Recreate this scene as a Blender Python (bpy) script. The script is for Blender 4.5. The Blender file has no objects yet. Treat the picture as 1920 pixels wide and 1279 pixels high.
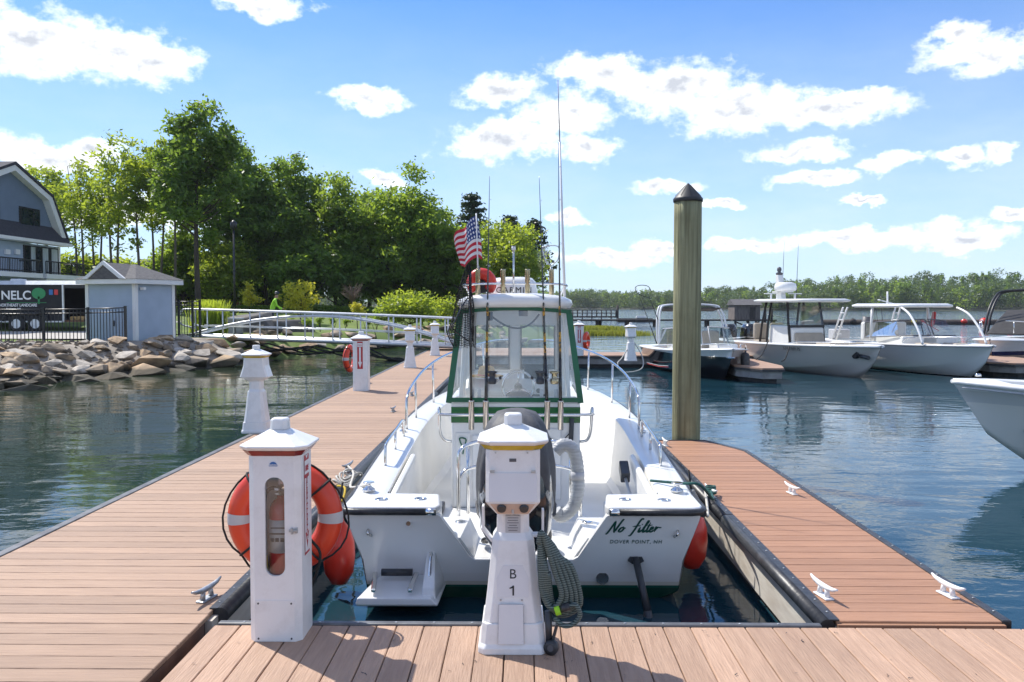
import bpy, bmesh, math, random
import numpy as np
from mathutils import Vector, Matrix, noise as mnoise
random.seed(7); RNG = np.random.default_rng(7)
R = math.radians; PI = math.pi
scene = bpy.context.scene
COL = scene.collection

# ------------------------------------------------------------------ camera
F_PX, CXP, CYP = 1630.0, 960.0, 639.5
PITCH, YAW, CAM_Z = R(2.37), R(0.7), 1.71
cam_d = bpy.data.cameras.new('camera'); cam = bpy.data.objects.new('camera', cam_d); COL.objects.link(cam)
cam_d.sensor_width = 36; cam_d.lens = 36*F_PX/1920; cam_d.clip_end = 6000; cam_d.clip_start = 0.05
cam.location = (0, 0, CAM_Z); cam.rotation_euler = (PI/2-PITCH, 0, YAW)
scene.camera = cam

def ray(px, py):
    u = (px-CXP)/F_PX; v = (CYP-py)/F_PX
    cp, sp = math.cos(PITCH), math.sin(PITCH)
    y = cp+v*sp; z = -sp+v*cp; c, s = math.cos(YAW), math.sin(YAW)
    return (u*c-y*s, u*s+y*c, z)
def gnd(px, py, z=0.0):            # where a line of sight meets a level plane
    r = ray(px, py); t = (z-CAM_Z)/r[2]; return Vector((r[0]*t, r[1]*t, z))
def at(px, py, Y):                 # where it meets a given distance
    r = ray(px, py); t = Y/r[1]; return Vector((r[0]*t, Y, CAM_Z+r[2]*t))

# ------------------------------------------------------------------ light
SUN_EL = R(52); SUN_DIR = Vector((-0.62, 0.56, 0)).normalized()     # towards the sun (level part)
sun_vec = Vector((SUN_DIR.x*math.cos(SUN_EL), SUN_DIR.y*math.cos(SUN_EL), math.sin(SUN_EL)))
sd = bpy.data.lights.new('sun', 'SUN'); sun = bpy.data.objects.new('sun', sd); COL.objects.link(sun)
sd.energy = 2.2; sd.angle = R(0.53); sd.color = (1.0, 0.955, 0.88)
sun.rotation_euler = (-sun_vec).to_track_quat('-Z', 'Y').to_euler(); sun.location = (-20, 20, 40)
scene.view_settings.view_transform = 'Standard'; scene.view_settings.look = 'None'
scene.view_settings.exposure = 1.42; scene.view_settings.gamma = 1.0

world = bpy.data.worlds.new('World'); scene.world = world; world.use_nodes = True
def build_world():
    nt = world.node_tree; N = nt.nodes; L = nt.links; N.clear()
    out = N.new('ShaderNodeOutputWorld'); bg = N.new('ShaderNodeBackground')
    bg.inputs[1].default_value = 0.112; L.new(bg.outputs[0], out.inputs[0])
    sky = N.new('ShaderNodeTexSky'); sky.sky_type = 'NISHITA'; sky.sun_disc = False
    sky.sun_elevation = SUN_EL; sky.sun_rotation = math.atan2(SUN_DIR.x, SUN_DIR.y)
    sky.altitude = 0; sky.air_density = 1.0; sky.dust_density = 0.0; sky.ozone_density = 3.0
    def mth(op, a, b=None, c=None, clamp=False):
        n = N.new('ShaderNodeMath'); n.operation = op; n.use_clamp = clamp
        for i, v in enumerate((a, b, c)):
            if v is None: continue
            if isinstance(v, (int, float)): n.inputs[i].default_value = v
            else: L.new(v, n.inputs[i])
        return n.outputs[0]
    tc = N.new('ShaderNodeTexCoord'); sep = N.new('ShaderNodeSeparateXYZ'); L.new(tc.outputs['Generated'], sep.inputs[0])
    az = mth('ARCTAN2', sep.outputs[0], sep.outputs[1]); el = mth('ARCSINE', sep.outputs[2])
    comb = N.new('ShaderNodeCombineXYZ'); L.new(az, comb.inputs[0]); L.new(el, comb.inputs[1])
    def noise(scale, detail, rough, vec, yscale=1.35, off=0.0):
        mp = N.new('ShaderNodeMapping'); mp.inputs['Scale'].default_value = (1, yscale, 1); mp.inputs['Location'].default_value = (off, off*.7, off)
        L.new(vec, mp.inputs[0])
        n = N.new('ShaderNodeTexNoise'); n.inputs['Scale'].default_value = scale; n.inputs['Detail'].default_value = detail
        n.inputs['Roughness'].default_value = rough; L.new(mp.outputs[0], n.inputs['Vector']); return n
    nw = noise(16, 5, 0.6, comb.outputs[0])
    ctr = N.new('ShaderNodeVectorMath'); ctr.operation = 'SUBTRACT'; L.new(nw.outputs['Color'], ctr.inputs[0]); ctr.inputs[1].default_value = (.5, .5, .5)
    scl = N.new('ShaderNodeVectorMath'); scl.operation = 'MULTIPLY'; L.new(ctr.outputs[0], scl.inputs[0]); scl.inputs[1].default_value = (.075, .05, 0)
    add = N.new('ShaderNodeVectorMath'); add.operation = 'ADD'; L.new(comb.outputs[0], add.inputs[0]); L.new(scl.outputs[0], add.inputs[1])
    wv = add.outputs[0]
    # cumulus banks: centre and half size, given in pixels of the view and turned into sky angles
    banks = [(60,70,105,58),(190,95,150,50),(275,120,95,42),(495,5,95,26),(95,292,120,36),(175,280,60,26),(690,190,80,21),
             (940,172,92,34),(955,262,130,44),(1060,215,100,42),(1100,275,75,32),(1140,140,120,36),(1265,165,150,52),(1390,205,130,52),(1560,205,150,36),(1620,185,70,22),
             (1500,290,95,21),(1525,336,85,14),(1665,305,45,17),(1785,297,60,17),(1868,284,42,15),(1840,95,110,28),(1790,70,60,22),
             (1250,350,70,19),(1600,445,150,20),(1790,440,100,26),(1395,463,90,14),(1150,485,110,20),(1060,405,45,18),(1900,402,35,13),(1625,369,40,8),(1345,388,40,9),(720,330,45,16),
             (1240,470,60,20),(200,395,170,40),(350,400,120,40)]
    m = None; sh = None
    for (cx, cy, rx, ry) in banks:
        r = ray(cx, cy); ln = math.sqrt(sum(q*q for q in r)); a = math.atan2(r[0], r[1]); e = math.asin(r[2]/ln)
        s = N.new('ShaderNodeVectorMath'); s.operation = 'SUBTRACT'; L.new(wv, s.inputs[0]); s.inputs[1].default_value = (a, e, 0)
        k = N.new('ShaderNodeVectorMath'); k.operation = 'MULTIPLY'; L.new(s.outputs[0], k.inputs[0]); k.inputs[1].default_value = (F_PX/rx, F_PX/ry, 0)
        d = N.new('ShaderNodeVectorMath'); d.operation = 'LENGTH'; L.new(k.outputs[0], d.inputs[0])
        v = mth('SUBTRACT', 1.0, d.outputs['Value'])
        m = v if m is None else mth('MAXIMUM', m, v)
    # unseen sky outside the view: extra cumulus, denser than in view, added to brighten shade
    n2 = noise(3.2, 7, 0.55, comb.outputs[0], 2.2, 3.7)
    gen = mth('MULTIPLY', mth('SUBTRACT', n2.outputs[0], 0.50), 4.0)
    aa = mth('ABSOLUTE', az); far = mth('MULTIPLY', mth('SUBTRACT', mth('MAXIMUM', mth('MULTIPLY', aa, 1.0), mth('MULTIPLY', el, 1.55)), 0.62), 8.0, clamp=True)
    gen = mth('SUBTRACT', mth('MULTIPLY', mth('ADD', gen, 1.0), far), 1.0)
    m = mth('MAXIMUM', m, gen)
    n3 = noise(38, 8, 0.62, comb.outputs[0])
    dens = mth('ADD', m, mth('MULTIPLY', mth('SUBTRACT', n3.outputs[0], 0.5), 1.75))
    mr = N.new('ShaderNodeMapRange'); mr.interpolation_type = 'SMOOTHSTEP'; L.new(dens, mr.inputs[0])
    mr.inputs[1].default_value = -0.08; mr.inputs[2].default_value = 0.70
    # thin milky haze towards the horizon
    hz = N.new('ShaderNodeMapRange'); L.new(el, hz.inputs[0]); hz.inputs[1].default_value = 0.36; hz.inputs[2].default_value = -0.02; hz.inputs[3].default_value = 0.0; hz.inputs[4].default_value = 0.88
    n4 = noise(9, 6, 0.6, comb.outputs[0], 3.0, 1.3)
    hzz = mth('MULTIPLY', hz.outputs[0], mth('ADD', 0.62, mth('MULTIPLY', n4.outputs[0], 0.75)))
    tint = N.new('ShaderNodeMix'); tint.data_type = 'RGBA'; tint.blend_type = 'MULTIPLY'; tint.inputs[0].default_value = 1.0
    L.new(sky.outputs[0], tint.inputs[6]); tint.inputs[7].default_value = SKY_TINT
    mx0 = N.new('ShaderNodeMix'); mx0.data_type = 'RGBA'; L.new(hzz, mx0.inputs[0]); L.new(tint.outputs[2], mx0.inputs[6]); mx0.inputs[7].default_value = (2.85, 3.35, 3.95, 1)
    n5 = noise(22, 6, 0.55, comb.outputs[0], 1.6, 9.1)
    cr = N.new('ShaderNodeMapRange'); L.new(mth('ADD', dens, mth('MULTIPLY', n5.outputs[0], 0.9)), cr.inputs[0]); cr.inputs[1].default_value = 1.5; cr.inputs[2].default_value = 0.55
    cc = N.new('ShaderNodeMix'); cc.data_type = 'RGBA'; L.new(cr.outputs[0], cc.inputs[0]); cc.inputs[6].default_value = (2.35, 2.5, 2.8, 1); cc.inputs[7].default_value = (6.2, 6.2, 6.1, 1)
    mx = N.new('ShaderNodeMix'); mx.data_type = 'RGBA'; L.new(mr.outputs[0], mx.inputs[0]); L.new(mx0.outputs[2], mx.inputs[6]); L.new(cc.outputs[2], mx.inputs[7])
    L.new(mx.outputs[2], bg.inputs[0])
SKY_TINT = (0.245, 0.405, 0.60, 1)
build_world()

# ------------------------------------------------------------------ materials
MAT = {}
def nodes_of(name):
    m = bpy.data.materials.new(name); m.use_nodes = True; MAT[name] = m
    nt = m.node_tree; return m, nt, nt.nodes, nt.links, nt.nodes['Principled BSDF']
def mat(name, c, c2=None, rough=0.5, metal=0.0, scale=8.0, stretch=(1,1,1), bump=0.0, bscale=None, var=0.0, coat=0.0, spec=0.5, detail=5, lo=.35, hi=.65, stain=None, wet=None):
    """procedural: two-tone noise colour, noise relief, a small change of tone from piece to piece"""
    m, nt, N, L, b = nodes_of(name)
    c = tuple(c)+(1,); c2 = tuple(c2)+(1,) if c2 else tuple(min(1, q*0.9) for q in c[:3])+(1,)
    tc = N.new('ShaderNodeTexCoord'); mp = N.new('ShaderNodeMapping'); mp.inputs['Scale'].default_value = stretch
    L.new(tc.outputs['Object'], mp.inputs[0])
    oi = N.new('ShaderNodeObjectInfo')
    sc = N.new('ShaderNodeVectorMath'); sc.operation = 'ADD'; L.new(mp.outputs[0], sc.inputs[0])
    cb = N.new('ShaderNodeMath'); cb.operation = 'MULTIPLY'; L.new(oi.outputs['Random'], cb.inputs[0]); cb.inputs[1].default_value = 37.0
    L.new(cb.outputs[0], sc.inputs[1])
    nz = N.new('ShaderNodeTexNoise'); nz.inputs['Scale'].default_value = scale; nz.inputs['Detail'].default_value = detail; L.new(sc.outputs[0], nz.inputs['Vector'])
    mr = N.new('ShaderNodeMapRange'); L.new(nz.outputs[0], mr.inputs[0]); mr.inputs[1].default_value = lo; mr.inputs[2].default_value = hi
    mx = N.new('ShaderNodeMix'); mx.data_type = 'RGBA'; L.new(mr.outputs[0], mx.inputs[0]); mx.inputs[6].default_value = c; mx.inputs[7].default_value = c2
    col = mx.outputs[2]
    if wet is not None:      # tide band: weed and wet stone below this level
        gw_ = N.new('ShaderNodeNewGeometry'); sw_ = N.new('ShaderNodeSeparateXYZ'); L.new(gw_.outputs['Position'], sw_.inputs[0]); nw_ = N.new('ShaderNodeTexNoise'); nw_.inputs['Scale'].default_value = 1.3; nw_.inputs['Detail'].default_value = 5; L.new(gw_.outputs['Position'], nw_.inputs['Vector'])
        aw = N.new('ShaderNodeMath'); aw.operation = 'MULTIPLY_ADD'; L.new(nw_.outputs[0], aw.inputs[0]); aw.inputs[1].default_value = -.35; L.new(sw_.outputs[2], aw.inputs[2]); rw_ = N.new('ShaderNodeMapRange'); L.new(aw.outputs[0], rw_.inputs[0]); rw_.inputs[1].default_value = wet-.10; rw_.inputs[2].default_value = wet+.02; rw_.inputs[3].default_value = .88; rw_.inputs[4].default_value = 0
        mw = N.new('ShaderNodeMix'); mw.data_type = 'RGBA'; L.new(rw_.outputs[0], mw.inputs[0]); L.new(col, mw.inputs[6]); mw.inputs[7].default_value = (.035,.034,.022,1); col = mw.outputs[2]
    if stain:
        sc_, col_, amt = stain; ge = N.new('ShaderNodeNewGeometry'); ns = N.new('ShaderNodeTexNoise'); ns.inputs['Scale'].default_value = sc_; ns.inputs['Detail'].default_value = 9; ns.inputs['Roughness'].default_value = .68
        L.new(ge.outputs['Position'], ns.inputs['Vector']); ms = N.new('ShaderNodeMapRange'); L.new(ns.outputs[0], ms.inputs[0]); ms.inputs[1].default_value = .48; ms.inputs[2].default_value = .78; ms.inputs[4].default_value = amt
        mz = N.new('ShaderNodeMix'); mz.data_type = 'RGBA'; L.new(ms.outputs[0], mz.inputs[0]); L.new(col, mz.inputs[6]); mz.inputs[7].default_value = tuple(col_)+(1,); col = mz.outputs[2]
    if var:
        hs = N.new('ShaderNodeHueSaturation'); v = N.new('ShaderNodeMapRange'); L.new(oi.outputs['Random'], v.inputs[0]); v.inputs[3].default_value = 1-var; v.inputs[4].default_value = 1+var
        L.new(v.outputs[0], hs.inputs['Value']); L.new(col, hs.inputs['Color']); col = hs.outputs[0]
    L.new(col, b.inputs['Base Color']); b.inputs['Roughness'].default_value = rough; b.inputs['Metallic'].default_value = metal
    b.inputs['Specular IOR Level'].default_value = spec; b.inputs['Coat Weight'].default_value = coat; b.inputs['Coat Roughness'].default_value = 0.08
    if bump:
        nb = N.new('ShaderNodeTexNoise'); nb.inputs['Scale'].default_value = bscale or scale*2; nb.inputs['Detail'].default_value = 6; L.new(sc.outputs[0], nb.inputs['Vector'])
        bp = N.new('ShaderNodeBump'); bp.inputs['Strength'].default_value = bump; bp.inputs['Distance'].default_value = 0.02; L.new(nb.outputs[0], bp.inputs['Height']); L.new(bp.outputs[0], b.inputs['Normal'])
    return m
def zband(name, bands, rough=0.3, coat=0.3, dirt=0.0, dirtcol=(.4,.36,.26)):
    """painted bands by height on the object: [(z_from, colour), ...] ascending"""
    m, nt, N, L, b = nodes_of(name)
    tc = N.new('ShaderNodeTexCoord'); sp = N.new('ShaderNodeSeparateXYZ'); L.new(tc.outputs['Object'], sp.inputs[0])
    cur = None
    for i, (z, c) in enumerate(bands):
        if i == 0: prev = tuple(c)+(1,); continue
        g = N.new('ShaderNodeMath'); g.operation = 'GREATER_THAN'; L.new(sp.outputs[2], g.inputs[0]); g.inputs[1].default_value = z
        mx = N.new('ShaderNodeMix'); mx.data_type = 'RGBA'; L.new(g.outputs[0], mx.inputs[0])
        if cur is None: mx.inputs[6].default_value = prev
        else: L.new(cur, mx.inputs[6])
        mx.inputs[7].default_value = tuple(c)+(1,); cur = mx.outputs[2]
    if dirt:
        nz = N.new('ShaderNodeTexNoise'); nz.inputs['Scale'].default_value = 3; nz.inputs['Detail'].default_value = 8; L.new(tc.outputs['Object'], nz.inputs['Vector'])
        mr = N.new('ShaderNodeMapRange'); L.new(nz.outputs[0], mr.inputs[0]); mr.inputs[1].default_value = .5; mr.inputs[2].default_value = .8; mr.inputs[4].default_value = dirt
        mx = N.new('ShaderNodeMix'); mx.data_type = 'RGBA'; L.new(mr.outputs[0], mx.inputs[0]); L.new(cur, mx.inputs[6]); mx.inputs[7].default_value = tuple(dirtcol)+(1,); cur = mx.outputs[2]
    L.new(cur, b.inputs['Base Color']); b.inputs['Roughness'].default_value = rough; b.inputs['Coat Weight'].default_value = coat
    return m
def thin(name, tint=(.95,.97,.97), clear=0.86, rough=0.03, film=(.8,.82,.82), filmw=0.35):
    """thin clear sheet: mostly lets light through, a little gloss, a little milky film"""
    m = bpy.data.materials.new(name); m.use_nodes = True; MAT[name] = m; nt = m.node_tree; N = nt.nodes; L = nt.links; N.clear()
    o = N.new('ShaderNodeOutputMaterial'); t = N.new('ShaderNodeBsdfTransparent'); t.inputs[0].default_value = tuple(tint)+(1,)
    g = N.new('ShaderNodeBsdfGlossy'); g.inputs['Roughness'].default_value = rough; d = N.new('ShaderNodeBsdfDiffuse'); d.inputs[0].default_value = tuple(film)+(1,)
    a = N.new('ShaderNodeMixShader'); a.inputs[0].default_value = filmw; L.new(g.outputs[0], a.inputs[1]); L.new(d.outputs[0], a.inputs[2])
    nz = N.new('ShaderNodeTexNoise'); nz.inputs['Scale'].default_value = 3.0
    tcn = N.new('ShaderNodeTexCoord'); L.new(tcn.outputs['Object'], nz.inputs['Vector'])
    mr = N.new('ShaderNodeMapRange'); L.new(nz.outputs[0], mr.inputs[0]); mr.inputs[3].default_value = (1-clear)*.5; mr.inputs[4].default_value = (1-clear)*1.6
    lw = N.new('ShaderNodeLayerWeight'); lw.inputs[0].default_value = .25; ad = N.new('ShaderNodeMath'); ad.operation = 'MULTIPLY_ADD'; ad.use_clamp = True
    L.new(lw.outputs['Fresnel'], ad.inputs[0]); ad.inputs[1].default_value = .6; L.new(mr.outputs[0], ad.inputs[2])
    mx = N.new('ShaderNodeMixShader'); L.new(ad.outputs[0], mx.inputs[0]); L.new(t.outputs[0], mx.inputs[1]); L.new(a.outputs[0], mx.inputs[2]); L.new(mx.outputs[0], o.inputs[0]); return m
def leaf(name, c, c2, tr=(.30,.42,.04), tw=0.42, sc=0.35):
    m = bpy.data.materials.new(name); m.use_nodes = True; MAT[name] = m; nt = m.node_tree; N = nt.nodes; L = nt.links; N.clear()
    o = N.new('ShaderNodeOutputMaterial'); b = N.new('ShaderNodeBsdfPrincipled'); b.inputs['Roughness'].default_value = .45
    tc = N.new('ShaderNodeTexCoord'); nz = N.new('ShaderNodeTexNoise'); nz.inputs['Scale'].default_value = sc; nz.inputs['Detail'].default_value = 4; L.new(tc.outputs['Object'], nz.inputs['Vector'])
    ge = N.new('ShaderNodeNewGeometry'); oi = N.new('ShaderNodeObjectInfo')
    mx = N.new('ShaderNodeMix'); mx.data_type = 'RGBA'; mx.inputs[6].default_value = tuple(c)+(1,); mx.inputs[7].default_value = tuple(c2)+(1,)
    ad = N.new('ShaderNodeMath'); ad.operation = 'MULTIPLY_ADD'; L.new(ge.outputs['Random Per Island'], ad.inputs[0]); ad.inputs[1].default_value = .5; L.new(nz.outputs[0], ad.inputs[2])
    mr = N.new('ShaderNodeMapRange'); L.new(ad.outputs[0], mr.inputs[0]); mr.inputs[1].default_value = .45; mr.inputs[2].default_value = 1.0; L.new(mr.outputs[0], mx.inputs[0])
    hs = N.new('ShaderNodeHueSaturation'); v = N.new('ShaderNodeMapRange'); L.new(oi.outputs['Random'], v.inputs[0]); v.inputs[3].default_value = .82; v.inputs[4].default_value = 1.18
    L.new(v.outputs[0], hs.inputs['Value']); L.new(mx.outputs[2], hs.inputs['Color']); L.new(hs.outputs[0], b.inputs['Base Color'])
    t = N.new('ShaderNodeBsdfTranslucent'); t.inputs[0].default_value = tuple(tr)+(1,)
    ms = N.new('ShaderNodeMixShader'); ms.inputs[0].default_value = tw; L.new(b.outputs[0], ms.inputs[1]); L.new(t.outputs[0], ms.inputs[2]); L.new(ms.outputs[0], o.inputs[0]); return m

mat('plank', (.41,.265,.185), (.34,.22,.155), rough=.72, scale=2.2, stretch=(1,1,1), var=.10, bump=.25, bscale=60)
mat('plank_x', (.405,.265,.178), (.345,.222,.148), rough=.7, scale=9, stretch=(.35,4.5,1), var=.13, bump=.35, bscale=22, detail=8, stain=(1.1,(.30,.20,.15),.45))
mat('plank_y', (.46,.298,.203), (.385,.242,.162), rough=.7, scale=9, stretch=(4.5,.35,1), var=.13, bump=.35, bscale=22, detail=8, stain=(1.7,(.27,.18,.13),.45))
mat('plank_red', (.40,.212,.124), (.34,.175,.10), rough=.62, scale=9, stretch=(.35,4.5,1), var=.10, bump=.3, bscale=22, detail=8, stain=(1.3,(.30,.17,.11),.4))
mat('dock_frame', (.20,.12,.085), (.13,.08,.06), rough=.8, scale=5, bump=.3)
mat('fascia_white', (.62,.58,.51), (.45,.39,.32), rough=.7, scale=4, stretch=(1,.5,2), bump=.2)
mat('fascia_grey', (.34,.33,.31), (.22,.21,.2), rough=.7, scale=4, bump=.2)
mat('float_black', (.02,.02,.022), (.045,.045,.04), rough=.6, scale=6, bump=.2)
mat('rubber', (.022,.023,.026), (.05,.05,.052), rough=.42, scale=14, bump=.12)
mat('edge_strip', (.16,.165,.17), (.09,.09,.095), rough=.5, metal=.3, scale=8)
mat('galv', (.52,.53,.53), (.36,.37,.38), rough=.42, metal=.75, scale=18, bump=.15)
mat('steel', (.78,.78,.77), (.66,.66,.65), rough=.12, metal=1.0, scale=4)
mat('alu', (.66,.68,.70), (.55,.57,.59), rough=.42, metal=.45, scale=4)
mat('gel', (.82,.82,.805), (.77,.77,.75), rough=.28, coat=.35, scale=1.6, stain=(3.5,(.58,.54,.47),.22))
mat('gel_liner', (.82,.81,.77), (.75,.735,.69), rough=.4, coat=.15, scale=2.2)
mat('nonskid', (.70,.70,.68), (.62,.62,.6), rough=.7, scale=60, bump=.4, bscale=140)
mat('ped_white', (.82,.815,.805), (.76,.755,.74), rough=.36, coat=.2, scale=3, lo=.3, hi=.8, stain=(9.0,(.50,.46,.42),.35))
mat('ped_panel', (.74,.74,.75), (.70,.70,.71), rough=.4, scale=3)
mat('lens_amber', (.62,.46,.04), (.48,.34,.02), rough=.25, scale=9)
mat('lens_red', (.28,.03,.025), (.18,.02,.02), rough=.25, scale=9)
mat('beige', (.62,.47,.38), (.55,.41,.33), rough=.4, scale=5)
mat('ink', (.012,.012,.014), rough=.5)
mat('ink_grey', (.10,.10,.11), rough=.5)
mat('label_grey', (.52,.52,.53), (.45,.45,.46), rough=.5)
mat('white', (.80,.80,.80), (.74,.74,.74), rough=.45)
mat('sticker_red', (.46,.02,.03), (.40,.02,.03), rough=.4)
mat('sticker_blue', (.04,.16,.42), rough=.4)
mat('ring_orange', (.72,.055,.012), (.60,.04,.01), rough=.38, scale=5, coat=.2)
mat('buoy_red', (.70,.04,.02), (.58,.03,.015), rough=.35, scale=5, coat=.3)
mat('rope_black', (.02,.02,.02), rough=.8)
mat('rope_white', (.62,.6,.55), (.45,.43,.38), rough=.9, scale=60)
mat('rope_yellow', (.55,.38,.04), rough=.9, scale=60)
mat('rope_green', (.015,.11,.095), (.02,.06,.055), rough=.85, scale=50)
mat('ext_red', (.42,.02,.02), (.35,.015,.015), rough=.25, coat=.4)
mat('green_vinyl', (.005,.125,.055), (.004,.10,.045), rough=.35, scale=3)
mat('green_paint', (.004,.13,.03), (.003,.11,.025), rough=.25, coat=.4)
mat('green_ink', (.012,.075,.055), rough=.4)
mat('cover_black', (.055,.056,.06), (.10,.10,.105), rough=.62, scale=5, bump=.35, bscale=26)
mat('motor_black', (.012,.012,.014), (.02,.02,.022), rough=.12, coat=.8)
mat('hose_grey', (.52,.53,.53), (.38,.39,.39), rough=.35, scale=9, stretch=(1,1,6), bump=.5, bscale=20)
mat('net_black', (.015,.015,.015), rough=.8)
mat('rod_black', (.012,.012,.013), rough=.25, coat=.5)
mat('rod_gold', (.55,.30,.03), (.05,.03,.01), rough=.3, scale=40, lo=.45, hi=.55)
mat('holder_steel', (.62,.56,.50), (.5,.45,.40), rough=.18, metal=1.0)
mat('holder_gold', (.55,.47,.30), (.42,.36,.22), rough=.25, metal=.9)
mat('straw', (.62,.42,.18), (.45,.28,.10), rough=.8, scale=40, bump=.4)
mat('dash_dark', (.05,.055,.06), (.03,.03,.035), rough=.35)
mat('screen', (.02,.025,.03), rough=.08)
mat('pile_wood', (.33,.325,.185), (.18,.17,.09), rough=.85, scale=6, stretch=(4,4,.16), bump=1.0, bscale=10, detail=10, lo=.38, hi=.66, stain=(2.2,(.14,.13,.06),.6), wet=-.2)
mat('pile_cap', (.02,.021,.023), (.035,.035,.038), rough=.5, scale=9)
mat('rock', (.42,.32,.215), (.17,.145,.115), rough=.9, scale=1.6, var=.45, bump=.9, bscale=5, detail=9, wet=-.34)
mat('rock_pale', (.55,.49,.41), (.33,.29,.24), rough=.9, scale=2.2, var=.2, bump=.9, bscale=6, detail=9, wet=-.34)
mat('rock_tan', (.48,.34,.20), (.24,.17,.11), rough=.9, scale=1.8, var=.3, bump=.9, bscale=5, detail=9, wet=-.34)
mat('rock_dark', (.13,.12,.11), (.07,.065,.06), rough=.85, scale=1.6, var=.2, bump=.9, bscale=4, detail=8)
mat('bark', (.085,.065,.05), (.045,.036,.03), rough=.9, scale=3, stretch=(1,1,.25), bump=.8, bscale=8)
mat('bark_pale', (.15,.125,.10), (.08,.066,.053), rough=.9, scale=3, stretch=(1,1,.3), bump=.6, bscale=8)
mat('twig', (.20,.14,.11), rough=.9)
mat('lawn', (.155,.205,.04), (.095,.15,.028), rough=.95, scale=.55, bump=.6, bscale=14, detail=9)
mat('driveway', (.50,.47,.42), (.40,.375,.335), rough=.9, scale=3, bump=.2)
mat('mud', (.06,.065,.035), (.04,.045,.03), rough=.9, scale=1.2, bump=.5)
mat('siding_dark', (.15,.20,.275), (.135,.18,.25), rough=.6, scale=2)
mat('siding_light', (.37,.45,.55), (.33,.405,.50), rough=.6, scale=2)
mat('trim_white', (.78,.78,.77), (.72,.72,.71), rough=.5, scale=2)
mat('shingle', (.13,.125,.125), (.085,.082,.085), rough=.9, scale=9, stretch=(1,1,3), bump=.5, bscale=18)
mat('shingle_dark', (.035,.035,.045), (.05,.05,.06), rough=.9, scale=7, bump=.5)
mat('window_dark', (.03,.042,.05), (.012,.016,.02), rough=.05, scale=1.2, spec=.8)
mat('black_metal', (.012,.013,.015), (.02,.02,.022), rough=.4, scale=8)
mat('curtain', (.45,.5,.5), (.3,.36,.36), rough=.8, scale=3, stretch=(6,1,.2))
mat('trailer_black', (.012,.013,.017), (.022,.022,.026), rough=.45, spec=.25, scale=2)
mat('trailer_inside', (.20,.10,.05), (.12,.06,.03), rough=.8, scale=2)
mat('tyre', (.02,.02,.02), rough=.8)
mat('tree_green', (.03,.26,.09), rough=.5)
mat('wood_grey', (.20,.17,.15), (.12,.10,.09), rough=.9, scale=2, stretch=(6,6,1), bump=.5)
mat('wood_dark', (.075,.062,.055), (.045,.038,.034), rough=.9, scale=3, bump=.4)
mat('hull_black', (.012,.012,.015), (.02,.02,.022), rough=.12, coat=.6)
mat('hull_navy', (.012,.02,.09), (.015,.025,.10), rough=.12, coat=.6)
mat('hull_sand', (.60,.55,.485), (.56,.51,.45), rough=.25, coat=.4, scale=1)
mat('seat_tan', (.46,.40,.32), (.40,.345,.275), rough=.55, scale=5)
mat('canvas_black', (.028,.026,.026), (.04,.038,.038), rough=.8, scale=6, bump=.3)
mat('hivis', (.35,.72,.03), (.30,.62,.03), rough=.7)
mat('trousers', (.03,.035,.05), rough=.8)
mat('skin', (.38,.22,.15), rough=.6)
mat('red_cloth', (.60,.05,.05), (.48,.04,.04), rough=.7)
mat('brick_far', (.24,.09,.05), (.18,.07,.04), rough=.9, scale=1.2)
mat('liner_black', (.012,.012,.013), (.025,.025,.026), rough=.3, scale=4, bump=.4)
zband('hull_main', [(-5,(.004,.055,.035)),(.085,(.006,.10,.065)),(.105,(.66,.64,.55)),(.135,(.78,.775,.755)),(.20,(.80,.80,.79))], rough=.25, coat=.4, dirt=.10)
thin('vinyl', clear=.84, filmw=.30)
thin('glass', clear=.93, filmw=.06)
thin('glass_smoke', tint=(.66,.72,.70), clear=.90, filmw=.1)
leaf('leaf_dark', (.050,.108,.026), (.10,.165,.034), tr=(.32,.47,.05), tw=.5, sc=.6)
leaf('leaf_mid', (.064,.132,.028), (.12,.19,.036), tr=(.40,.54,.055), tw=.53, sc=.6)
leaf('leaf_light', (.09,.155,.030), (.16,.22,.036), tr=(.50,.60,.05), tw=.55, sc=.6)
leaf('leaf_yellow', (.30,.32,.03), (.42,.38,.035), tr=(.80,.74,.06), tw=.5)
leaf('leaf_pine', (.020,.048,.022), (.032,.065,.028), tr=(.07,.10,.03), tw=.25)
leaf('leaf_far', (.036,.080,.026), (.065,.118,.032), tr=(.20,.28,.05), tw=.35, sc=.06)
leaf('reed', (.22,.25,.035), (.30,.29,.05), tr=(.45,.48,.06), tw=.35, sc=.5)
mat('bank_gravel', (.36,.31,.25), (.20,.17,.135), rough=.95, scale=2.5, bump=1.0, bscale=7, detail=9, wet=-.34)

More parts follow.
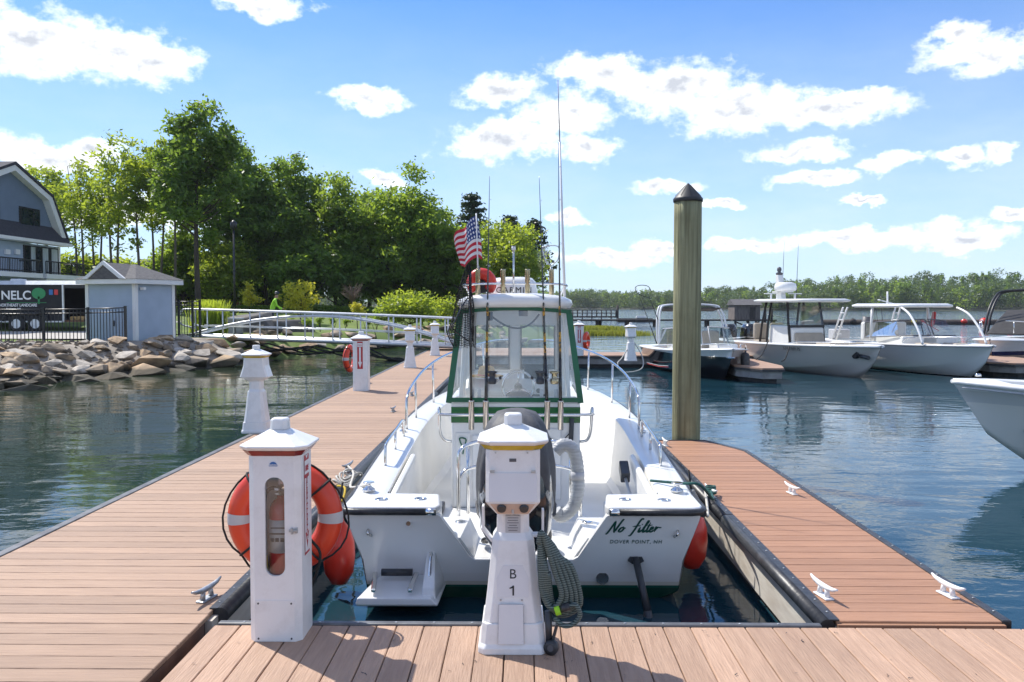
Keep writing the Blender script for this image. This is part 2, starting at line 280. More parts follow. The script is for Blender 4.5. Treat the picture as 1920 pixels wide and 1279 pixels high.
def water_mat():
    m, nt, N, L, b = nodes_of('water')
    ge = N.new('ShaderNodeNewGeometry'); sx = N.new('ShaderNodeSeparateXYZ'); L.new(ge.outputs['Position'], sx.inputs[0]); sm = N.new('ShaderNodeMapRange'); sm.interpolation_type = 'SMOOTHSTEP'
    L.new(sx.outputs[0], sm.inputs[0]); sm.inputs[1].default_value = -9.0; sm.inputs[2].default_value = 0.0      # shallow, silty water by the bank; deeper channel to the right
    wc = N.new('ShaderNodeMix'); wc.data_type = 'RGBA'; L.new(sm.outputs[0], wc.inputs[0]); wc.inputs[6].default_value = (.030,.045,.026,1); wc.inputs[7].default_value = (.011,.042,.060,1); L.new(wc.outputs[2], b.inputs['Base Color'])
    b.inputs['Roughness'].default_value = .03; b.inputs['IOR'].default_value = 1.33
    tc = N.new('ShaderNodeTexCoord')
    def nz(scale, st, det, rough=.5, dist=0.0):
        mp = N.new('ShaderNodeMapping'); mp.inputs['Scale'].default_value = st; mp.inputs['Rotation'].default_value = (0,0,R(12)); L.new(tc.outputs['Object'], mp.inputs[0])
        n = N.new('ShaderNodeTexNoise'); n.inputs['Scale'].default_value = scale; n.inputs['Detail'].default_value = det; n.inputs['Roughness'].default_value = rough
        n.inputs['Distortion'].default_value = dist; L.new(mp.outputs[0], n.inputs['Vector']); return n.outputs[0]
    a = nz(.55, (.55,1,1), 3, .5, .4); c = nz(2.6, (.6,1,1), 4, .55, .3); e = nz(.06, (1,1,1), 3)
    s1 = N.new('ShaderNodeMath'); s1.operation = 'MULTIPLY_ADD'; L.new(c, s1.inputs[0]); s1.inputs[1].default_value = .22; L.new(a, s1.inputs[2])
    # gusts: calmer and rougher patches
    mr = N.new('ShaderNodeMapRange'); L.new(e, mr.inputs[0]); mr.inputs[1].default_value = .35; mr.inputs[2].default_value = .65; mr.inputs[3].default_value = .45; mr.inputs[4].default_value = 1.0
    bp = N.new('ShaderNodeBump'); L.new(mr.outputs[0], bp.inputs['Strength']); 
    sd_ = N.new('ShaderNodeMapRange'); sd_.interpolation_type = 'SMOOTHSTEP'; L.new(sx.outputs[1], sd_.inputs[0]); sd_.inputs[1].default_value = 24; sd_.inputs[2].default_value = 60; sd_.inputs[3].default_value = .055; sd_.inputs[4].default_value = .30   # sheltered basin, wind-rippled channel
    L.new(sd_.outputs[0], bp.inputs['Distance']); L.new(s1.outputs[0], bp.inputs['Height']); L.new(bp.outputs[0], b.inputs['Normal'])
water_mat()

# ------------------------------------------------------------------ mesh helpers
ORG = {}
def org(o): return ORG.get(o.name, Vector((0,0,0))) if o else Vector((0,0,0))
def thing(name, label, cat, loc=(0,0,0), rz=0.0, group=None, world_coords=False):
    o = bpy.data.objects.new(name, None); COL.objects.link(o); o.empty_display_size = .2
    o.location = loc; o.rotation_euler = (0,0,rz); o['label'] = label; o['category'] = cat
    if group: o['group'] = group
    if world_coords: ORG[o.name] = Vector(loc)
    return o
def tag(o, label, cat, group=None):
    o['label'] = label; o['category'] = cat
    if group: o['group'] = group
    return o
def link_mesh(name, me, m, parent):
    o = bpy.data.objects.new(name, me); COL.objects.link(o)
    if m:
        if len(me.materials) == 0: me.materials.append(MAT[m])
    if parent:
        o.parent = parent
        if parent.name in ORG: ORG[o.name] = ORG[parent.name]
    return o
def frame_from(d):
    d = Vector(d).normalized(); up = Vector((0,0,1)) if abs(d.z) < .95 else Vector((0,1,0))
    s = d.cross(up).normalized(); u = s.cross(d).normalized(); return s, u
class MB:
    def __init__(self): self.v = []; self.f = []; self.sm = []
    def add(self, vs, fs, smooth=False):
        n = len(self.v); self.v += [tuple(p) for p in vs]; self.f += [tuple(i+n for i in q) for q in fs]; self.sm += [smooth]*len(fs); return self
    def box(self, c, s, rz=0.0, M=None):
        hx, hy, hz = s[0]/2, s[1]/2, s[2]/2
        m = M or Matrix.Rotation(rz, 3, 'Z'); c = Vector(c)
        vs = [c+m@Vector((x,y,z)) for z in (-hz,hz) for x,y in ((-hx,-hy),(hx,-hy),(hx,hy),(-hx,hy))]
        return self.add(vs, [(3,2,1,0),(4,5,6,7),(0,1,5,4),(1,2,6,5),(2,3,7,6),(3,0,4,7)])
    def bb(self, x0, x1, y0, y1, z0, z1): return self.box(((x0+x1)/2,(y0+y1)/2,(z0+z1)/2), (abs(x1-x0),abs(y1-y0),abs(z1-z0)))
    def loft(self, rings, closed=True, cap0=True, cap1=True, smooth=False):
        n = len(rings[0]); vs = [p for r in rings for p in r]; fs = []
        for i in range(len(rings)-1):
            for j in range(n if closed else n-1):
                k = (j+1) % n; fs.append((i*n+j, i*n+k, (i+1)*n+k, (i+1)*n+j))
        self.add(vs, fs, smooth)
        if cap0: self.add(rings[0], [tuple(range(n-1,-1,-1))])
        if cap1: self.add(rings[-1], [tuple(range(n))])
        return self
    def cyl(self, p0, p1, r0, r1=None, n=12, smooth=True, cap=True):
        r1 = r0 if r1 is None else r1; p0 = Vector(p0); p1 = Vector(p1); s, u = frame_from(p1-p0)
        rg = [[p+s*(r*math.cos(a))+u*(r*math.sin(a)) for a in [2*PI*i/n for i in range(n)]] for p, r in ((p0,r0),(p1,r1))]
        return self.loft(rg, True, cap, cap, smooth)
    def tube(self, path, r, n=8, closed=False, cap=True):
        P = [Vector(p) for p in path]; m = len(P); rs = r if isinstance(r, (list, tuple)) else [r]*m; rg = []; ps = None
        for i in range(m):
            d = (P[(i+1) % m]-P[i-1]) if closed else (P[min(i+1,m-1)]-P[max(i-1,0)])
            if d.length < 1e-9: d = Vector((0,0,1))
            if ps is None: s, u = frame_from(d)
            else:
                d.normalize(); s = ps - d*ps.dot(d)
                if s.length < 1e-6: s, u = frame_from(d)
                s.normalize(); u = s.cross(d).normalized()
            ps = s
            rg.append([P[i]+s*(rs[i]*math.cos(a))+u*(rs[i]*math.sin(a)) for a in [2*PI*j/n for j in range(n)]])
        if closed: rg.append(rg[0]); return self.loft(rg, True, False, False, True)
        return self.loft(rg, True, cap, cap, True)
    def lathe(self, prof, c=(0,0,0), n=24, smooth=True, axis='z', phase=0.0, sx=1, sy=1):
        c = Vector(c); rg = []
        for (r, z) in prof:
            ring = []
            for i in range(n):
                a = 2*PI*i/n+phase; q = Vector((r*math.cos(a)*sx, r*math.sin(a)*sy, z))
                if axis == 'y': q = Vector((q.x, q.z, q.y))
                if axis == 'x': q = Vector((q.z, q.x, q.y))
                ring.append(c+q)
            rg.append(ring)
        return self.loft(rg, True, prof[0][0] > 1e-4, prof[-1][0] > 1e-4, smooth)
    def prism(self, poly, a, b, plane='xz'):
        def mk(p, t):
            return {'xz': (p[0], t, p[1]), 'xy': (p[0], p[1], t), 'yz': (t, p[0], p[1])}[plane]
        return self.loft([[mk(p,a) for p in poly], [mk(p,b) for p in poly]], True, True, True)
    def sphere(self, c, r, n=16, m=10, s=(1,1,1)):
        c = Vector(c); prof = [(max(1e-5, r*math.sin(PI*i/m)), -r*math.cos(PI*i/m)) for i in range(m+1)]
        rg = [[c+Vector((pr*math.cos(2*PI*j/n)*s[0], pr*math.sin(2*PI*j/n)*s[1], z*s[2])) for j in range(n)] for pr, z in prof]
        return self.loft(rg, True, False, False, True)
    def torus(self, c, R_, r, axis='y', n=40, m=12):
        c = Vector(c); pth = []
        for i in range(n):
            a = 2*PI*i/n; pth.append(c+(Vector((R_*math.cos(a),0,R_*math.sin(a))) if axis == 'y' else Vector((R_*math.cos(a),R_*math.sin(a),0))))
        return self.tube(pth, r, m, closed=True)
    def build(self, name, m, parent=None, bevel=0.0, seg=2, kind=None, subsurf=0, smooth=None, solid=0.0):
        off = org(parent); me = bpy.data.meshes.new(name)
        me.from_pydata([(p[0]-off.x, p[1]-off.y, p[2]-off.z) for p in self.v], [], self.f); me.update()
        me.polygons.foreach_set('use_smooth', [bool(s) if smooth is None else smooth for s in self.sm])
        bm = bmesh.new(); bm.from_mesh(me); bmesh.ops.remove_doubles(bm, verts=bm.verts, dist=1e-5); bmesh.ops.recalc_face_normals(bm, faces=bm.faces); bm.to_mesh(me); bm.free()
        o = link_mesh(name, me, m, parent)
        if solid: md = o.modifiers.new('solid', 'SOLIDIFY'); md.thickness = solid
        if bevel: md = o.modifiers.new('bevel', 'BEVEL'); md.width = bevel; md.segments = seg; md.limit_method = 'ANGLE'; md.angle_limit = R(35)
        if subsurf: md = o.modifiers.new('sub', 'SUBSURF'); md.levels = md.render_levels = subsurf
        if kind: o['kind'] = kind
        return o
def struct(o, name=None): o['kind'] = 'structure'; return o
def quads_mesh(name, co, m, parent=None, tri=False):
    """many loose small faces as one mesh; co is (N, k, 3)"""
    co = np.asarray(co, dtype=np.float64); n, k, _ = co.shape; off = np.array(org(parent)); me = bpy.data.meshes.new(name)
    me.vertices.add(n*k); me.vertices.foreach_set('co', (co-off).reshape(-1).astype(np.float32))
    me.loops.add(n*k); me.loops.foreach_set('vertex_index', np.arange(n*k, dtype=np.int32))
    me.polygons.add(n); me.polygons.foreach_set('loop_start', np.arange(0, n*k, k, dtype=np.int32)); me.polygons.foreach_set('loop_total', np.full(n, k, dtype=np.int32))
    me.update(calc_edges=True); return link_mesh(name, me, m, parent)
def copy_tree(o, parent=None):
    c = o.copy(); COL.objects.link(c); c.parent = parent
    for ch in list(o.children): copy_tree(ch, c)
    return c
def lettering(name, s, size, m, parent, loc, rot=(PI/2,0,0), ext=.0012, shear=0.0, spacing=1.0, align='CENTER', bold=0.0, sx=1.0):
    cu = bpy.data.curves.new('txt', 'FONT'); cu.body = s; cu.size = size; cu.extrude = ext; cu.shear = shear; cu.space_character = spacing; cu.align_x = align; cu.offset = bold
    t = bpy.data.objects.new('txt', cu); COL.objects.link(t); dg = bpy.context.evaluated_depsgraph_get(); dg.update()
    me = bpy.data.meshes.new_from_object(t.evaluated_get(dg)); bpy.data.objects.remove(t); bpy.data.curves.remove(cu)
    if me.materials: me.materials.clear()
    o = link_mesh(name, me, m, parent); o.location = Vector(loc)-org(parent); o.rotation_euler = rot; o.scale = (sx,1,1); return o
def arc(c, r, a0, a1, n, plane='xz'):
    out = []
    for i in range(n+1):
        a = a0+(a1-a0)*i/n; u, v = r*math.cos(a), r*math.sin(a)
        out.append(Vector(c)+Vector({'xz': (u,0,v), 'xy': (u,v,0), 'yz': (0,u,v)}[plane]))
    return out
def smooth_path(P, k=6):
    P = [Vector(p) for p in P]; out = []
    for i in range(len(P)-1):
        p0, p1, p2, p3 = P[max(i-1,0)], P[i], P[i+1], P[min(i+2,len(P)-1)]
        for j in range(k):
            t = j/k; out.append(.5*((2*p1)+(p2-p0)*t+(2*p0-5*p1+4*p2-p3)*t*t+(3*p1-p0-3*p2+p3)*t**3))
    return out+[P[-1]]
WZ = -0.42
# ------------------------------------------------------------------ water and land
def water():
    me = bpy.data.meshes.new('water')
    me.from_pydata([(-2500,-200,0),(2500,-200,0),(2500,4000,0),(-2500,4000,0)], [], [(0,1,2,3)])
    o = link_mesh('water', me, 'water', None); o.location = (0,0,WZ); struct(o)
water()
LAND = [(-90,-6),(-13.2,-6),(-12.9,10),(-12.2,19.6),(-11.8,23.5),(-10.0,29.0),(-9.5,33.0),(-8.9,37.4),(-5.2,41.6),(-1.0,45.5),(1.8,52),(3.2,60),(3.6,75),(2.6,100),(-5,140),(-90,170)]
def land_dist(x, y):
    """signed distance to the shoreline, positive on land"""
    inside = False; dmin = 1e9; n = len(LAND)
    for i in range(n):
        x1, y1 = LAND[i]; x2, y2 = LAND[(i+1) % n]
        if (y1 > y) != (y2 > y) and x < (x2-x1)*(y-y1)/(y2-y1)+x1: inside = not inside
        dx, dy = x2-x1, y2-y1; t = max(0, min(1, ((x-x1)*dx+(y-y1)*dy)/(dx*dx+dy*dy)))
        dmin = min(dmin, math.hypot(x-x1-t*dx, y-y1-t*dy))
    return dmin if inside else -dmin
def land_z(x, y):
    d = land_dist(x, y)
    w = 1.9+2.0*max(0, min(1, (31-y)/8))
    z = -1.3+(1.75)*max(0, min(1, (d+1.0)/(w+1.0)))
    z += .75*max(0, min(1, (d-3)/12)) * max(0, min(1, (y-34)/8))
    return z + .05*mnoise.noise(Vector((x*.4, y*.4, 0)))
def terrain():
    xs = list(np.linspace(-90,-24,20))+list(np.linspace(-23,5,76)); ys = list(np.linspace(-6,14,8))+list(np.linspace(15,60,92))+list(np.linspace(62,170,30))
    vs = [(x,y,land_z(x,y)) for y in ys for x in xs]; nx = len(xs)
    fs = [(j*nx+i, j*nx+i+1, (j+1)*nx+i+1, (j+1)*nx+i) for j in range(len(ys)-1) for i in range(nx-1)]
    b = MB(); b.add(vs, fs, True); struct(b.build('lawn_ground', 'lawn'))
terrain()
b = MB(); xs_ = np.linspace(-21,-8.0,44); ys_ = np.linspace(8,32.4,70); ok_ = {}
vs_ = []; fs_ = []
for j_, y_ in enumerate(ys_):
    for i_, x_ in enumerate(xs_): vs_.append((x_,y_,land_z(x_,y_)+.035+.05*mnoise.noise(Vector((x_*1.7,y_*1.7,3)))))
for j_ in range(len(ys_)-1):
    for i_ in range(len(xs_)-1):
        xm, ym = (xs_[i_]+xs_[i_+1])/2, (ys_[j_]+ys_[j_+1])/2
        if land_dist(xm,ym) < 6.5+.8*mnoise.noise(Vector((xm*.6,ym*.6,0))) and not (xm < -12.6 and ym > 29.4): fs_.append((j_*len(xs_)+i_,j_*len(xs_)+i_+1,(j_+1)*len(xs_)+i_+1,(j_+1)*len(xs_)+i_))
b.add(vs_, fs_, True); struct(b.build('gravel_bank', 'bank_gravel'))
b = MB(); g = []
for i in range(13):
    y = 31.5+i*1.1; g.append([(-46, y, land_z(-20,y)+.06), (-15.2+.35*i*(-1 if i > 6 else 0)*.5, y, land_z(-16,y)+.06)])
b.loft(g, False, False, False); struct(b.build('driveway', 'driveway'))

def far_shore():
    b = MB(); xs = np.linspace(-150, 700, 60); rows = []
    def ys(x): return 470-130*max(0,min(1,(x-30)/90))+18*math.sin(x*.02)
    for off, z in ((-4,-1.2),(0,-.35),(6,.3),(40,1.5),(160,4.0),(600,3.0)):
        rows.append([(x, ys(x)+off, z+(2.5*max(0,min(1,(x-60)/150)) if off > 20 else 0)) for x in xs])
    b.loft(rows, False, False, False, True); struct(b.build('far_shore', 'mud'))
    return ys
far_y = far_shore()

# ------------------------------------------------------------------ docks
PITCH_B = .146
def planks(parent, along, lo, hi, a, c, z, m, widths=None):
    """one plank per board; along = axis the boards run; lo..hi the row direction; a..c the board ends"""
    cache = {}; p = lo; i = 0
    while p < hi-.03:
        w = widths(p, i) if widths else .141
        w = min(w, hi-p)
        e = (a(p) if callable(a) else a, c(p) if callable(c) else c); key = (round(w,3), round(e[0],3), round(e[1],3)); ln = e[1]-e[0]
        if key not in cache:
            b = MB()
            if along == 'x': b.bb(-ln/2, ln/2, -w/2, w/2, -.028, 0)
            else: b.bb(-w/2, w/2, -ln/2, ln/2, -.028, 0)
            o = b.build('plank', m, parent, bevel=.004, seg=1); cache[key] = o
        else:
            o = cache[key].copy(); COL.objects.link(o); o.name = 'plank'
        mid = (e[0]+e[1])/2; dz = random.uniform(-.0012,.0012)
        o.location = (mid, p+w/2, z+dz) if along == 'x' else (p+w/2, mid, z+dz)
        o.rotation_euler = (0, 0, random.uniform(-.0006,.0006))
        p += w+.005; i += 1
def screws(b, pts, r=.006):
    for p in pts: b.lathe([(r,0),(r*.8,.004)], p, n=6)

# long walkway on the left
wd = thing('walkway_dock', 'long tan plank walkway dock running away on the left', 'dock', (0,0,0))
planks(wd, 'x', .35, 34.4, lambda y: -3.545, lambda y: -1.74 if y > 4.72 else -1.735, 0.0, 'plank_x')
MB().bb(-3.62,-3.55,.35,34.4,-.02,.006).build('edge_strip', 'edge_strip', wd, bevel=.006)
MB().bb(-3.61,-3.56,.35,34.4,-.26,-.03).build('fascia', 'dock_frame', wd)
b = MB()
for k in range(7): b.bb(-3.5,-1.85,.6+k*4.9,4.9+k*4.9,-.62,-.10)
b.build('float', 'float_black', wd, bevel=.03)
MB().bb(-1.765,-1.738,.35,4.66,-.30,-.0295).build('fascia', 'dock_frame', wd)
MB().bb(-1.75,-1.71,4.70,29.4,-.26,-.03).build('fascia', 'fascia_white', wd)
for (y0,y1) in ((4.80,10.7),(10.73,17.0),(17.03,23.2),(23.23,29.3)):
    bo = MB().cyl((-1.70,y0,-.036),(-1.70,y1,-.036),.047,n=14).build('bumper', 'rubber', wd)
    bs = MB().bb(-1.76,-1.715,y0,y1,.0015,.008).build('bumper_flange', 'rubber', bo)
    sb = MB(); screws(sb, [(-1.737, y0+.1+i*.25, .008) for i in range(int((y1-y0)/.25))]); sb.build('screws', 'galv', bo, kind='stuff')

# dock in the foreground
fd = thing('foreground_dock', 'tan plank dock across the foreground with boards running away', 'dock', (0,0,0))
def fw(p, i): return .103 if i in (6, 13) else .141
planks(fd, 'y', -1.655, 5.0, .3, 4.585, -.008, 'plank_y', fw)
MB().bb(-1.655,5.0,.3,4.58,-.12,-.039).build('joist_frame', 'dock_frame', fd)
MB().bb(-1.64,1.60,4.588,4.635,-.10,.002).build('edge_strip', 'edge_strip', fd, bevel=.008)
sb = MB(); screws(sb, [(-1.5+i*.205, 4.605, .002) for i in range(15)], .008); sb.build('screws', 'galv', fd, kind='stuff')
MB().bb(-1.6,4.9,.4,4.5,-.66,-.12).build('float', 'float_black', fd, bevel=.03)
MB().bb(-1.64,1.66,4.582,4.60,-.32,-.102).build('fascia', 'dock_frame', fd)

# finger on the right
fg = thing('finger_dock', 'narrow reddish plank finger dock right of the moored boat', 'dock', (0,0,0))
def fr(y): return 2.605 if y < 10.15 else 2.605-(y-10.15)*.42
planks(fg, 'x', 4.665, 10.92, 1.70, fr, 0.0, 'plank_red')
MB().bb(1.70,2.60,4.635,4.66,-.10,-.012).build('end_board', 'plank_red', fg)
MB().prism([(1.72,4.70),(2.58,4.70),(2.58,10.1),(2.25,10.9),(1.72,10.9)],-.62,-.12,'xy').build('float', 'float_black', fg)
MB().bb(1.685,1.715,4.66,10.9,-.36,-.03).build('fascia', 'fascia_white', fg, bevel=.004)
MB().prism([(2.58,4.68),(2.62,4.68),(2.62,10.16),(2.30,10.93),(2.26,10.93),(2.58,10.14)],-.28,-.03,'xy').build('fascia', 'dock_frame', fg)
for (y0,y1) in ((4.66,7.02),(7.04,10.95)):
    bo = MB().cyl((1.652,y0,-.034),(1.652,y1,-.034),.043,n=14).build('bumper', 'rubber', fg)
    MB().bb(1.66,1.715,y0,y1,.0015,.009).build('bumper_flange', 'rubber', bo)
    sb = MB(); screws(sb, [(1.69, y0+.12+i*.2, .009) for i in range(int((y1-y0)/.2))], .008); sb.build('screws', 'galv', bo, kind='stuff')
MB().prism([(2.59,4.66),(2.645,4.66),(2.645,10.18),(2.32,10.97),(1.70,10.97),(1.70,10.935),(2.29,10.935),(2.59,10.14)],-.05,.008,'xy').build('edge_strip', 'rubber', fg, bevel=.008)
sb = MB(); screws(sb, [(2.62, 4.8+i*.22, .009) for i in range(25)], .008); sb.build('screws', 'galv', fg, kind='stuff')

# docks farther off
def plain_dock(name, label, poly, side='fascia_grey'):
    d = thing(name, label, 'dock', (0,0,0))
    MB().prism(poly, -.04, 0, 'xy').build('deck', 'plank', d)
    cx = sum(p[0] for p in poly)/len(poly); cy = sum(p[1] for p in poly)/len(poly)
    sh = lambda s: [(cx+(p[0]-cx)*(1-s/max(.5,abs(p[0]-cx))), cy+(p[1]-cy)*(1-s/max(.5,abs(p[1]-cy)))) for p in poly]
    MB().prism(sh(-.03), -.10, -.041, 'xy').build('rim', 'rubber', d)
    MB().prism(sh(.04), -.30, -.101, 'xy').build('fascia', side, d)
    MB().prism(sh(.18), -.70, -.301, 'xy').build('float', 'float_black', d)
    return d
plain_dock('cross_dock', 'far cross dock with grey fascia behind the moored boat', [(-1.70,29.5),(26,29.5),(26,31.6),(-1.70,31.6)])
p0 = gnd(1418,692); p1 = gnd(1476,692)
plain_dock('finger_dock', 'short finger dock between the black boat and the sand hulled boat', [(p0.x-.25,24.6),(p0.x+.25,23.6),(p1.x,23.6),(p1.x+.25,24.6),(p1.x+.25,29.4),(p0.x-.25,29.4)])
plain_dock('finger_dock', 'finger dock at the right edge beside the navy boat', [(14.0,26.2),(14.5,25.7),(16.2,25.7),(16.2,29.4),(14.0,29.4)])
plain_dock('landing_float', 'small landing dock at the foot of the gangway', [(-1.70,31.7),(2.6,31.7),(2.6,34.6),(-1.70,34.6)])

# ------------------------------------------------------------------ cleats
def cleat(loc, rz, label, m='galv', s=1.0):
    t = thing('dock_cleat', label, 'cleat', loc, rz, None)
    MB().bb(-.075*s,.075*s,-.028*s,.028*s,0,.012*s).build('base', m, t, bevel=.006)
    for q in (-1,1): MB().cyl((q*.045*s,0,.010*s),(q*.035*s,0,.062*s),.017*s,.013*s,8).build('post', m, t)
    P = [(-.15,0,.088),(-.11,0,.074),(-.05,0,.066),(0,0,.064),(.05,0,.066),(.11,0,.074),(.15,0,.088)]
    MB().tube([Vector(p)*s for p in P], [q*s for q in (.006,.012,.016,.017,.016,.012,.006)], 8).build('horn', m, t)
    return t
cleat(gnd(388,1124), R(78), 'grey horn cleat on the walkway beside the orange life ring')
cleat(gnd(652,884), R(80), 'grey horn cleat on the walkway holding the white mooring line')
cleat(gnd(737,772), R(80), 'grey cleat on the walkway beside the bow rail, nearer of the pair', s=.9)
cleat(gnd(772,742), R(80), 'grey cleat on the walkway beside the bow rail, farther of the pair', s=.9)
cleat(gnd(1544,1119), R(100), 'white cleat on the finger dock near its foot, left side', 'white', 1.0)
cleat(gnd(1777,1117), R(100), 'white cleat on the finger dock near its foot, water side', 'white', 1.0)
cleat(gnd(1485,926), R(100), 'white cleat halfway along the outer edge of the finger dock', 'white', .95)
cleat(gnd(1333,932), R(98), 'cleat on the finger dock wound with green rope', 'white', 1.0)
cleat(gnd(1247,836), R(95), 'cleat at the tip of the finger dock by the piling', 'white', .95)

# bits of dried weed on the boards
co = []
for i in range(46):
    x = random.uniform(-.6,2.7); y = random.uniform(3.6,4.56)
    if random.random() < .35: x = random.uniform(-1.6,2.7)
    a = random.uniform(0,6.28); n = random.randint(1,3)
    for k in range(n):
        a += random.uniform(-1,1); l = random.uniform(.006,.017); w = .0022; dx, dy = math.cos(a)*l, math.sin(a)*l; ex, ey = -math.sin(a)*w, math.cos(a)*w
        co.append([(x-ex,y-ey,-.004),(x+dx-ex,y+dy-ey,-.000),(x+dx+ex,y+dy+ey,-.000),(x+ex,y+ey,-.004)]); x += dx; y += dy
o = quads_mesh('dried_weed', co, 'ink'); o['kind'] = 'stuff'; o['label'] = 'scraps of dried weed on the foreground boards'; o['category'] = 'weed'

# ------------------------------------------------------------------ piling
pl = thing('dock_piling', 'tall round greenish timber piling with black pointed cap', 'piling', (2.105,11.16,WZ))
prof = []
bm_ = MB(); rg = []
for i in range(24):
    z = -1.2+i*(3.04-WZ+1.2)/23; r = .178-.004*(z/4)
    rg.append([(r*(1+.012*mnoise.noise(Vector((math.cos(a)*2,math.sin(a)*2,z*.6))))*math.cos(a), r*(1+.012*mnoise.noise(Vector((math.cos(a)*2+7,math.sin(a)*2,z*.6))))*math.sin(a), z) for a in [2*PI*j/36 for j in range(36)]])
bm_.loft(rg, True, True, True, True); bm_.build('timber', 'pile_wood', pl)
zt = 3.04-WZ
cap = MB().lathe([(.186,zt-.02),(.188,zt+.02),(.176,zt+.035),(.012,zt+.215),(.0001,zt+.22)], n=28).build('cap', 'pile_cap', pl)
b = MB()
for j in range(8):
    a = 2*PI*j/8; b.box((.1*math.cos(a),.1*math.sin(a),zt+.125), (.19,.006,.004), M=Matrix.Rotation(a,3,'Z')@Matrix.Rotation(R(46),3,'Y'))
b.build('seam', 'ink', cap)

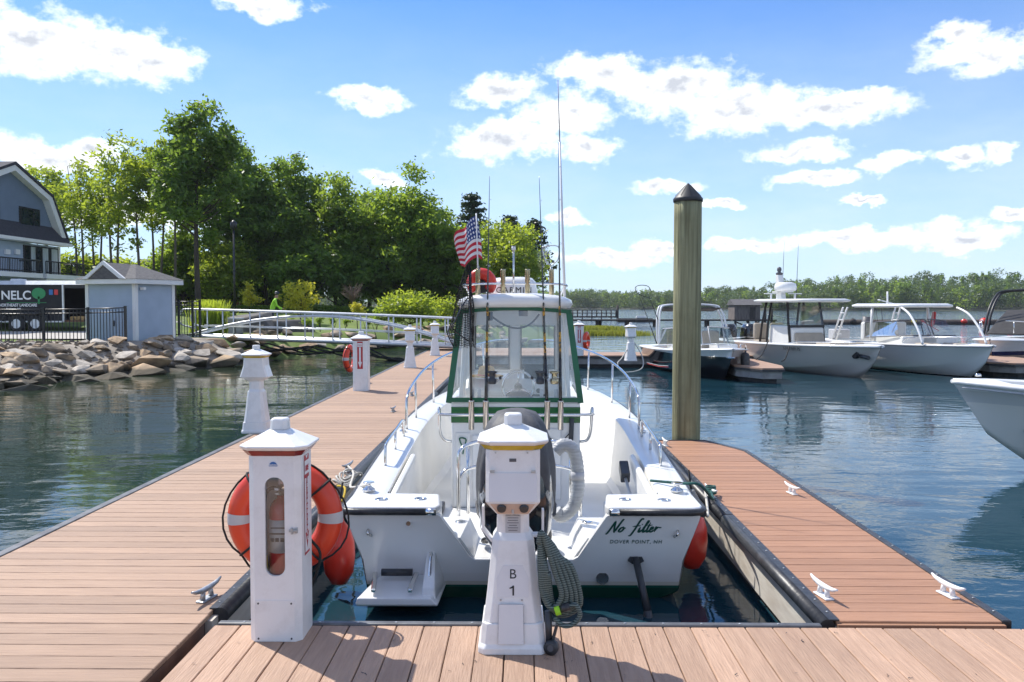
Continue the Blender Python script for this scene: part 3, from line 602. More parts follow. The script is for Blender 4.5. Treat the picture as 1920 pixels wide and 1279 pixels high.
# ------------------------------------------------------------------ pedestals
def chsq(hx, hy, c, z, cx=0, cy=0):
    """square ring with chamfered corners"""
    return [(cx-hx+c,cy-hy,z),(cx+hx-c,cy-hy,z),(cx+hx,cy-hy+c,z),(cx+hx,cy+hy-c,z),(cx+hx-c,cy+hy,z),(cx-hx+c,cy+hy,z),(cx-hx,cy+hy-c,z),(cx-hx,cy-hy+c,z)]
def power_pedestal(loc, rz, label, front=True, cable=False):
    t = thing('power_pedestal', label, 'power pedestal', loc, rz, None)
    b = MB(); b.loft([chsq(.172,.172,.03,0), chsq(.172,.172,.03,.03), chsq(.162,.162,.03,.05), chsq(.152,.152,.03,.15)], cap1=True); b.build('base', 'ped_white', t, bevel=.006)
    b = MB(); b.loft([chsq(.146,.146,.035,.15), chsq(.128,.128,.035,.30), chsq(.103,.103,.032,.55), chsq(.082,.082,.025,.585), chsq(.080,.080,.022,.70)]); b.build('column', 'ped_white', t, bevel=.005)
    # head: front and back flare out towards the bottom
    def hd(z, hx, hy): return [(-hx+.02,-hy,z),(hx-.02,-hy,z),(hx,-hy+.02,z),(hx,hy-.02,z),(hx-.02,hy,z),(-hx+.02,hy,z),(-hx,hy-.02,z),(-hx,-hy+.02,z)]
    b = MB(); b.loft([hd(.684,.082,.118), hd(.750,.134,.156), hd(.90,.134,.138), hd(1.008,.134,.134)] if front else [hd(.69,.082,.082), hd(.750,.134,.190), hd(.90,.134,.142), hd(1.008,.134,.134)]); h = b.build('head', 'ped_white', t, bevel=.004)
    b = MB(); b.loft([chsq(.140,.140,.045,1.008), chsq(.160,.160,.055,1.032)]); b.build('lens', 'lens_amber', t)
    b = MB(); b.loft([chsq(.162,.162,.055,1.0325), chsq(.176,.176,.06,1.046), chsq(.176,.176,.06,1.055), chsq(.045,.045,.018,1.118)]); rf = b.build('roof', 'ped_white', t, bevel=.004)
    b = MB(); b.loft([chsq(.045,.045,.018,1.1185), chsq(.044,.044,.018,1.165), chsq(.036,.036,.015,1.174)]); b.build('finial', 'ped_white', rf, bevel=.003)
    if front:
        s = math.atan2(.018,.150)
        Mx = Matrix.Rotation(-s,3,'X')
        b = MB(); b.box((0,-.1495,.826),(.236,.006,.142), M=Mx); pn = b.build('flap_door', 'ped_panel', h, bevel=.002)
        b = MB(); b.box((-.1,-.151,.905),(.022,.012,.012)); b.box((.1,-.151,.905),(.022,.012,.012)); b.build('hinge', 'galv', h)
        # receptacle face under the head
        k = math.atan2(.106,.058); Mr = Matrix.Rotation(math.atan2(.058,.106)-PI/2+PI/2,3,'X')
        b = MB(); fy = lambda z, d=0: -.118-(z-.684)/.066*.038-d
        b.add([(-.075,fy(.689,.003),.689),(.075,fy(.689,.003),.689),(.110,fy(.745,.003),.745),(-.110,fy(.745,.003),.745)], [(0,1,2,3)]); b.build('receptacle_face', 'beige', h, solid=.004)
        for q in (-.055,.055):
            zz = .727; b = MB(); b.lathe([(.0235,0),(.021,.012)], (0,0,0), n=14); oo = b.build('receptacle', 'dash_dark', h); oo.location = (q, fy(zz,.005), zz-.003); oo.rotation_euler = (R(90+30),0,0)
        MB().box((0,fy(.706,.006),.704),(.012,.006,.02)).build('latch', 'galv', h)
        MB().box((0,-.0835,.635),(.075,.003,.10)).build('notice_plate', 'label_grey', t)
        lettering('lettering', 'LIGHTHOUSE', .011, 'ink_grey', t, (0,-.0855,.671))
        for i, w in enumerate((.055,.05,.058,.04,.052,.045)): MB().box((0,-.0855,.660-i*.0125),(w,.001,.003)).build('print', 'ink_grey', t)
        MB().box((0,-.1365,.958),(.034,.003,.016)).build('rating_plate', 'ink_grey', h)
        MB().lathe([(.005,0),(.004,.003)], (-.085,0,0), n=8)
        # number panel, sloping with the column
        sl = math.atan2(.025,.25); Mc = Matrix.Rotation(-sl,3,'X')
        yy = lambda z: -(.128-(z-.30)/.25*.025)
        b = MB(); pts = [(-.078,.275),(.078,.275),(.078,.37),(.048,.43),(-.048,.43),(-.078,.37)]
        b.add([(x,yy(z)-.0025,z) for x,z in pts], [tuple(range(6))]); b.build('number_plate', 'ped_panel', t, solid=.002)
        lettering('lettering', 'B', .066, 'ink', t, (0,yy(.385)-.0045,.367), (PI/2-sl,0,0))
        b = MB(); b.add([(x,yy(.285+z)-.0045,.285+z) for x,z in ((-.002,0),(.006,0),(.006,.048),(.0,.048),(-.006,.042),(-.016,.038),(-.016,.032),(-.002,.036))],[tuple(range(8))]); b.build('lettering', 'ink', t, solid=.001)
        b = MB(); b.add([(-.072,-.1665,.055),(.055,-.1665,.055),(.05,-.1455,.245),(-.068,-.1455,.245)], [(0,1,2,3)])
        ap = b.build('access_panel', 'ped_panel', t, solid=.006)
        MB().tube([(-.072,-.1675,.055),(.055,-.1675,.055),(.05,-.1465,.245),(-.068,-.1465,.245)], .0012, 4, closed=True).build('panel_seam', 'ink_grey', t)
        b = MB()
        for (x,z,y) in ((-.065,.066,-.168),(.048,.066,-.168),(.043,.234,-.149),(-.061,.234,-.149),(-.06,.263,-.136),(.045,.263,-.136),(-.085,.995,-.137),(.072,.995,-.137)): b.lathe([(.0045,-.003),(.0045,.001)], (x,y,z), n=8, axis='y')
        b.build('screws', 'galv', t, kind='stuff')
        b = MB(); b.box((-.15,-.02,.655),(.012,.06,.11)); b.box((-.13,-.02,.565),(.014,.06,.09), M=Matrix.Rotation(R(-38),3,'Y')); b.build('cable_hanger', 'ped_white', t, bevel=.003)
        b = MB(); b.box((.15,-.02,.625),(.012,.06,.13)); b.box((.125,-.02,.56),(.06,.06,.014)); b.build('cable_hanger', 'ped_white', t, bevel=.003)
    return t
pB = gnd(962,1206,-.008)
power_pedestal((pB.x, 4.37, -.008), 0, 'white lighthouse shaped power pedestal marked B 1 in the centre foreground')
def ped_at(px, py, rz, label): p = gnd(px,py); power_pedestal((p.x,p.y+.1,0), rz, label, front=False)
ped_at(478,812, PI/2, 'white power pedestal on the walkway edge behind the near fire box')
ped_at(768,690, R(8), 'white power pedestal on the walkway, nearer of two before the gangway foot')
ped_at(815,667, R(8), 'white power pedestal on the walkway, farther of two before the gangway foot')
ped_at(1183,677, R(8), 'white power pedestal on the far cross dock with a looped grey cable')

def slot(w, h, r, n=6):
    pts = []
    for cx, cz, a0 in ((w/2-r,h/2-r,0),(-w/2+r,h/2-r,PI/2),(-w/2+r,-h/2+r,PI),(w/2-r,-h/2+r,1.5*PI)):
        for i in range(n+1): a = a0+PI/2*i/n; pts.append((cx+r*math.cos(a), cz+r*math.sin(a)))
    return pts
def fire_box(loc, rz, label, detail=True):
    t = thing('fire_pedestal', label, 'fire extinguisher box', loc, rz, None)
    hx, hy, c, H = .150,.150,.035,1.0
    ring = chsq(hx,hy,c,0)
    b = MB()
    if detail:
        # front and back walls have a long rounded opening
        sp = slot(.112,.53,.05); cx0, cz0 = .005,.62; x0, x1, z0, z1 = -hx+c, hx-c, .0, H
        inner = [(cx0+p[0], cz0+p[1]) for p in sp]; outer = []
        for (x,z) in inner:
            dx, dz = x-cx0, z-cz0; k = min(((x1-cx0) if dx > 0 else (cx0-x0))/max(abs(dx),1e-6), ((z1-cz0) if dz > 0 else (cz0-z0))/max(abs(dz),1e-6)); outer.append((cx0+dx*k, cz0+dz*k))
        n = len(inner)
        for cxn, czn in ((x0,z0),(x1,z0),(x1,z1),(x0,z1)):
            j = min(range(n), key=lambda q: (outer[q][0]-cxn)**2+(outer[q][1]-czn)**2); outer[j] = (cxn,czn)
        for sy_ in (-1,1):
            b.loft([[(x,sy_*hy,z) for x,z in outer], [(x,sy_*hy,z) for x,z in inner], [(x,sy_*(hy-.018),z) for x,z in inner]], True, False, False)
        for sx_ in (-1,1): b.loft([[(sx_*x,y,z) for x,y in ((hx-c,-hy),(hx,-hy+c),(hx,hy-c),(hx-c,hy))] for z in (0,H)], False, False, False)
    else: b.loft([chsq(hx,hy,c,0), chsq(hx,hy,c,H)])
    body = b.build('cabinet', 'ped_white', t)
    b = MB(); b.loft([chsq(hx+.004,hy+.004,c,1.0), chsq(hx+.03,hy+.03,c+.01,1.03)]); b.build('lens', 'lens_red', t)
    b = MB(); b.loft([chsq(hx+.03,hy+.03,.045,1.0305), chsq(.197,.197,.06,1.046), chsq(.197,.197,.06,1.054), chsq(.056,.056,.02,1.125)]); rf = b.build('roof', 'ped_white', t, bevel=.004)
    b = MB(); b.loft([chsq(.052,.052,.02,1.1255), chsq(.049,.049,.02,1.176), chsq(.040,.040,.016,1.186)]); b.build('finial', 'ped_white', rf, bevel=.003)
    if detail:
        MB().prism([(cx0+p[0]*1.03, cz0+p[1]*1.01) for p in sp], -hy+.019,-hy+.022,'xz').build('window_pane', 'glass', t)
        MB().prism([(cx0+p[0]*1.03, cz0+p[1]*1.01) for p in sp], hy-.022,hy-.019,'xz').build('window_pane', 'glass', t)
        MB().bb(-hx+.02,hx-.02,-hy+.03,hy-.02,.30,.33).build('shelf', 'label_grey', t)
        b = MB(); b.bb(-hx+c,hx-c,-hy-.003,-hy+.001,.004,.225); b.build('access_panel', 'ped_white', t, bevel=.001)
        b = MB()
        for x in (-.095,.095):
            for z in (.018,.208): b.lathe([(.0055,-.005),(.0055,-.001)], (x,-hy,z), n=8, axis='y')
        b.build('screws', 'dash_dark', t, kind='stuff')
        MB().lathe([(.027,-.0025),(.027,.001)], (0,-hy,.945), n=24, axis='y').build('round_badge', 'white', t)
        b = MB(); pts = [(.024*math.cos(a),.024*math.sin(a)) for a in [PI*i/12 for i in range(13)]]; b.prism([(x,.945+z) for x,z in pts], -hy-.0045,-hy-.003,'xz'); b.build('badge_half', 'sticker_blue', t)
        lettering('lettering', 'EATON', .0125, 'white', t, (0,-hy-.0055,.9475), bold=.0003)
        b = MB(); b.box((.112,-hy-.006,.60),(.05,.01,.012)); b.box((.105,-hy-.008,.60),(.012,.014,.034)); b.box((.128,-hy+.006,.60),(.012,.014,.03)); b.build('latch', 'galv', t, bevel=.002)
    # arrow sticker on the side
    for side, rot in (((1,PI/2),) if detail else ((0,0),)):
        st = MB(); w = .05
        def pt(u, z, d=.002): return (hx+d, u, z) if side else (u, -hy-d, z)
        def poly(name, m, pts, d):
            b = MB(); b.add([pt(u,z,d) for u,z in pts], [tuple(range(len(pts)))]); return b.build(name, m, t)
        us = .0; s0 = poly('sticker', 'sticker_red', [(us-.055,.44),(us+.055,.44),(us+.055,.985),(us-.055,.985)], .002)
        poly('sticker_print', 'white', [(us-.05,.88),(us+.05,.88),(us+.05,.955),(us-.05,.955)], .0035)
        poly('sticker_print', 'white', [(us-.05,.455),(us+.05,.455),(us+.05,.86),(us+.018,.86),(us+.018,.56),(us+.038,.56),(us,.47),(us-.038,.56),(us-.018,.56),(us-.018,.86),(us-.05,.86)], .0035) if detail else poly('sticker_print', 'white', [(us-.04,.58),(us-.018,.58),(us-.018,.87),(us+.018,.87),(us+.018,.58),(us+.04,.58),(us,.46)], .0035)
        if detail:
            lettering('lettering', 'FIRE', .045, 'sticker_red', t, (hx+.0045, us, .897), (PI/2,0,PI/2), sx=.95)
            for i, ch in enumerate('EXTINGUISHER'): lettering('lettering', ch, .030, 'white', t, (hx+.0045, us, .835-i*.029), (PI/2,0,PI/2))
            b = MB(); b.add([pt(us-.03,.983,.0035),pt(us+.03,.983,.0035),pt(us,.963,.0035)],[(0,1,2)]); b.build('sticker_print','white',t)
        else: lettering('lettering', 'FIRE', .045, 'sticker_red', t, (us,-hy-.0045,.897))
    return t
pF = gnd(512,1192,-.035)
FBX, FBY = -1.262, 4.49
fire_box((FBX,FBY,-.008), 0, 'white fire extinguisher box with glazed slot window in the left foreground').scale = (.89,.89,.955)
ex = thing('fire_extinguisher', 'red fire extinguisher behind the window of the near white box', 'fire extinguisher', (FBX+.010,FBY-.038,.308))
MB().lathe([(.0001,0),(.055,.002),(.062,.012),(.062,.33),(.055,.365),(.035,.395),(.02,.405),(.02,.42),(.0001,.42)], n=24).build('cylinder', 'ext_red', ex)
MB().lathe([(.0626,.13),(.0626,.30)], n=24).build('label_band', 'label_grey', ex)
b = MB()
for i in range(3): b.box((-.03+i*.026,-.0632,.20),(.018,.003,.02))
b.box((0,-.0635,.262),(.07,.003,.006)); b.box((0,-.0635,.232),(.09,.003,.008)); b.build('label_print', 'ink', ex)
b = MB(); b.cyl((0,0,.42),(0,0,.45),.018,n=10); b.box((.0,-.03,.465),(.02,.10,.012)); b.box((.0,-.03,.44),(.02,.08,.010)); b.build('valve', 'galv', ex)
MB().tube(smooth_path([(0,0,.445),(-.04,-.02,.46),(-.075,-.02,.42),(-.082,-.02,.32),(-.08,-.02,.18),(-.078,-.02,.10)]), .009, 8).build('hose', 'rubber', ex)
MB().cyl((-.078,-.02,.11),(-.078,-.02,.03),.011,.018,10).build('nozzle', 'lens_amber', ex)
p = gnd(676,733); fire_box((p.x,p.y+.12,0), 0, 'white fire box with red arrow sticker, on the walkway beyond the bow', detail=False)
p = gnd(1087,668); fire_box((p.x,p.y+.4,0), 0, 'white fire box with red arrow sticker on the far cross dock', detail=False)

# ------------------------------------------------------------------ life rings
def life_ring(loc, rz, label, lines=True, squash=1.0):
    t = thing('life_ring', label, 'life ring', loc, rz, None)
    MB().torus((0,0,0), .245,.068, n=56, m=18).build('ring', 'ring_orange', t)
    for k in range(4):
        a0 = R(0+90*k); pth = [Vector((.245*math.cos(a0+u),0,.245*math.sin(a0+u))) for u in (-.11,-.055,0,.055,.11)]
        MB().tube(pth, .0695, 18, cap=False).build('reflective_band', 'label_grey', t)
    if lines:
        pth = []
        for k in range(4):
            a0 = R(40+90*k)
            for i in range(9):
                u = i/8; a = a0+u*PI/2; r = .315+.03*math.sin(u*PI); pth.append((r*math.cos(a), -.01+.02*math.sin(u*PI), r*math.sin(a)-.03*math.sin(u*PI)))
        MB().tube(pth, .006, 6, closed=True).build('grab_line', 'rope_black', t)
        for k in range(4):
            a0 = R(40+90*k); c = Vector((.245*math.cos(a0),0,.245*math.sin(a0))); e = Vector((math.cos(a0),0,math.sin(a0))); 
            MB().tube([c+e*(.075*math.cos(q))+Vector((0,.075*math.sin(q),0)) for q in [2*PI*i/14 for i in range(14)]], .007, 6, closed=True).build('lashing', 'rope_black', t)
    return t
life_ring((-1.305,4.73,.545), R(4), 'orange life ring with white bands behind the near fire box')
MB()
t = tag(MB().tube(smooth_path([(-1.24,4.75,.78),(-1.17,4.63,.50),(-1.10,4.66,.36),(-1.15,4.69,.18),(-1.20,4.72,.10),(-1.28,4.73,.08),(-1.34,4.71,.16),(-1.30,4.69,.20)]), .008, 7).build('throw_line', 'rope_black'), 'black throw line hanging below the near orange life ring', 'rope')
p = gnd(653,718); o = life_ring((p.x+.02,p.y+.15,.53), R(78), 'red life ring hanging on the walkway fire box beyond the bow'); 
p = gnd(1094,668); life_ring((p.x+.13,p.y+.4,.50), R(72), 'red life ring hanging on the fire box of the far cross dock', lines=False)

# shore power cord on pedestal B 1
x0, y0 = pB.x+.145, 4.25
pth = []
for k in range(5):
    ox = k*.014; wd_ = .045+.012*k; zt_ = .60-.018*k; zb_ = .22-.014*k; xo = x0+.012*k
    pth += [(xo-wd_*.4,y0-.03+ox*.3,zt_-.06),(xo-.005,y0-.035+ox,zt_),(xo+wd_*.45,y0-.03+ox,zt_-.07),(xo+wd_*.9+.02,y0-.03+ox,.40),(xo+wd_+.05,y0-.03+ox,zb_+.06),(xo+.045,y0-.03+ox,zb_),(xo+.0,y0-.035+ox*.6,zb_+.08),(xo-wd_*.2,y0-.035,.40)]
cd = thing('shore_power_cord', 'coiled dark green power cord hanging from the pedestal marked B 1', 'power cord', (x0,y0,.2), 0, None, True)
m, nt, N, L, bb_ = nodes_of('cord'); tc = N.new('ShaderNodeTexCoord'); wv = N.new('ShaderNodeTexWave'); wv.wave_type = 'BANDS'; wv.bands_direction = 'Z'; wv.inputs['Scale'].default_value = 28; wv.inputs['Distortion'].default_value = 2.5
L.new(tc.outputs['Object'], wv.inputs['Vector']); rp = N.new('ShaderNodeMix'); rp.data_type = 'RGBA'; L.new(wv.outputs[0], rp.inputs[0]); rp.inputs[6].default_value = (.012,.028,.026,1); rp.inputs[7].default_value = (.15,.20,.185,1); L.new(rp.outputs[2], bb_.inputs['Base Color']); bb_.inputs['Roughness'].default_value = .6
MB().tube(smooth_path(pth,5), .0135, 9).build('cord', 'cord', cd)
ex_, ey_, ez_ = x0+.165, y0-.02, .20
MB().tube(smooth_path([(x0+.06,y0-.02,.17),(x0+.10,y0-.03,.135),(x0+.15,y0-.03,.14),(x0+.185,y0-.03,.185),(x0+.165,y0-.03,.235),(x0+.13,y0-.03,.232)],6), .0125, 9).build('tail', 'cord', cd)
MB().cyl((x0+.135,y0-.03,.232),(x0+.085,y0-.03,.215),.021,.02,12).build('plug', 'rubber', cd)
MB().cyl((x0+.087,y0-.0305,.2155),(x0+.062,y0-.0305,.208),.026,.026,14).build('locking_ring', 'hivis', cd)
MB().cyl((x0+.03,y0-.01,.20),(x0+.035,y0-.01,-.0),.018,.016,10).build('drop_lead', 'dash_dark', cd)
wl = thing('caster_wheel', 'small black wheel at the foot of the pedestal marked B 1', 'wheel', (x0+.045,4.21,0.028))
MB().lathe([(.012,-.017),(.036,-.016),(.036,.016),(.012,.017)], (0,0,.001), n=20, axis='x').build('tyre', 'rubber', wl).rotation_euler = (0,0,R(70))
MB().lathe([(.016,-.019),(.016,.019)], (0,0,.001), n=12, axis='x').build('hub', 'ink_grey', wl).rotation_euler = (0,0,R(70))
MB().box((.012,.02,.045),(.014,.02,.13),M=Matrix.Rotation(R(14),3,'Y')).build('bracket', 'dash_dark', wl)
p = gnd(1183,677); gc = tag(MB().tube(smooth_path([(p.x+.12,p.y+.05,.55),(p.x+.35,p.y-.05,.1),(p.x+.25,p.y-.4,-.22),(p.x-.3,p.y-.5,-.30),(p.x-.45,p.y-.42,-.05),(p.x-.30,p.y-.2,.10),(p.x-.12,p.y,.35)]), .018, 6).build('shore_power_cord', 'rope_white'), 'pale cable looped from the far cross dock pedestal', 'power cord')
# ------------------------------------------------------------------ boats
def interp(tab, y):
    for i in range(len(tab)-1):
        a, c = tab[i], tab[i+1]
        if y <= c[0]:
            t = (y-a[0])/(c[0]-a[0]); t = max(0, t); return [a[k]+(c[k]-a[k])*t for k in range(len(a))]
    return list(tab[-1])
def smooth_tab(tab, n):
    """Catmull-Rom through the station table"""
    P = np.array(tab, float); out = []
    for q in np.linspace(0, len(P)-1, n):
        i = min(int(q), len(P)-2); t = q-i; p0, p1, p2, p3 = P[max(i-1,0)], P[i], P[i+1], P[min(i+2,len(P)-1)]
        out.append(.5*((2*p1)+(p2-p0)*t+(2*p0-5*p1+4*p2-p3)*t*t+(3*p1-p0-3*p2+p3)*t**3))
    return [list(o) for o in out]
def hull(t, tab, hm, rim='gel', capw=.22, y_in=(.3, 5.0), sole=.22, rail_m='rubber', liner='gel_liner', flare=.03, rake=.2, transom=True, railr=.028, aft_wall=True):
    """tab rows: y, half beam at sheer, sheer z, half beam at chine, chine z, keel z; bow is +y, waterline z = 0"""
    st = smooth_tab(tab, 30); sz0 = st[0][2]
    def yy(s, z): return s[0]+max(0,(1-s[0]/1.2))*(s[2]-z)*rake if s[0] < 1.2 else s[0]-(s[2]-z)*.62*max(0,(s[0]-tab[-1][0]*.60)/(tab[-1][0]*.40))**1.4-.25*max(0,(s[2]-z)-.7)*max(0,(s[0]-tab[-1][0]*.60)/(tab[-1][0]*.40))
    rings = []
    for s in st:
        _, bm, sz, cb, cz, kz = s; bm = max(bm,.004); cb = max(cb,.003)
        mx, mz = bm*.45+cb*.55-flare, sz*.42+cz*.58
        half = [(bm,sz),(bm*.72+cb*.28-flare*.6,sz*.7+cz*.3),(max(mx,.003),mz),(cb,cz),(cb*.96,cz-.03),(cb*.5,(cz*.4+kz*.6))]
        pr = [(-x,z) for x,z in half]+[(0,kz)]+[(x,z) for x,z in reversed(half)]
        rings.append([(x, yy(s,z), z) for x,z in pr])
    b = MB(); b.loft(rings, False, False, False, True)
    if transom: b.add(rings[0], [tuple(range(len(rings[0])))])
    h = b.build('hull', hm, t)
    # gunwale cap with a rolled inner lip
    outer = [(s[1],s[0],s[2]) for s in st]; cap = []
    def inner(s):
        return max(0.0, s[1]-capw) if y_in[0] <= s[0] <= y_in[1] else 0.0
    g = MB(); rr = []
    for s in st:
        i = inner(s)
        if i <= .05: i = 0.0
        rr.append((s, i))
    for sd in (-1,1):
        ring = []
        for s, i in rr:
            bm = max(s[1],.004); ring.append([(sd*bm,s[0],s[2]),(sd*bm,s[0],s[2]+.03),(sd*(bm-min(.02,bm*.5)),s[0],s[2]+.045),(sd*min(i+.03,bm*.98) if i else 0.0,s[0],s[2]+.045+(.0 if i else .05*min(1,bm))),(sd*i,s[0],s[2]+(.03 if i else .045+.05*min(1,bm)))])
        g.loft(ring, False, False, False, True)
    gw = g.build('gunwale', rim, t)
    # liner: walls and sole
    ins = [s for s, i in rr if i > 0 and s[0] > .36]
    if ins:
        rg = []
        for s in ins:
            ub = max(0,min(1,(s[0]-tab[-1][0]*.55)/(tab[-1][0]*.15))); sole_ = sole*(1-ub)+max(sole,s[2]-.22)*ub
            fq = max(0,min(1,(sole_-s[4])/max(.05,s[2]-s[4]))); hwz = s[3]+(s[1]-s[3])*fq-flare-.05; shft = 1 if s[0] < tab[-1][0]*.6 else .82
            i = inner(s); lo = max(.02, min(i-.05, hwz*shft)); rg.append([(-i,s[0],s[2]+.03),(-lo,s[0],sole_+.06),(-lo+.05*min(1,lo*4),s[0],sole_),(lo-.05*min(1,lo*4),s[0],sole_),(lo,s[0],sole_+.06),(i,s[0],s[2]+.03)])
        l = MB(); l.loft(rg, False, False, False); (l.add(rg[0],[tuple(range(6))]) if aft_wall else None); l.add(rg[-1],[tuple(range(6))]); l.build('liner', liner, t)
    if rail_m:
        for sd in (-1,1):
            MB().tube([(sd*(max(s[1],.004)+.008),s[0],s[2]+.005) for s in st], railr, 8).build('rub_rail', rail_m, t)
    return st
def rail(t, pts, r=.013, name='rail', m='steel', k=5): return MB().tube(smooth_path(pts,k), r, 8).build(name, m, t)
def posts(t, pairs, r=.012, name='stanchion', m='steel'):
    for a, c in pairs: MB().cyl(a, c, r, n=8).build(name, m, t)

BX, BY = 0.0, 6.02
bt = thing('moored_boat', 'white centre console boat with green trim named No filter, moored stern to', 'boat', (BX,BY,WZ), 0)
def bl(px, py, Y): p = at(px,py,Y); return Vector((p.x-BX, Y-BY, p.z-WZ))
TAB = [(0,1.25,.67,1.13,.06,-.34),(1.0,1.275,.72,1.15,.06,-.35),(2.0,1.28,.78,1.14,.07,-.36),(3.0,1.27,.845,1.10,.09,-.36),(4.0,1.20,.905,1.0,.13,-.35),(5.0,1.03,.965,.80,.21,-.30),(6.0,.72,1.02,.48,.34,-.20),(6.8,.36,1.065,.18,.5,.0),(7.3,.03,1.09,.015,.8,.45)]
hull(bt, TAB, 'hull_main', capw=.25, y_in=(-1,5.6), sole=.20, transom=False, rake=.36, railr=.026, aft_wall=False)
RK = .36
def ty(z): return (.67-z)*RK            # raked transom
# transom with its engine cut-out (each side and the sill are one moulding)
out = [(-1.25,.67),(-.60,.67),(-.58,.655),(-.375,.335),(-.34,.315),(.36,.315),(.395,.335),(.585,.655),(.605,.67),(1.25,.67),(1.205,.50),(1.145,.30),(1.13,.06),(1.085,.03),(.55,-.18),(0,-.34),(-.55,-.18),(-1.085,.03),(-1.13,.06),(-1.145,.30),(-1.205,.50)]
b = MB(); b.loft([[(x,ty(z)-.004,z) for x,z in out],[(x,ty(z)+.07,z) for x,z in out]], True, True, True); b.build('transom', 'hull_main', bt, bevel=.012)
# quarter decks and cap over the transom, with the black rub rail
for sd in (-1,1):
    x0, x1 = (.60,1.262)
    P = [(sd*x0,-.02),(sd*(x1-.07),-.02),(sd*(x1-.02),.0),(sd*x1,.06),(sd*x1,.44),(sd*(x0+.02),.40),(sd*(x0-.02),.05)]
    if sd < 0: P = P[::-1]
    MB().prism(P, .672,.725,'xy').build('quarter_deck', 'gel', bt, bevel=.016, seg=3)
    MB().tube([(sd*.66,-.028,.69),(sd*1.17,-.028,.69),(sd*1.235,-.012,.69),(sd*1.272,.05,.69),(sd*1.278,.5,.70)], .024, 10).build('rub_rail', 'rubber', bt)
    MB().tube([(sd*.60,-.028,.69),(sd*.672,-.028,.69)], .027, 10).build('rail_end_cap', 'steel', bt)
    MB().lathe([(.045,.0),(.045,.006),(.032,.008),(.030,.002)], (sd*.74,.22,.725), n=18).build('rod_holder_flush', 'steel', bt)
    MB().lathe([(.050,.0),(.048,.006),(.034,.008),(.032,.002)], (sd*1.02,.20,.725), n=18).build('rod_holder_flush', 'steel', bt)
    MB().lathe([(.05,0),(.046,.012),(.02,.03),(.018,.05),(.045,.058),(.04,.066)], (sd*1.15,.42,.745), n=14).build('deck_cleat', 'steel', bt)
    if sd < 0: MB().lathe([(.016,-.02),(.016,.01)], (sd*.80,ty(.60)-.004,.60), n=12, axis='y').build('through_hull', 'steel', bt)
    MB().tube([(sd*1.09,ty(.545)-.005,.545),(sd*1.085,ty(.53)-.045,.53),(sd*1.07,ty(.50)-.005,.50)], .011, 7).build('tow_eye', 'steel', bt)
    # bolsters inside the aft corner
    MB().prism([(.40,.28),(.62,.28),(1.7,.72),(1.75,.80),(.40,.70)], sd*.955, sd*1.01, 'yz').build('side_pocket', 'gel_liner', bt, bevel=.03)
# splash well in front of the cut-out
b = MB(); b.add([(-.345,.15,.317),(.365,.15,.317),(.365,.80,.30),(-.345,.80,.30)], [(0,1,2,3)])
for sd, xi, xo in ((-1,-.345,-.64),(1,.365,.65)):
    b.add([(xi,.15,.317),(xi,.80,.30),(xi+sd*.07,.80,.45),(xi+sd*.10,.12,.47)], [(0,1,2,3)]); b.add([(xi+sd*.10,.12,.47),(xi+sd*.07,.80,.45),(xo,.80,.45),(xo,.12,.47)], [(0,1,2,3)]); b.add([(xo,.27,.468),(xo,.80,.45),(xo,.80,.20),(xo,.27,.20)], [(0,1,2,3)])
b.add([(-.64,.80,.45),(-.415,.80,.45),(-.345,.80,.30),(.365,.80,.30),(.435,.80,.45),(.65,.80,.45),(.65,.80,.20),(-.64,.80,.20)], [tuple(range(8))])
b.build('splash_well', 'gel', bt, solid=.015)
for sd in (-1,1): MB().bb(sd*.635,sd*1.03,.36,.40,.20,.675).build('aft_bulkhead', 'gel_liner', bt, bevel=.01); MB().bb(sd*.60,sd*.63,.185,.40,.45,.675).build('aft_bulkhead', 'gel', bt, bevel=.01)
for q, y in ((-.48,.62),(.50,.62)): MB().lathe([(.042,.0),(.042,.008),(.03,.012),(.0001,.012)], (q,y,.455), n=16).build('hatch_ring', 'steel', bt)
# chrome grab rails beside the engine
for x in (-.50,.45):
    s = -1 if x < 0 else 1
    rail(bt, [(x,.72,.48),(x,.72,.90),(x-s*.02,.74,1.0),(x-s*.10,.80,1.04),(x-s*.22,.86,1.05)], .016, 'engine_rail')
    rail(bt, [(x,.72,.76),(x-s*.06,.76,.84),(x-s*.22,.84,.86)], .013, 'engine_rail')
    MB().cyl((x-s*.07,.80,.48),(x-s*.07,.80,1.03),.014,n=8).build('engine_rail', 'steel', bt)
# swim platform with folded ladder, handle, trim tabs
b = MB(); b.loft([[(-1.12,-.22,.09),(-.58,-.22,.09),(-.56,.30,.09),(-1.08,.30,.09)],[(-1.13,-.24,.105),(-.57,-.24,.105),(-.55,.30,.105),(-1.09,.30,.105)],[(-1.12,-.235,.15),(-.62,-.235,.15),(-.62,.22,.19),(-1.00,.22,.19)]]); pf = b.build('swim_platform', 'gel', bt, bevel=.014)
b = MB(); b.loft([[(-.69,-.20,.10),(-.585,-.20,.10),(-.55,.30,.10),(-.69,.30,.10)],[(-.685,-.17,.20),(-.60,-.17,.20),(-.57,.26,.20),(-.685,.26,.20)],[(-.68,.08,.37),(-.62,.08,.37),(-.62,.18,.37),(-.68,.18,.37)]]); b.build('platform_bracket', 'gel', pf, bevel=.014)
for x in (-1.03,-.76): MB().box((x,-.06,.205),(.035,.28,.03),M=Matrix.Rotation(R(7 if x < -.9 else -3),3,'Z')@Matrix.Rotation(R(8),3,'X')).build('ladder_side', 'steel', pf, bevel=.008)
for y in (.065,): MB().cyl((-1.0,y,.235),(-.78,y,.235),.026,n=12).build('ladder_tread', 'rubber', pf)
rail(pf, [(-.645,-.06,.20),(-.645,-.09,.23),(-.645,.0,.36),(-.645,.05,.38),(-.645,.06,.36)], .011, 'handle')
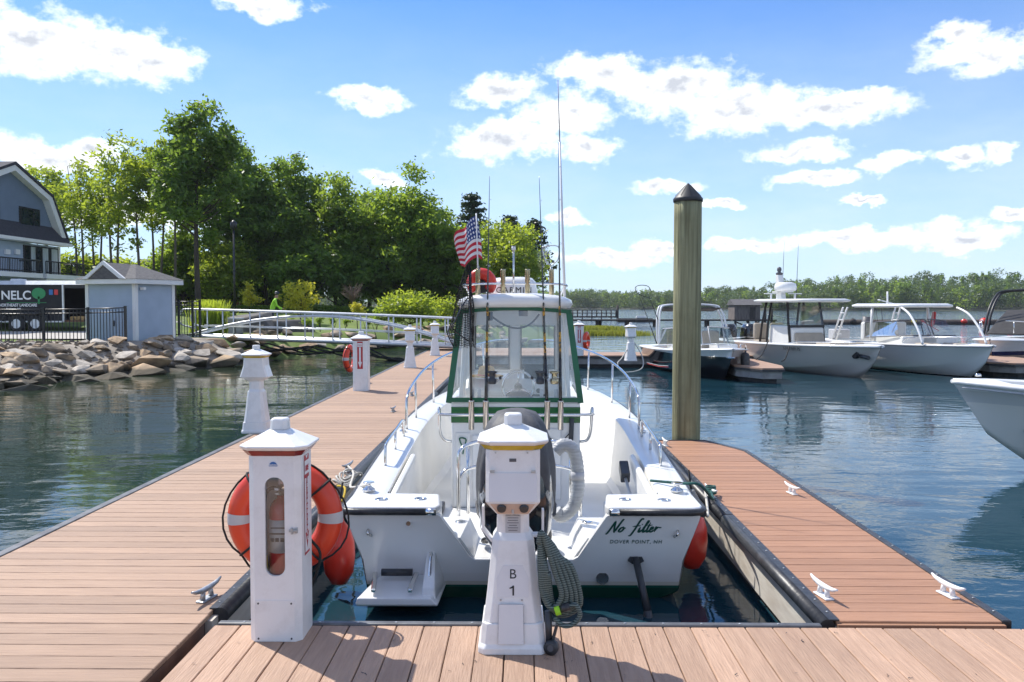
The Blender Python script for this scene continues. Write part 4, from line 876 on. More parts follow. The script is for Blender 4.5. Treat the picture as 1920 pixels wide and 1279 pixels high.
for x in (-.70,.70):
    MB().box((x,-.18,-.05),(.42,.36,.012),M=Matrix.Rotation(R(-10),3,'X')).build('trim_tab', 'green_vinyl', bt)
b = MB(); b.prism([(.765,.34),(.85,.34),(.865,.31),(.83,.29),(.78,.29),(.75,.31)], ty(.32)-.025, ty(.32)+.01,'xz'); b.cyl((.805,ty(.3)-.02,.33),(.86,-.14,.02),.026,.026,12); b.cyl((.855,-.135,.035),(.875,-.19,-.12),.03,.026,12); ta = b.build('trim_cylinder', 'dash_dark', bt)
MB().cyl((.826,.02,.21),(.835,-.01,.165),.0275,n=12).build('print', 'white', ta)
MB().lathe([(.045,-.012),(.045,.0),(.03,.002),(.028,.01)], (.575,ty(.165)-.006,.165), n=20, axis='y').build('drain', 'steel', bt)
MB().lathe([(.028,-.009),(.028,.0)], (.575,ty(.165)-.006,.165), n=16, axis='y').build('drain_bore', 'ink', bt)
# name on the transom: script strokes and small capitals
def tp(u, v): # u right, v up, metres on the raked transom
    return Vector((u, ty(v)-.0065, v))
SC = .0255
def stroke(name, pts, r, parent, x0, z0, s):
    P = smooth_path([tp(x0+(p[0]+.32*p[1])*s, z0+p[1]*s) for p in pts], 5); n = len(P)
    b = MB(); L_ = []
    for i, q in enumerate(P):
        d = P[min(i+1,n-1)]-P[max(i-1,0)]; nn = Vector((-d.z,0,d.x)); nn.normalize(); w = r*(.55+.6*abs(d.normalized().z)+.0)*(1 if 1 < i < n-2 else .45); L_.append([q+nn*w, q-nn*w])
    b.loft(L_, False, False, False); return b.build(name, 'green_ink', parent, solid=.001)
NX, NZ, S_ = .615,.535,.050
for nm, pts in (('lettering',[(-.55,-.35),(-.3,-.15),(.05,1.0),(.25,1.75)]),('lettering',[(.25,1.75),(.32,1.0),(.55,.05),(.62,.0)]),('lettering',[(.62,.0),(.85,.9),(1.15,1.85),(1.35,1.95)]),
    ('lettering',[(1.55,.75),(1.3,.6),(1.15,.2),(1.35,.0),(1.65,.25),(1.72,.6),(1.55,.8),(1.75,.6),(2.0,.65)]),
    ('lettering',[(4.0,1.9),(3.85,2.1),(3.6,1.7),(3.35,.5),(3.05,-.5),(2.75,-.55)]),('lettering',[(2.85,.85),(3.5,.95),(4.0,1.0)]),
    ('lettering',[(4.0,.8),(3.95,.1),(4.1,.0),(4.4,.4)]),('lettering',[(4.08,1.15),(4.15,1.25)]),('lettering',[(4.35,.3),(4.75,1.3),(4.85,1.75),(4.7,1.6),(4.55,.2),(4.7,.0),(5.0,.4)]),
    ('lettering',[(5.15,1.5),(5.05,.3),(5.2,.0),(5.5,.4)]),('lettering',[(4.8,1.0),(5.6,1.12)]),('lettering',[(5.4,.3),(5.8,.55),(5.75,.8),(5.55,.7),(5.5,.2),(5.7,.0),(6.1,.4)]),('lettering',[(6.1,.4),(6.25,.85),(6.2,.0)]),('lettering',[(6.22,.35),(6.45,.75),(6.75,.7),(6.95,.75)])):
    stroke(nm, pts, .0062, bt, NX, NZ, S_)
lettering('lettering', 'DOVER POINT, NH', .042, 'green_ink', bt, (.80, ty(.445)-.006, .445), (PI/2+math.atan(RK),0,0), spacing=1.18, shear=.12, sx=.9)

# outboard engine under its cover
ob = thing('outboard_engine', 'large black outboard engine under a dark ribbed cover on the boat stern', 'outboard', (BX-.045,BY-.02,WZ), 0); ob.scale = (.93,1,1)
def rr_(z, hx, y0, y1, k=2.6, n=28, cx=0):
    cy, hy = (y0+y1)/2, (y1-y0)/2; out = []
    for i in range(n):
        a = 2*PI*i/n; c, s = math.cos(a), math.sin(a); out.append((cx+hx*math.copysign(abs(c)**(2/k),c), cy+hy*math.copysign(abs(s)**(2/k),s), z))
    return out
b = MB(); b.loft([rr_(.42,.13,-.22,.22), rr_(.50,.20,-.34,.26), rr_(.62,.262,-.42,.28), rr_(.80,.282,-.45,.30), rr_(1.0,.272,-.43,.30), rr_(1.2,.24,-.38,.27)], smooth=True); b.build('cowl', 'motor_black', ob)
cv = [(.70,.288,-.30,.308),(.9,.292,-.40,.315),(1.05,.282,-.44,.315),(1.2,.255,-.42,.30),(1.32,.205,-.36,.26),(1.385,.15,-.27,.19),(1.41,.07,-.14,.08)]
b = MB(); rgs = []
for (z,hx,y0,y1) in cv:
    rg_ = rr_(z,hx,y0,y1,n=44); rgs.append([(x*(1+.035*(1 if (i//2) % 2 else -1)*(1 if z > 1.0 else .4)), y*(1+.03*(1 if (i//2) % 2 else -1)), zz+(.06 if (z < .75 and abs(y) < .1) else 0)) for i,(x,y,zz) in enumerate(rg_)])
b.loft(rgs, True, False, True, True); b.build('cover', 'cover_black', ob)
MB().tube([(x*1.01,y*1.01,zz) for x,y,zz in rgs[0]], .009, 6, closed=True).build('cover_hem', 'cover_black', ob)
b = MB(); b.loft([rr_(-.35,.06,-.22,.10), rr_(.1,.085,-.24,.12), rr_(.42,.13,-.24,.2)], smooth=True); b.build('leg', 'motor_black', ob)
MB().bb(-.15,.15,.0,.28,.18,.40).build('clamp_bracket', 'motor_black', ob, bevel=.02)
b = MB()
for k in range(4): b.tube(smooth_path([(.10+.02*k,.22,.55-.02*k),(.19+.02*k,.35,.50),(.22+.015*k,.5,.36),(.15,.62,.34)]), .014, 6)
b.build('control_cables', 'rubber', ob, kind='stuff')
b = MB()
for k in range(3): b.tube(smooth_path([(-.12-.02*k,.22,.50-.02*k),(-.22-.02*k,.36,.40),(-.24-.01*k,.5,.34),(-.15,.62,.34)]), .013, 6)
b.build('fuel_hoses', 'ink', ob, kind='stuff')
# grey ribbed rigging duct on the right of the engine
pth = smooth_path([(.25,.55,1.02),(.31,.55,1.07),(.385,.56,1.03),(.42,.58,.88),(.42,.58,.70),(.38,.58,.58),(.30,.56,.52),(.25,.55,.56)], 10)
b = MB(); b.tube(pth, [.050*(1+.05*(1 if i % 2 else -1)) for i in range(len(pth))], 14); b.build('rigging_hose', 'hose_grey', bt)
MB().cyl((.42,.58,.86),(.42,.58,.80),.054,n=14).build('hose_clamp', 'label_grey', bt)

# aft seat box, green band, clear enclosure, hardtop
X0 = -.075; YB = 2.18
MB().bb(X0-.60,X0+.62,YB,YB+.50,.20,1.215).build('seat_box', 'gel', bt, bevel=.02)
MB().bb(X0-.602,X0+.622,YB-.006,YB+.2,1.015,1.165).build('green_band', 'green_paint', bt, bevel=.002)
MB().bb(X0-.595,X0+.615,YB-.010,YB-.005,1.075,1.083).build('band_line', 'gel', bt)
MB().bb(X0-.40,X0-.12,YB-.022,YB-.001,.28,.90).build('seat_box_panel', 'gel', bt, bevel=.015)
MB().bb(X0+.10,X0+.44,YB-.022,YB-.001,.28,.96).build('seat_box_panel', 'gel', bt, bevel=.015)
MB().bb(X0-.56,X0-.42,YB-.012,YB-.001,.70,.92).build('recess_plate', 'gel', bt, bevel=.004)
MB().tube(smooth_path([(X0-.50,YB-.03,.80),(X0-.52,YB-.03,.87),(X0-.46,YB-.03,.86),(X0-.48,YB-.03,.78),(X0-.49,YB-.03,.72)]), .007, 6).build('lanyard', 'green_vinyl', bt)
MB().bb(X0-.86,X0-.66,1.92,2.16,.20,.27).build('step_box', 'dash_dark', bt, bevel=.01)
# duct and wires on the right of the box
MB().cyl((X0+.53,YB-.03,.80),(X0+.54,YB-.03,1.06),.022,n=10).build('wash_hose', 'cover_black', bt)
MB().tube(smooth_path([(X0+.20,YB-.02,1.02),(X0+.30,YB-.03,.90),(X0+.42,YB-.03,.84),(X0+.52,YB-.03,.92)]), .005, 5).build('wire', 'ink', bt)
MB().bb(X0+.47,X0+.60,YB-.10,YB-.002,.735,.75).build('cup_shelf', 'gel', bt)
ZT = 2.075
def wz(z): # half width of the enclosure at height z
    t = (z-1.21)/(ZT-1.21); return .625-.105*t
YF = 3.75
def ring_pts(z, y): w = wz(z); return (X0-w,y,z),(X0+w,y,z)
for nm, q in (('clear_curtain',[(X0-wz(1.24),YB-.01,1.24),(X0+wz(1.24),YB-.01,1.24),(X0+wz(ZT),YB+.05,ZT),(X0-wz(ZT),YB+.05,ZT)]),
              ('clear_curtain',[(X0-wz(1.24),YB,1.24),(X0-wz(1.24),YF,1.24),(X0-wz(ZT),YF,ZT),(X0-wz(ZT),YB+.05,ZT)]),
              ('clear_curtain',[(X0+wz(1.24),YB,1.24),(X0+wz(1.24),YF,1.24),(X0+wz(ZT),YF,ZT),(X0+wz(ZT),YB+.05,ZT)])):
    b = MB(); b.add(q, [(0,1,2,3)]); b.build(nm, 'vinyl', bt)
def strip(a, c, w, nm='green_trim', m='green_vinyl', th=.012):
    a = Vector(a); c = Vector(c); d = (c-a).normalized(); s = d.cross(Vector((0,1,0))).normalized()
    if s.length < .1: s = Vector((0,0,1))
    b = MB(); b.loft([[p+s*w/2+Vector((0,-th/2,0)), p-s*w/2+Vector((0,-th/2,0)), p-s*w/2+Vector((0,th/2,0)), p+s*w/2+Vector((0,th/2,0))] for p in (a,c)]); return b.build(nm, m, bt)
for sd in (-1,1):
    strip((X0+sd*(wz(1.22)-.0),YB-.02,1.205),(X0+sd*(wz(ZT)-.01),YB+.035,ZT+.01),.055)
    b = MB(); 
    for z0_, z1_ in ((1.215,1.265),(ZT-.03,ZT+.01)): b.add([(X0+sd*(wz(z0_)+.008),YB,z0_),(X0+sd*(wz(z0_)+.008),YF,z0_),(X0+sd*(wz(z1_)+.008),YF,z1_),(X0+sd*(wz(z1_)+.008),YB,z1_)], [(0,1,2,3)])
    b.build('green_trim', 'green_vinyl', bt)
strip((X0-wz(1.22),YB-.026,1.235),(X0+wz(1.22),YB-.026,1.235),.042)
b = MB(); rg_ = []
for i in range(13):
    u = -1+2*i/12; zc = ZT-.012+.035*(1-u*u); x = X0+u*(wz(ZT)+.015); rg_.append([(x,YB+.02,zc-.018),(x,YB+.02,zc+.016),(x,YB+.05,zc+.016),(x,YB+.05,zc-.018)])
b.loft(rg_); b.build('green_trim', 'green_vinyl', bt)
# posts, header and front windscreen of the pilot station
for sd in (-1,1):
    MB().cyl((X0+sd*.57,YB+.10,.25),(X0+sd*.475,YB+.12,ZT),.018,n=8).build('top_post', 'gel', bt)
    MB().cyl((X0+sd*.57,YF-.05,.9),(X0+sd*.475,YF-.05,ZT),.022,n=8).build('top_post', 'gel', bt)
yw = YF-.02
b = MB(); b.bb(X0-.56,X0+.56,yw,yw+.05,ZT-.17,ZT); b.bb(X0-.07,X0+.05,yw,yw+.05,1.40,ZT-.17); b.bb(X0-.60,X0-.46,yw,yw+.05,1.40,ZT-.17); b.bb(X0+.44,X0+.58,yw,yw+.05,1.40,ZT-.17); b.bb(X0-.62,X0+.60,yw,yw+.05,1.0,1.40); b.build('windscreen_frame', 'gel', bt, bevel=.01)
for x0_, x1_ in ((X0-.46,X0-.07),(X0+.05,X0+.44)):
    b = MB(); b.bb(x0_,x1_,yw+.015,yw+.02,1.40,ZT-.17); b.build('windscreen_pane', 'glass', bt)
    b = MB(); b.tube([(x0_+.008,yw-.004,1.41),(x1_-.008,yw-.004,1.41),(x1_-.008,yw-.004,ZT-.18),(x0_+.008,yw-.004,ZT-.18)], .009, 5, closed=True); b.build('window_gasket', 'rubber', bt)
# hardtop
b = MB(); rgs = []
for z, e in ((ZT+.012,-.05),(ZT+.02,.0),(ZT+.06,.025),(ZT+.10,.01),(ZT+.125,-.06),(ZT+.135,-.16)):
    rgs.append([(X0+x, y, zz+.035*(1-(x/.58)**2)) for x,y,zz in rr_(z,.545+e,YB-.14-e,YF+.25+e,k=5,n=40)])
b.loft(rgs, True, True, True, True); b.build('hardtop', 'gel', bt)
# console, dash, wheel
MB().prism([(2.98,.20),(2.98,1.10),(2.90,1.26),(3.05,1.36),(3.60,1.38),(3.62,.20)], X0-.52, X0+.52,'yz').build('console', 'gel', bt, bevel=.03)
MB().bb(X0-.36,X0-.10,2.935,2.962,1.12,1.24).build('dash_panel', 'dash_dark', bt, bevel=.008)
MB().bb(X0+.17,X0+.34,2.925,2.96,1.09,1.24).build('switch_panel', 'dash_dark', bt, bevel=.008)
MB().box((X0+.22,3.10,1.43),(.26,.05,.16)).build('chart_plotter', 'screen', bt, bevel=.015)
MB().sphere((X0+.23,3.32,1.42),.07,14,8,(1,1,.7)).build('compass', 'dash_dark', bt)
sw = MB().torus((X0+.03,2.80,1.30),.158,.012,n=40,m=8).build('steering_wheel', 'steel', bt)
b = MB()
for a in (R(90),R(210),R(330)): b.cyl((X0+.03,2.82,1.30),(X0+.03+.15*math.cos(a),2.80,1.30+.15*math.sin(a)),.014,.010,8)
b.lathe([(.04,-.02),(.035,.03)], (X0+.03,2.81,1.30), n=14, axis='y'); b.build('spokes', 'steel', sw)
b = MB(); b.cyl((X0+.03,2.84,1.30),(X0+.03,2.98,1.24),.02,n=8); b.build('column', 'rubber', sw)
MB().cyl((X0+.25,2.90,1.24),(X0+.235,2.70,1.27),.010,n=8).build('throttle', 'steel', bt)
MB().sphere((X0+.235,2.69,1.27),.025,10,6).build('throttle_knob', 'rubber', bt)
MB().tube(smooth_path([(X0-.25,2.60,2.03),(X0-.10,2.60,1.93),(X0+.03,2.60,1.90),(X0+.15,2.60,1.94),(X0+.24,2.60,2.04)]), .010, 6).build('radio_cord', 'rubber', bt)
MB().box((X0-.245,2.6,2.02),(.05,.04,.09)).build('radio_handset', 'dash_dark', bt, bevel=.01)
MB().box((X0+.08,2.6,2.05),(.09,.10,.06)).build('stereo', 'ink_grey', bt, bevel=.006)
b = MB(); 
for x in (X0-.42,X0-.35,X0+.26,X0+.40): b.lathe([(.018,0),(.018,.09)], (x,2.45,1.216), n=10)
b.build('cup_holders', 'label_grey', bt, kind='stuff')
ht = thing('straw_hat', 'straw hat lying on the boat console behind the clear curtain', 'hat', (BX+X0-.30,BY+3.0,WZ+1.38))
MB().lathe([(.16,.02),(.155,.005),(.085,.0),(.083,.05),(.07,.105),(.045,.118),(.0001,.112)], n=24, sx=1.1).build('crown', 'straw', ht)
MB().lathe([(.0855,.005),(.0845,.03)], n=24, sx=1.1).build('band', 'red_cloth', ht)

# rod rack
zr = 1.112; yr = YB-.16
rail(bt, [(X0-.60,YB-.02,.84),(X0-.66,YB-.05,.86),(X0-.70,YB-.10,.95),(X0-.70,YB-.14,zr+.05),(X0-.70,yr,zr+.02),(X0-.64,yr,zr),(X0,yr,zr),(X0+.66,yr,zr),(X0+.72,yr,zr+.02),(X0+.72,YB-.14,zr+.05),(X0+.71,YB-.10,.95),(X0+.68,YB-.05,.86),(X0+.62,YB-.02,.84)], .014, 'rod_rack_rail', k=4)
HX = []
for px in (884,911,1026,1051):
    x = at(px,765,BY+yr-.02).x-BX; HX.append(x)
    MB().lathe([(.024,-.135),(.027,-.13),(.0275,.125),(.030,.135),(.024,.137),(.022,.05)], (x,yr-.035,zr), n=16).build('rod_holder', 'holder_steel', bt)
def fishing_rod(base, tip, label, reel=True, gold=True, reel_m='dash_dark', rs=1):
    b0 = Vector(base); t0 = Vector(tip); d = t0-b0; L_ = d.length; d.normalize()
    t = thing('fishing_rod', label, 'fishing rod', tuple(b0), 0, None, True)
    MB().tube([b0, b0+d*.5], [.0165,.0135], 8).build('grip', 'rod_black', t)
    n = 14; P = [b0+d*(.5+(L_-.5)*i/n) for i in range(n+1)]; MB().tube(P, [.0095*(1-i/n)+.0018 for i in range(n+1)], 6).build('blank', 'rod_black', t)
    if gold:
        for f in (.56,.66,.90): MB().cyl(b0+d*f, b0+d*(f+.09), .0112, n=8).build('wrap', 'rod_gold', t)
    for f in (.45,.62,.78,.9):
        c = b0+d*(L_*f); MB().torus(c+Vector((.012,-.012,0)), .012*(1.25-f), .0018, n=10, m=5).build('guide', 'steel', t)
    if reel:
        c = b0+d*.33+Vector((rs*.055,-.03,0)); rl = MB().lathe([(.024,-.06),(.038,-.055),(.038,-.012),(.026,-.006),(.026,.036),(.042,.042),(.042,.058),(.014,.062)], c, n=16).build('reel', reel_m, t)
        MB().cyl(b0+d*.33, c, .009, n=6).build('foot', 'steel', rl); MB().tube([c+Vector((0,0,-.04)), c+Vector((rs*.04,-.02,-.05)), c+Vector((rs*.07,-.03,-.01))], .005, 6).build('crank', 'steel', rl); MB().sphere(c+Vector((rs*.075,-.03,.0)),.015,8,6).build('knob', 'rubber', rl)
    return t
ry = BY+yr-.035
fishing_rod((BX+HX[1],ry,WZ+zr+.02), at(918,330,ry+.1), 'black fishing rod with gold wraps left of the wheel, in the second holder', rs=1)
fishing_rod((BX+HX[2],ry,WZ+zr+.02), at(1011,332,ry+.1), 'black fishing rod with gold wraps right of the wheel, in the third holder', rs=-1)
fishing_rod((BX+HX[3],ry,WZ+zr+.02), at(1047,262,ry+.1), 'tall black fishing rod with brass reel in the rightmost rack holder', reel_m='holder_gold', rs=-1)
# landing net in the first holder
b0 = Vector((BX+HX[0],ry,WZ+zr+.02)); top = at(881,512,ry+.05)
nt_ = thing('landing_net', 'black landing net hanging from its long handle at the left of the enclosure', 'fishing net', tuple(b0), 0, None, True)
MB().tube([b0, b0+(top-b0)*.5, top], [.012,.0115,.011], 8).build('handle', 'rod_black', nt_)
hp = smooth_path([at(x,y,ry+d_) for x,y,d_ in ((886,600,.0),(880,560,-.05),(868,572,-.10),(852,604,-.12),(846,612,-.05),(862,628,.05),(882,640,.05),(888,625,.03),(886,600,.0))],4)[:-1]; MB().tube(hp, .007, 6, closed=True).build('hoop', 'rod_black', nt_)
rows, n_ = 34, 24; vs = []
for k in range(rows+1):
    f = k/rows; y_ = 496+154*f; wl, wr = 876-34*min(1,f*1.25)**.8-(2 if f > .8 else 0), 882+6*min(1,f*2)
    if f > .85: wl += 8*(f-.85)/.15
    for j in range(n_):
        a = 2*PI*j/n_; u = .5+.5*math.cos(a); px_ = wl+(wr-wl)*u+2.0*math.sin(f*14+j*.5)*f; dpt = math.sin(a)*.11*min(1,f*1.6+.08)+.02*math.sin(j*1.7+f*9)
        q = at(px_, y_+3*math.sin(j*.9+2)*f, ry+.06+dpt); vs.append(tuple(q-org(nt_)))
fs = [(i*n_+j, i*n_+(j+1) % n_, (i+1)*n_+(j+1) % n_, (i+1)*n_+j) for i in range(rows) for j in range(n_)]
me = bpy.data.meshes.new('netting'); me.from_pydata(vs, [], fs); me.update(); ng = link_mesh('netting', me, 'net_black', nt_); md = ng.modifiers.new('w','WIREFRAME'); md.thickness = .0062; md.use_even_offset = False

# on the hardtop: tubes, flag, buoy, radome, light, antenna, small net
zh = ZT+.16; yt_ = 2.30
RX = [at(px,540,BY+yt_).x-BX for px in (896,943,989,1034)]
for x in RX: MB().lathe([(.021,0),(.024,.004),(.024,.27),(.026,.28),(.020,.282),(.019,.1)], (x,yt_,zh-.045), n=14).build('rocket_launcher', 'holder_gold', bt)
rail(bt, [(X0-.46,yt_+.6,zh-.02),(X0-.48,yt_+.3,zh+.06),(X0-.46,yt_,zh+.09),(X0,yt_,zh+.10),(X0+.46,yt_,zh+.09),(X0+.48,yt_+.3,zh+.06),(X0+.46,yt_+.6,zh-.02)], .011, 'top_rail')
rd = thing('radar_dome', 'white radar dome with GARMIN lettering on the hardtop', 'radar', tuple(at(964,560,BY+2.75)-Vector((0,0,.02))))
b = MB(); b.loft([rr_(0,.20,-.20,.20,k=3,n=32), rr_(.03,.232,-.23,.23,k=3,n=32), rr_(.08,.236,-.235,.235,k=3,n=32), rr_(.19,.215,-.215,.215,k=3,n=32), rr_(.225,.18,-.18,.18,k=3,n=32), rr_(.235,.10,-.1,.1,k=3,n=32)], smooth=True); b.build('shell', 'gel', rd)
MB().lathe([(.16,-.06),(.18,-.02),(.18,.002)], n=24).build('foot', 'gel', rd)
lettering('lettering', 'GARMIN', .082, 'ink', rd, (0,-.238,.075), (PI/2-.04,0,0), spacing=1.2, sx=1.0)
by = thing('horseshoe_buoy', 'orange red horseshoe buoy with black centre hanging on the hardtop tube', 'buoy', tuple(at(903,531,BY+2.42)))
MB().tube([(.092*math.cos(a_),0,.092*math.sin(a_)) for a_ in [R(-52)+R(284)*i_/24 for i_ in range(25)]], [.030]+[.056]*23+[.030], 14).build('float', 'buoy_red', by)
MB().lathe([(.085,-.012),(.088,.0),(.085,.012)], (0,.03,-.01), n=20, axis='y').build('canvas_back', 'rubber', by)
MB().tube([(-.03,-.05,.02),(-.03,-.058,.15),(-.03,0,.155)], .012, 6).build('strap', 'rubber', by)

lp = thing('anchor_light', 'slim steel anchor light pole standing on the hardtop', 'light pole', tuple(at(963,548,BY+2.28)))
MB().cyl((0,0,0),(0,0,.40),.009,n=8).build('pole', 'steel', lp); MB().cyl((0,0,.40),(0,0,.435),.02,n=12).build('lamp', 'white', lp); MB().cyl((0,0,.435),(0,0,.445),.021,n=12).build('cap', 'rubber', lp)
an0 = at(1059,566,BY+2.5); an1 = at(1046,150,BY+2.6)
an = thing('whip_antenna', 'very tall thin white whip antenna at the right of the hardtop', 'antenna', tuple(an0), 0, None, True)
MB().tube([an0, an0.lerp(an1,.35), an0.lerp(an1,.72)], [.014,.012,.009], 8).build('mast', 'white', an); MB().tube([an0.lerp(an1,.72), an1], [.005,.003], 6).build('tip', 'ink_grey', an)
MB().box(tuple(an0+Vector((0,0,-.02))),(.05,.05,.09)).build('mount', 'steel', an, bevel=.008)
s0 = at(1034,522,BY+yt_); sn = thing('scoop_net', 'small white scoop net standing in the right hardtop tube', 'fishing net', tuple(s0), 0, None, True)
MB().tube([s0+Vector((0,0,-.1)), at(1033,500,BY+yt_)], .008, 6).build('handle', 'alu', sn)
hp2 = smooth_path([at(x,y,BY+yt_) for x,y in ((1033,498),(1024,490),(1017,470),(1018,463),(1046,462),(1047,484),(1040,493),(1033,498))],4)[:-1]; MB().tube(hp2, .006, 6, closed=True).build('hoop', 'alu', sn)
b = MB(); c_ = at(1012,492,BY+yt_+.1); q2 = [at(x,y,BY+yt_+dy) for x,y,dy in ((1018,463,0),(1030,464,.06),(1024,490,.05),(1016,509,.06),(1008,498,.08),(1006,476,.06))]; b.add(q2, [(0,1,2),(0,2,3),(0,3,4),(0,4,5)]); b.build('netting', 'vinyl', sn)
# flag
fl_y = BY+yt_; f0 = at(897,525,fl_y); f1 = at(893,404,fl_y)
fg_ = thing('national_flag', 'stars and stripes flag on a short staff above the hardtop', 'flag', tuple(f0), 0, None, True)
MB().tube([f0+Vector((0,0,-.08)), f1+Vector((0,0,.02))], [.008,.006], 8).build('staff', 'white', fg_)
MB().cyl(f0+Vector((0,0,-.02)), f0+Vector((0,0,.05)), .018, n=10).build('staff_grip', 'rubber', fg_)
m, nt, N, L, pb = nodes_of('flag'); uv = N.new('ShaderNodeUVMap'); sp = N.new('ShaderNodeSeparateXYZ'); L.new(uv.outputs[0], sp.inputs[0])
def mt(op, a, c=None):
    n = N.new('ShaderNodeMath'); n.operation = op
    for i, v in enumerate((a,c)):
        if v is None: continue
        if isinstance(v,(int,float)): n.inputs[i].default_value = v
        else: L.new(v, n.inputs[i])
    return n.outputs[0]
def mxc(f, a, c):
    n = N.new('ShaderNodeMix'); n.data_type = 'RGBA'; L.new(f, n.inputs[0])
    for i, v in ((6,a),(7,c)):
        if isinstance(v, tuple): n.inputs[i].default_value = v+(1,)
        else: L.new(v, n.inputs[i])
    return n.outputs[2]
st_ = mt('LESS_THAN', mt('MODULO', mt('MULTIPLY', sp.outputs[1], 13), 2.0), 1.0)
base = mxc(st_, (.80,.78,.76), (.55,.03,.05))
can = mt('MULTIPLY', mt('LESS_THAN', sp.outputs[0], .42), mt('GREATER_THAN', sp.outputs[1], .4615))
gx = mt('SUBTRACT', mt('FRACT', mt('MULTIPLY', sp.outputs[0], 14.3)), .5); gy = mt('SUBTRACT', mt('FRACT', mt('MULTIPLY', mt('SUBTRACT', sp.outputs[1], .4615), 9.3)), .5)
star = mt('LESS_THAN', mt('ADD', mt('MULTIPLY', gx, gx), mt('MULTIPLY', gy, gy)), .075)
L.new(mxc(can, base, mxc(star, (.035,.06,.20), (.8,.8,.8))), pb.inputs['Base Color']); pb.inputs['Roughness'].default_value = .8
nu, nv = 26, 16; vs = []; uvs = []
hi0 = at(894,411,fl_y); hi1 = at(904,488,fl_y)
for j in range(nv+1):
    for i in range(nu+1):
        u, v = i/nu, j/nv; top_ = at(894,411,fl_y); p = hi1.lerp(hi0, v)
        fx = -.30*u*(.95-.25*u); fz = .02*u-.20*u*u*(.35+.65*v)+.03*math.sin(u*7+v*1.5)-.02*u
        vs.append((p.x+fx+.012*math.sin(u*9+v*3), p.y+.045*math.sin(u*8.5+v*2.2)*(u+.15), p.z+fz)); uvs.append((u,v))
me = bpy.data.meshes.new('cloth'); me.from_pydata([tuple(Vector(p)-org(fg_)) for p in vs], [], [(j*(nu+1)+i, j*(nu+1)+i+1, (j+1)*(nu+1)+i+1, (j+1)*(nu+1)+i) for j in range(nv) for i in range(nu)]); me.update()
ul = me.uv_layers.new(name='UVMap')
for lp_ in me.loops: ul.data[lp_.index].uv = uvs[lp_.vertex_index]
me.polygons.foreach_set('use_smooth', [True]*len(me.polygons)); link_mesh('cloth', me, 'flag', fg_)

# bow rails and aft grab rails on the gunwales
ST = smooth_tab(TAB, 60)
def gun(y, ins): s = interp(ST, y); return Vector((s[1]-ins, y, s[2]+.045))
for sd in (-1,1):
    def gp(y, ins, h): g = gun(y, ins); return Vector((sd*g.x, g.y, g.z+h))
    rail(bt, [gp(2.75,.10,0),gp(2.75,.10,.25),gp(2.85,.10,.34),gp(3.2,.10,.40),gp(3.9,.10,.46),gp(4.8,.10,.50),gp(5.8,.10,.52),gp(6.6,.08,.52),Vector((sd*.12,7.1,1.1+.5))], .014, 'bow_rail', k=4)
    posts(bt, [(gp(y,.10,0), gp(y-.04,.10,h)) for y,h in ((3.35,.41),(4.3,.48),(5.3,.51),(6.2,.52))], .012)
    rail(bt, [gp(1.25,.12,0),gp(1.26,.12,.12),gp(1.34,.12,.17),gp(1.9,.12,.17),gp(2.32,.12,.17),gp(2.40,.12,.12),gp(2.41,.12,0)], .013, 'grab_rail', k=4)
    posts(bt, [(gp(1.85,.12,0), gp(1.85,.12,.17))], .012)
    for y in (2.62,): g = gun(y,.08); MB().lathe([(.035,0),(.03,.014),(.014,.02),(.014,.04),(.03,.046)], (sd*g.x,y,g.z), n=12).build('deck_fitting', 'steel', bt)
# scrub brush in the right locker pocket
MB().tube([(.93,.75,.34),(.90,1.55,.62)], .014, 8).build('brush_handle', 'alu', bt)
MB().box((.90,1.62,.66),(.08,.20,.10),M=Matrix.Rotation(R(25),3,'X')).build('brush_head', 'dash_dark', bt, bevel=.01)

# mooring lines and fenders
def rope(pts, r, m, label, k=6): return tag(MB().tube(smooth_path(pts,k), r, 7).build('mooring_line', m), label, 'rope')
c1 = gnd(652,884)+Vector((0,0,.06)); rope([c1, (-1.62,8.25,.10), (-1.48,7.4,.16), (-1.33,6.8,.27), (-1.16,6.46,.36)], .011, 'rope_white', 'white mooring line from the boat stern to the walkway cleat')
b = MB(); 
for k in range(4): b.tube([Vector((-1.70+.02*k+.09*math.cos(a),8.15+.05*k+.13*math.sin(a),.045+.012*k+.03*math.sin(a*2+k))) for a in [2*PI*i/18 for i in range(18)]], .010, 6, closed=True)
tag(b.build('rope_coil', 'rope_white', kind='stuff'), 'loose coil of white rope on the black bumper left of the boat', 'rope')
rope([(-1.72,8.0,.03),(-1.62,7.85,.04),(-1.60,7.6,-.02),(-1.66,7.45,.03),(-1.72,7.6,.03)], .011, 'rope_yellow', 'yellow rope end beside the white coil left of the boat')
c2 = gnd(1333,932)+Vector((0,0,.06)); rope([(1.0,6.75,.34),(1.2,6.55,.36),(1.33,6.50,.36),(1.52,6.9,.16), c2, c2+Vector((.05,.08,.02)), c2+Vector((.0,-.14,.0))], .011, 'rope_green', 'green mooring line from the boat quarter to the finger cleat')
b = MB()
for k in range(4): b.tube([c2+Vector((.035*math.cos(a),.06*math.sin(a)*(1-.1*k)+.02*k-.03,-.01+.012*k)) for a in [2*PI*i/14 for i in range(14)]], .010, 6, closed=True)
tag(b.build('rope_coil', 'rope_green', kind='stuff'), 'turns of green rope wound on the finger dock cleat', 'rope')
rope([c2+Vector((-.05,.02,0)),(1.55,7.25,.02),(1.50,7.0,.0),(1.42,6.75,.10),(1.30,6.6,.30)], .011, 'rope_white', 'grey white spring line from the finger cleat to the boat')
rope([(-1.55,5.6,-.05),(-1.50,5.4,-.2),(-1.38,5.5,-.40),(-1.36,5.55,-.60)], .008, 'rope_black', 'black line trailing into the water behind the life ring')
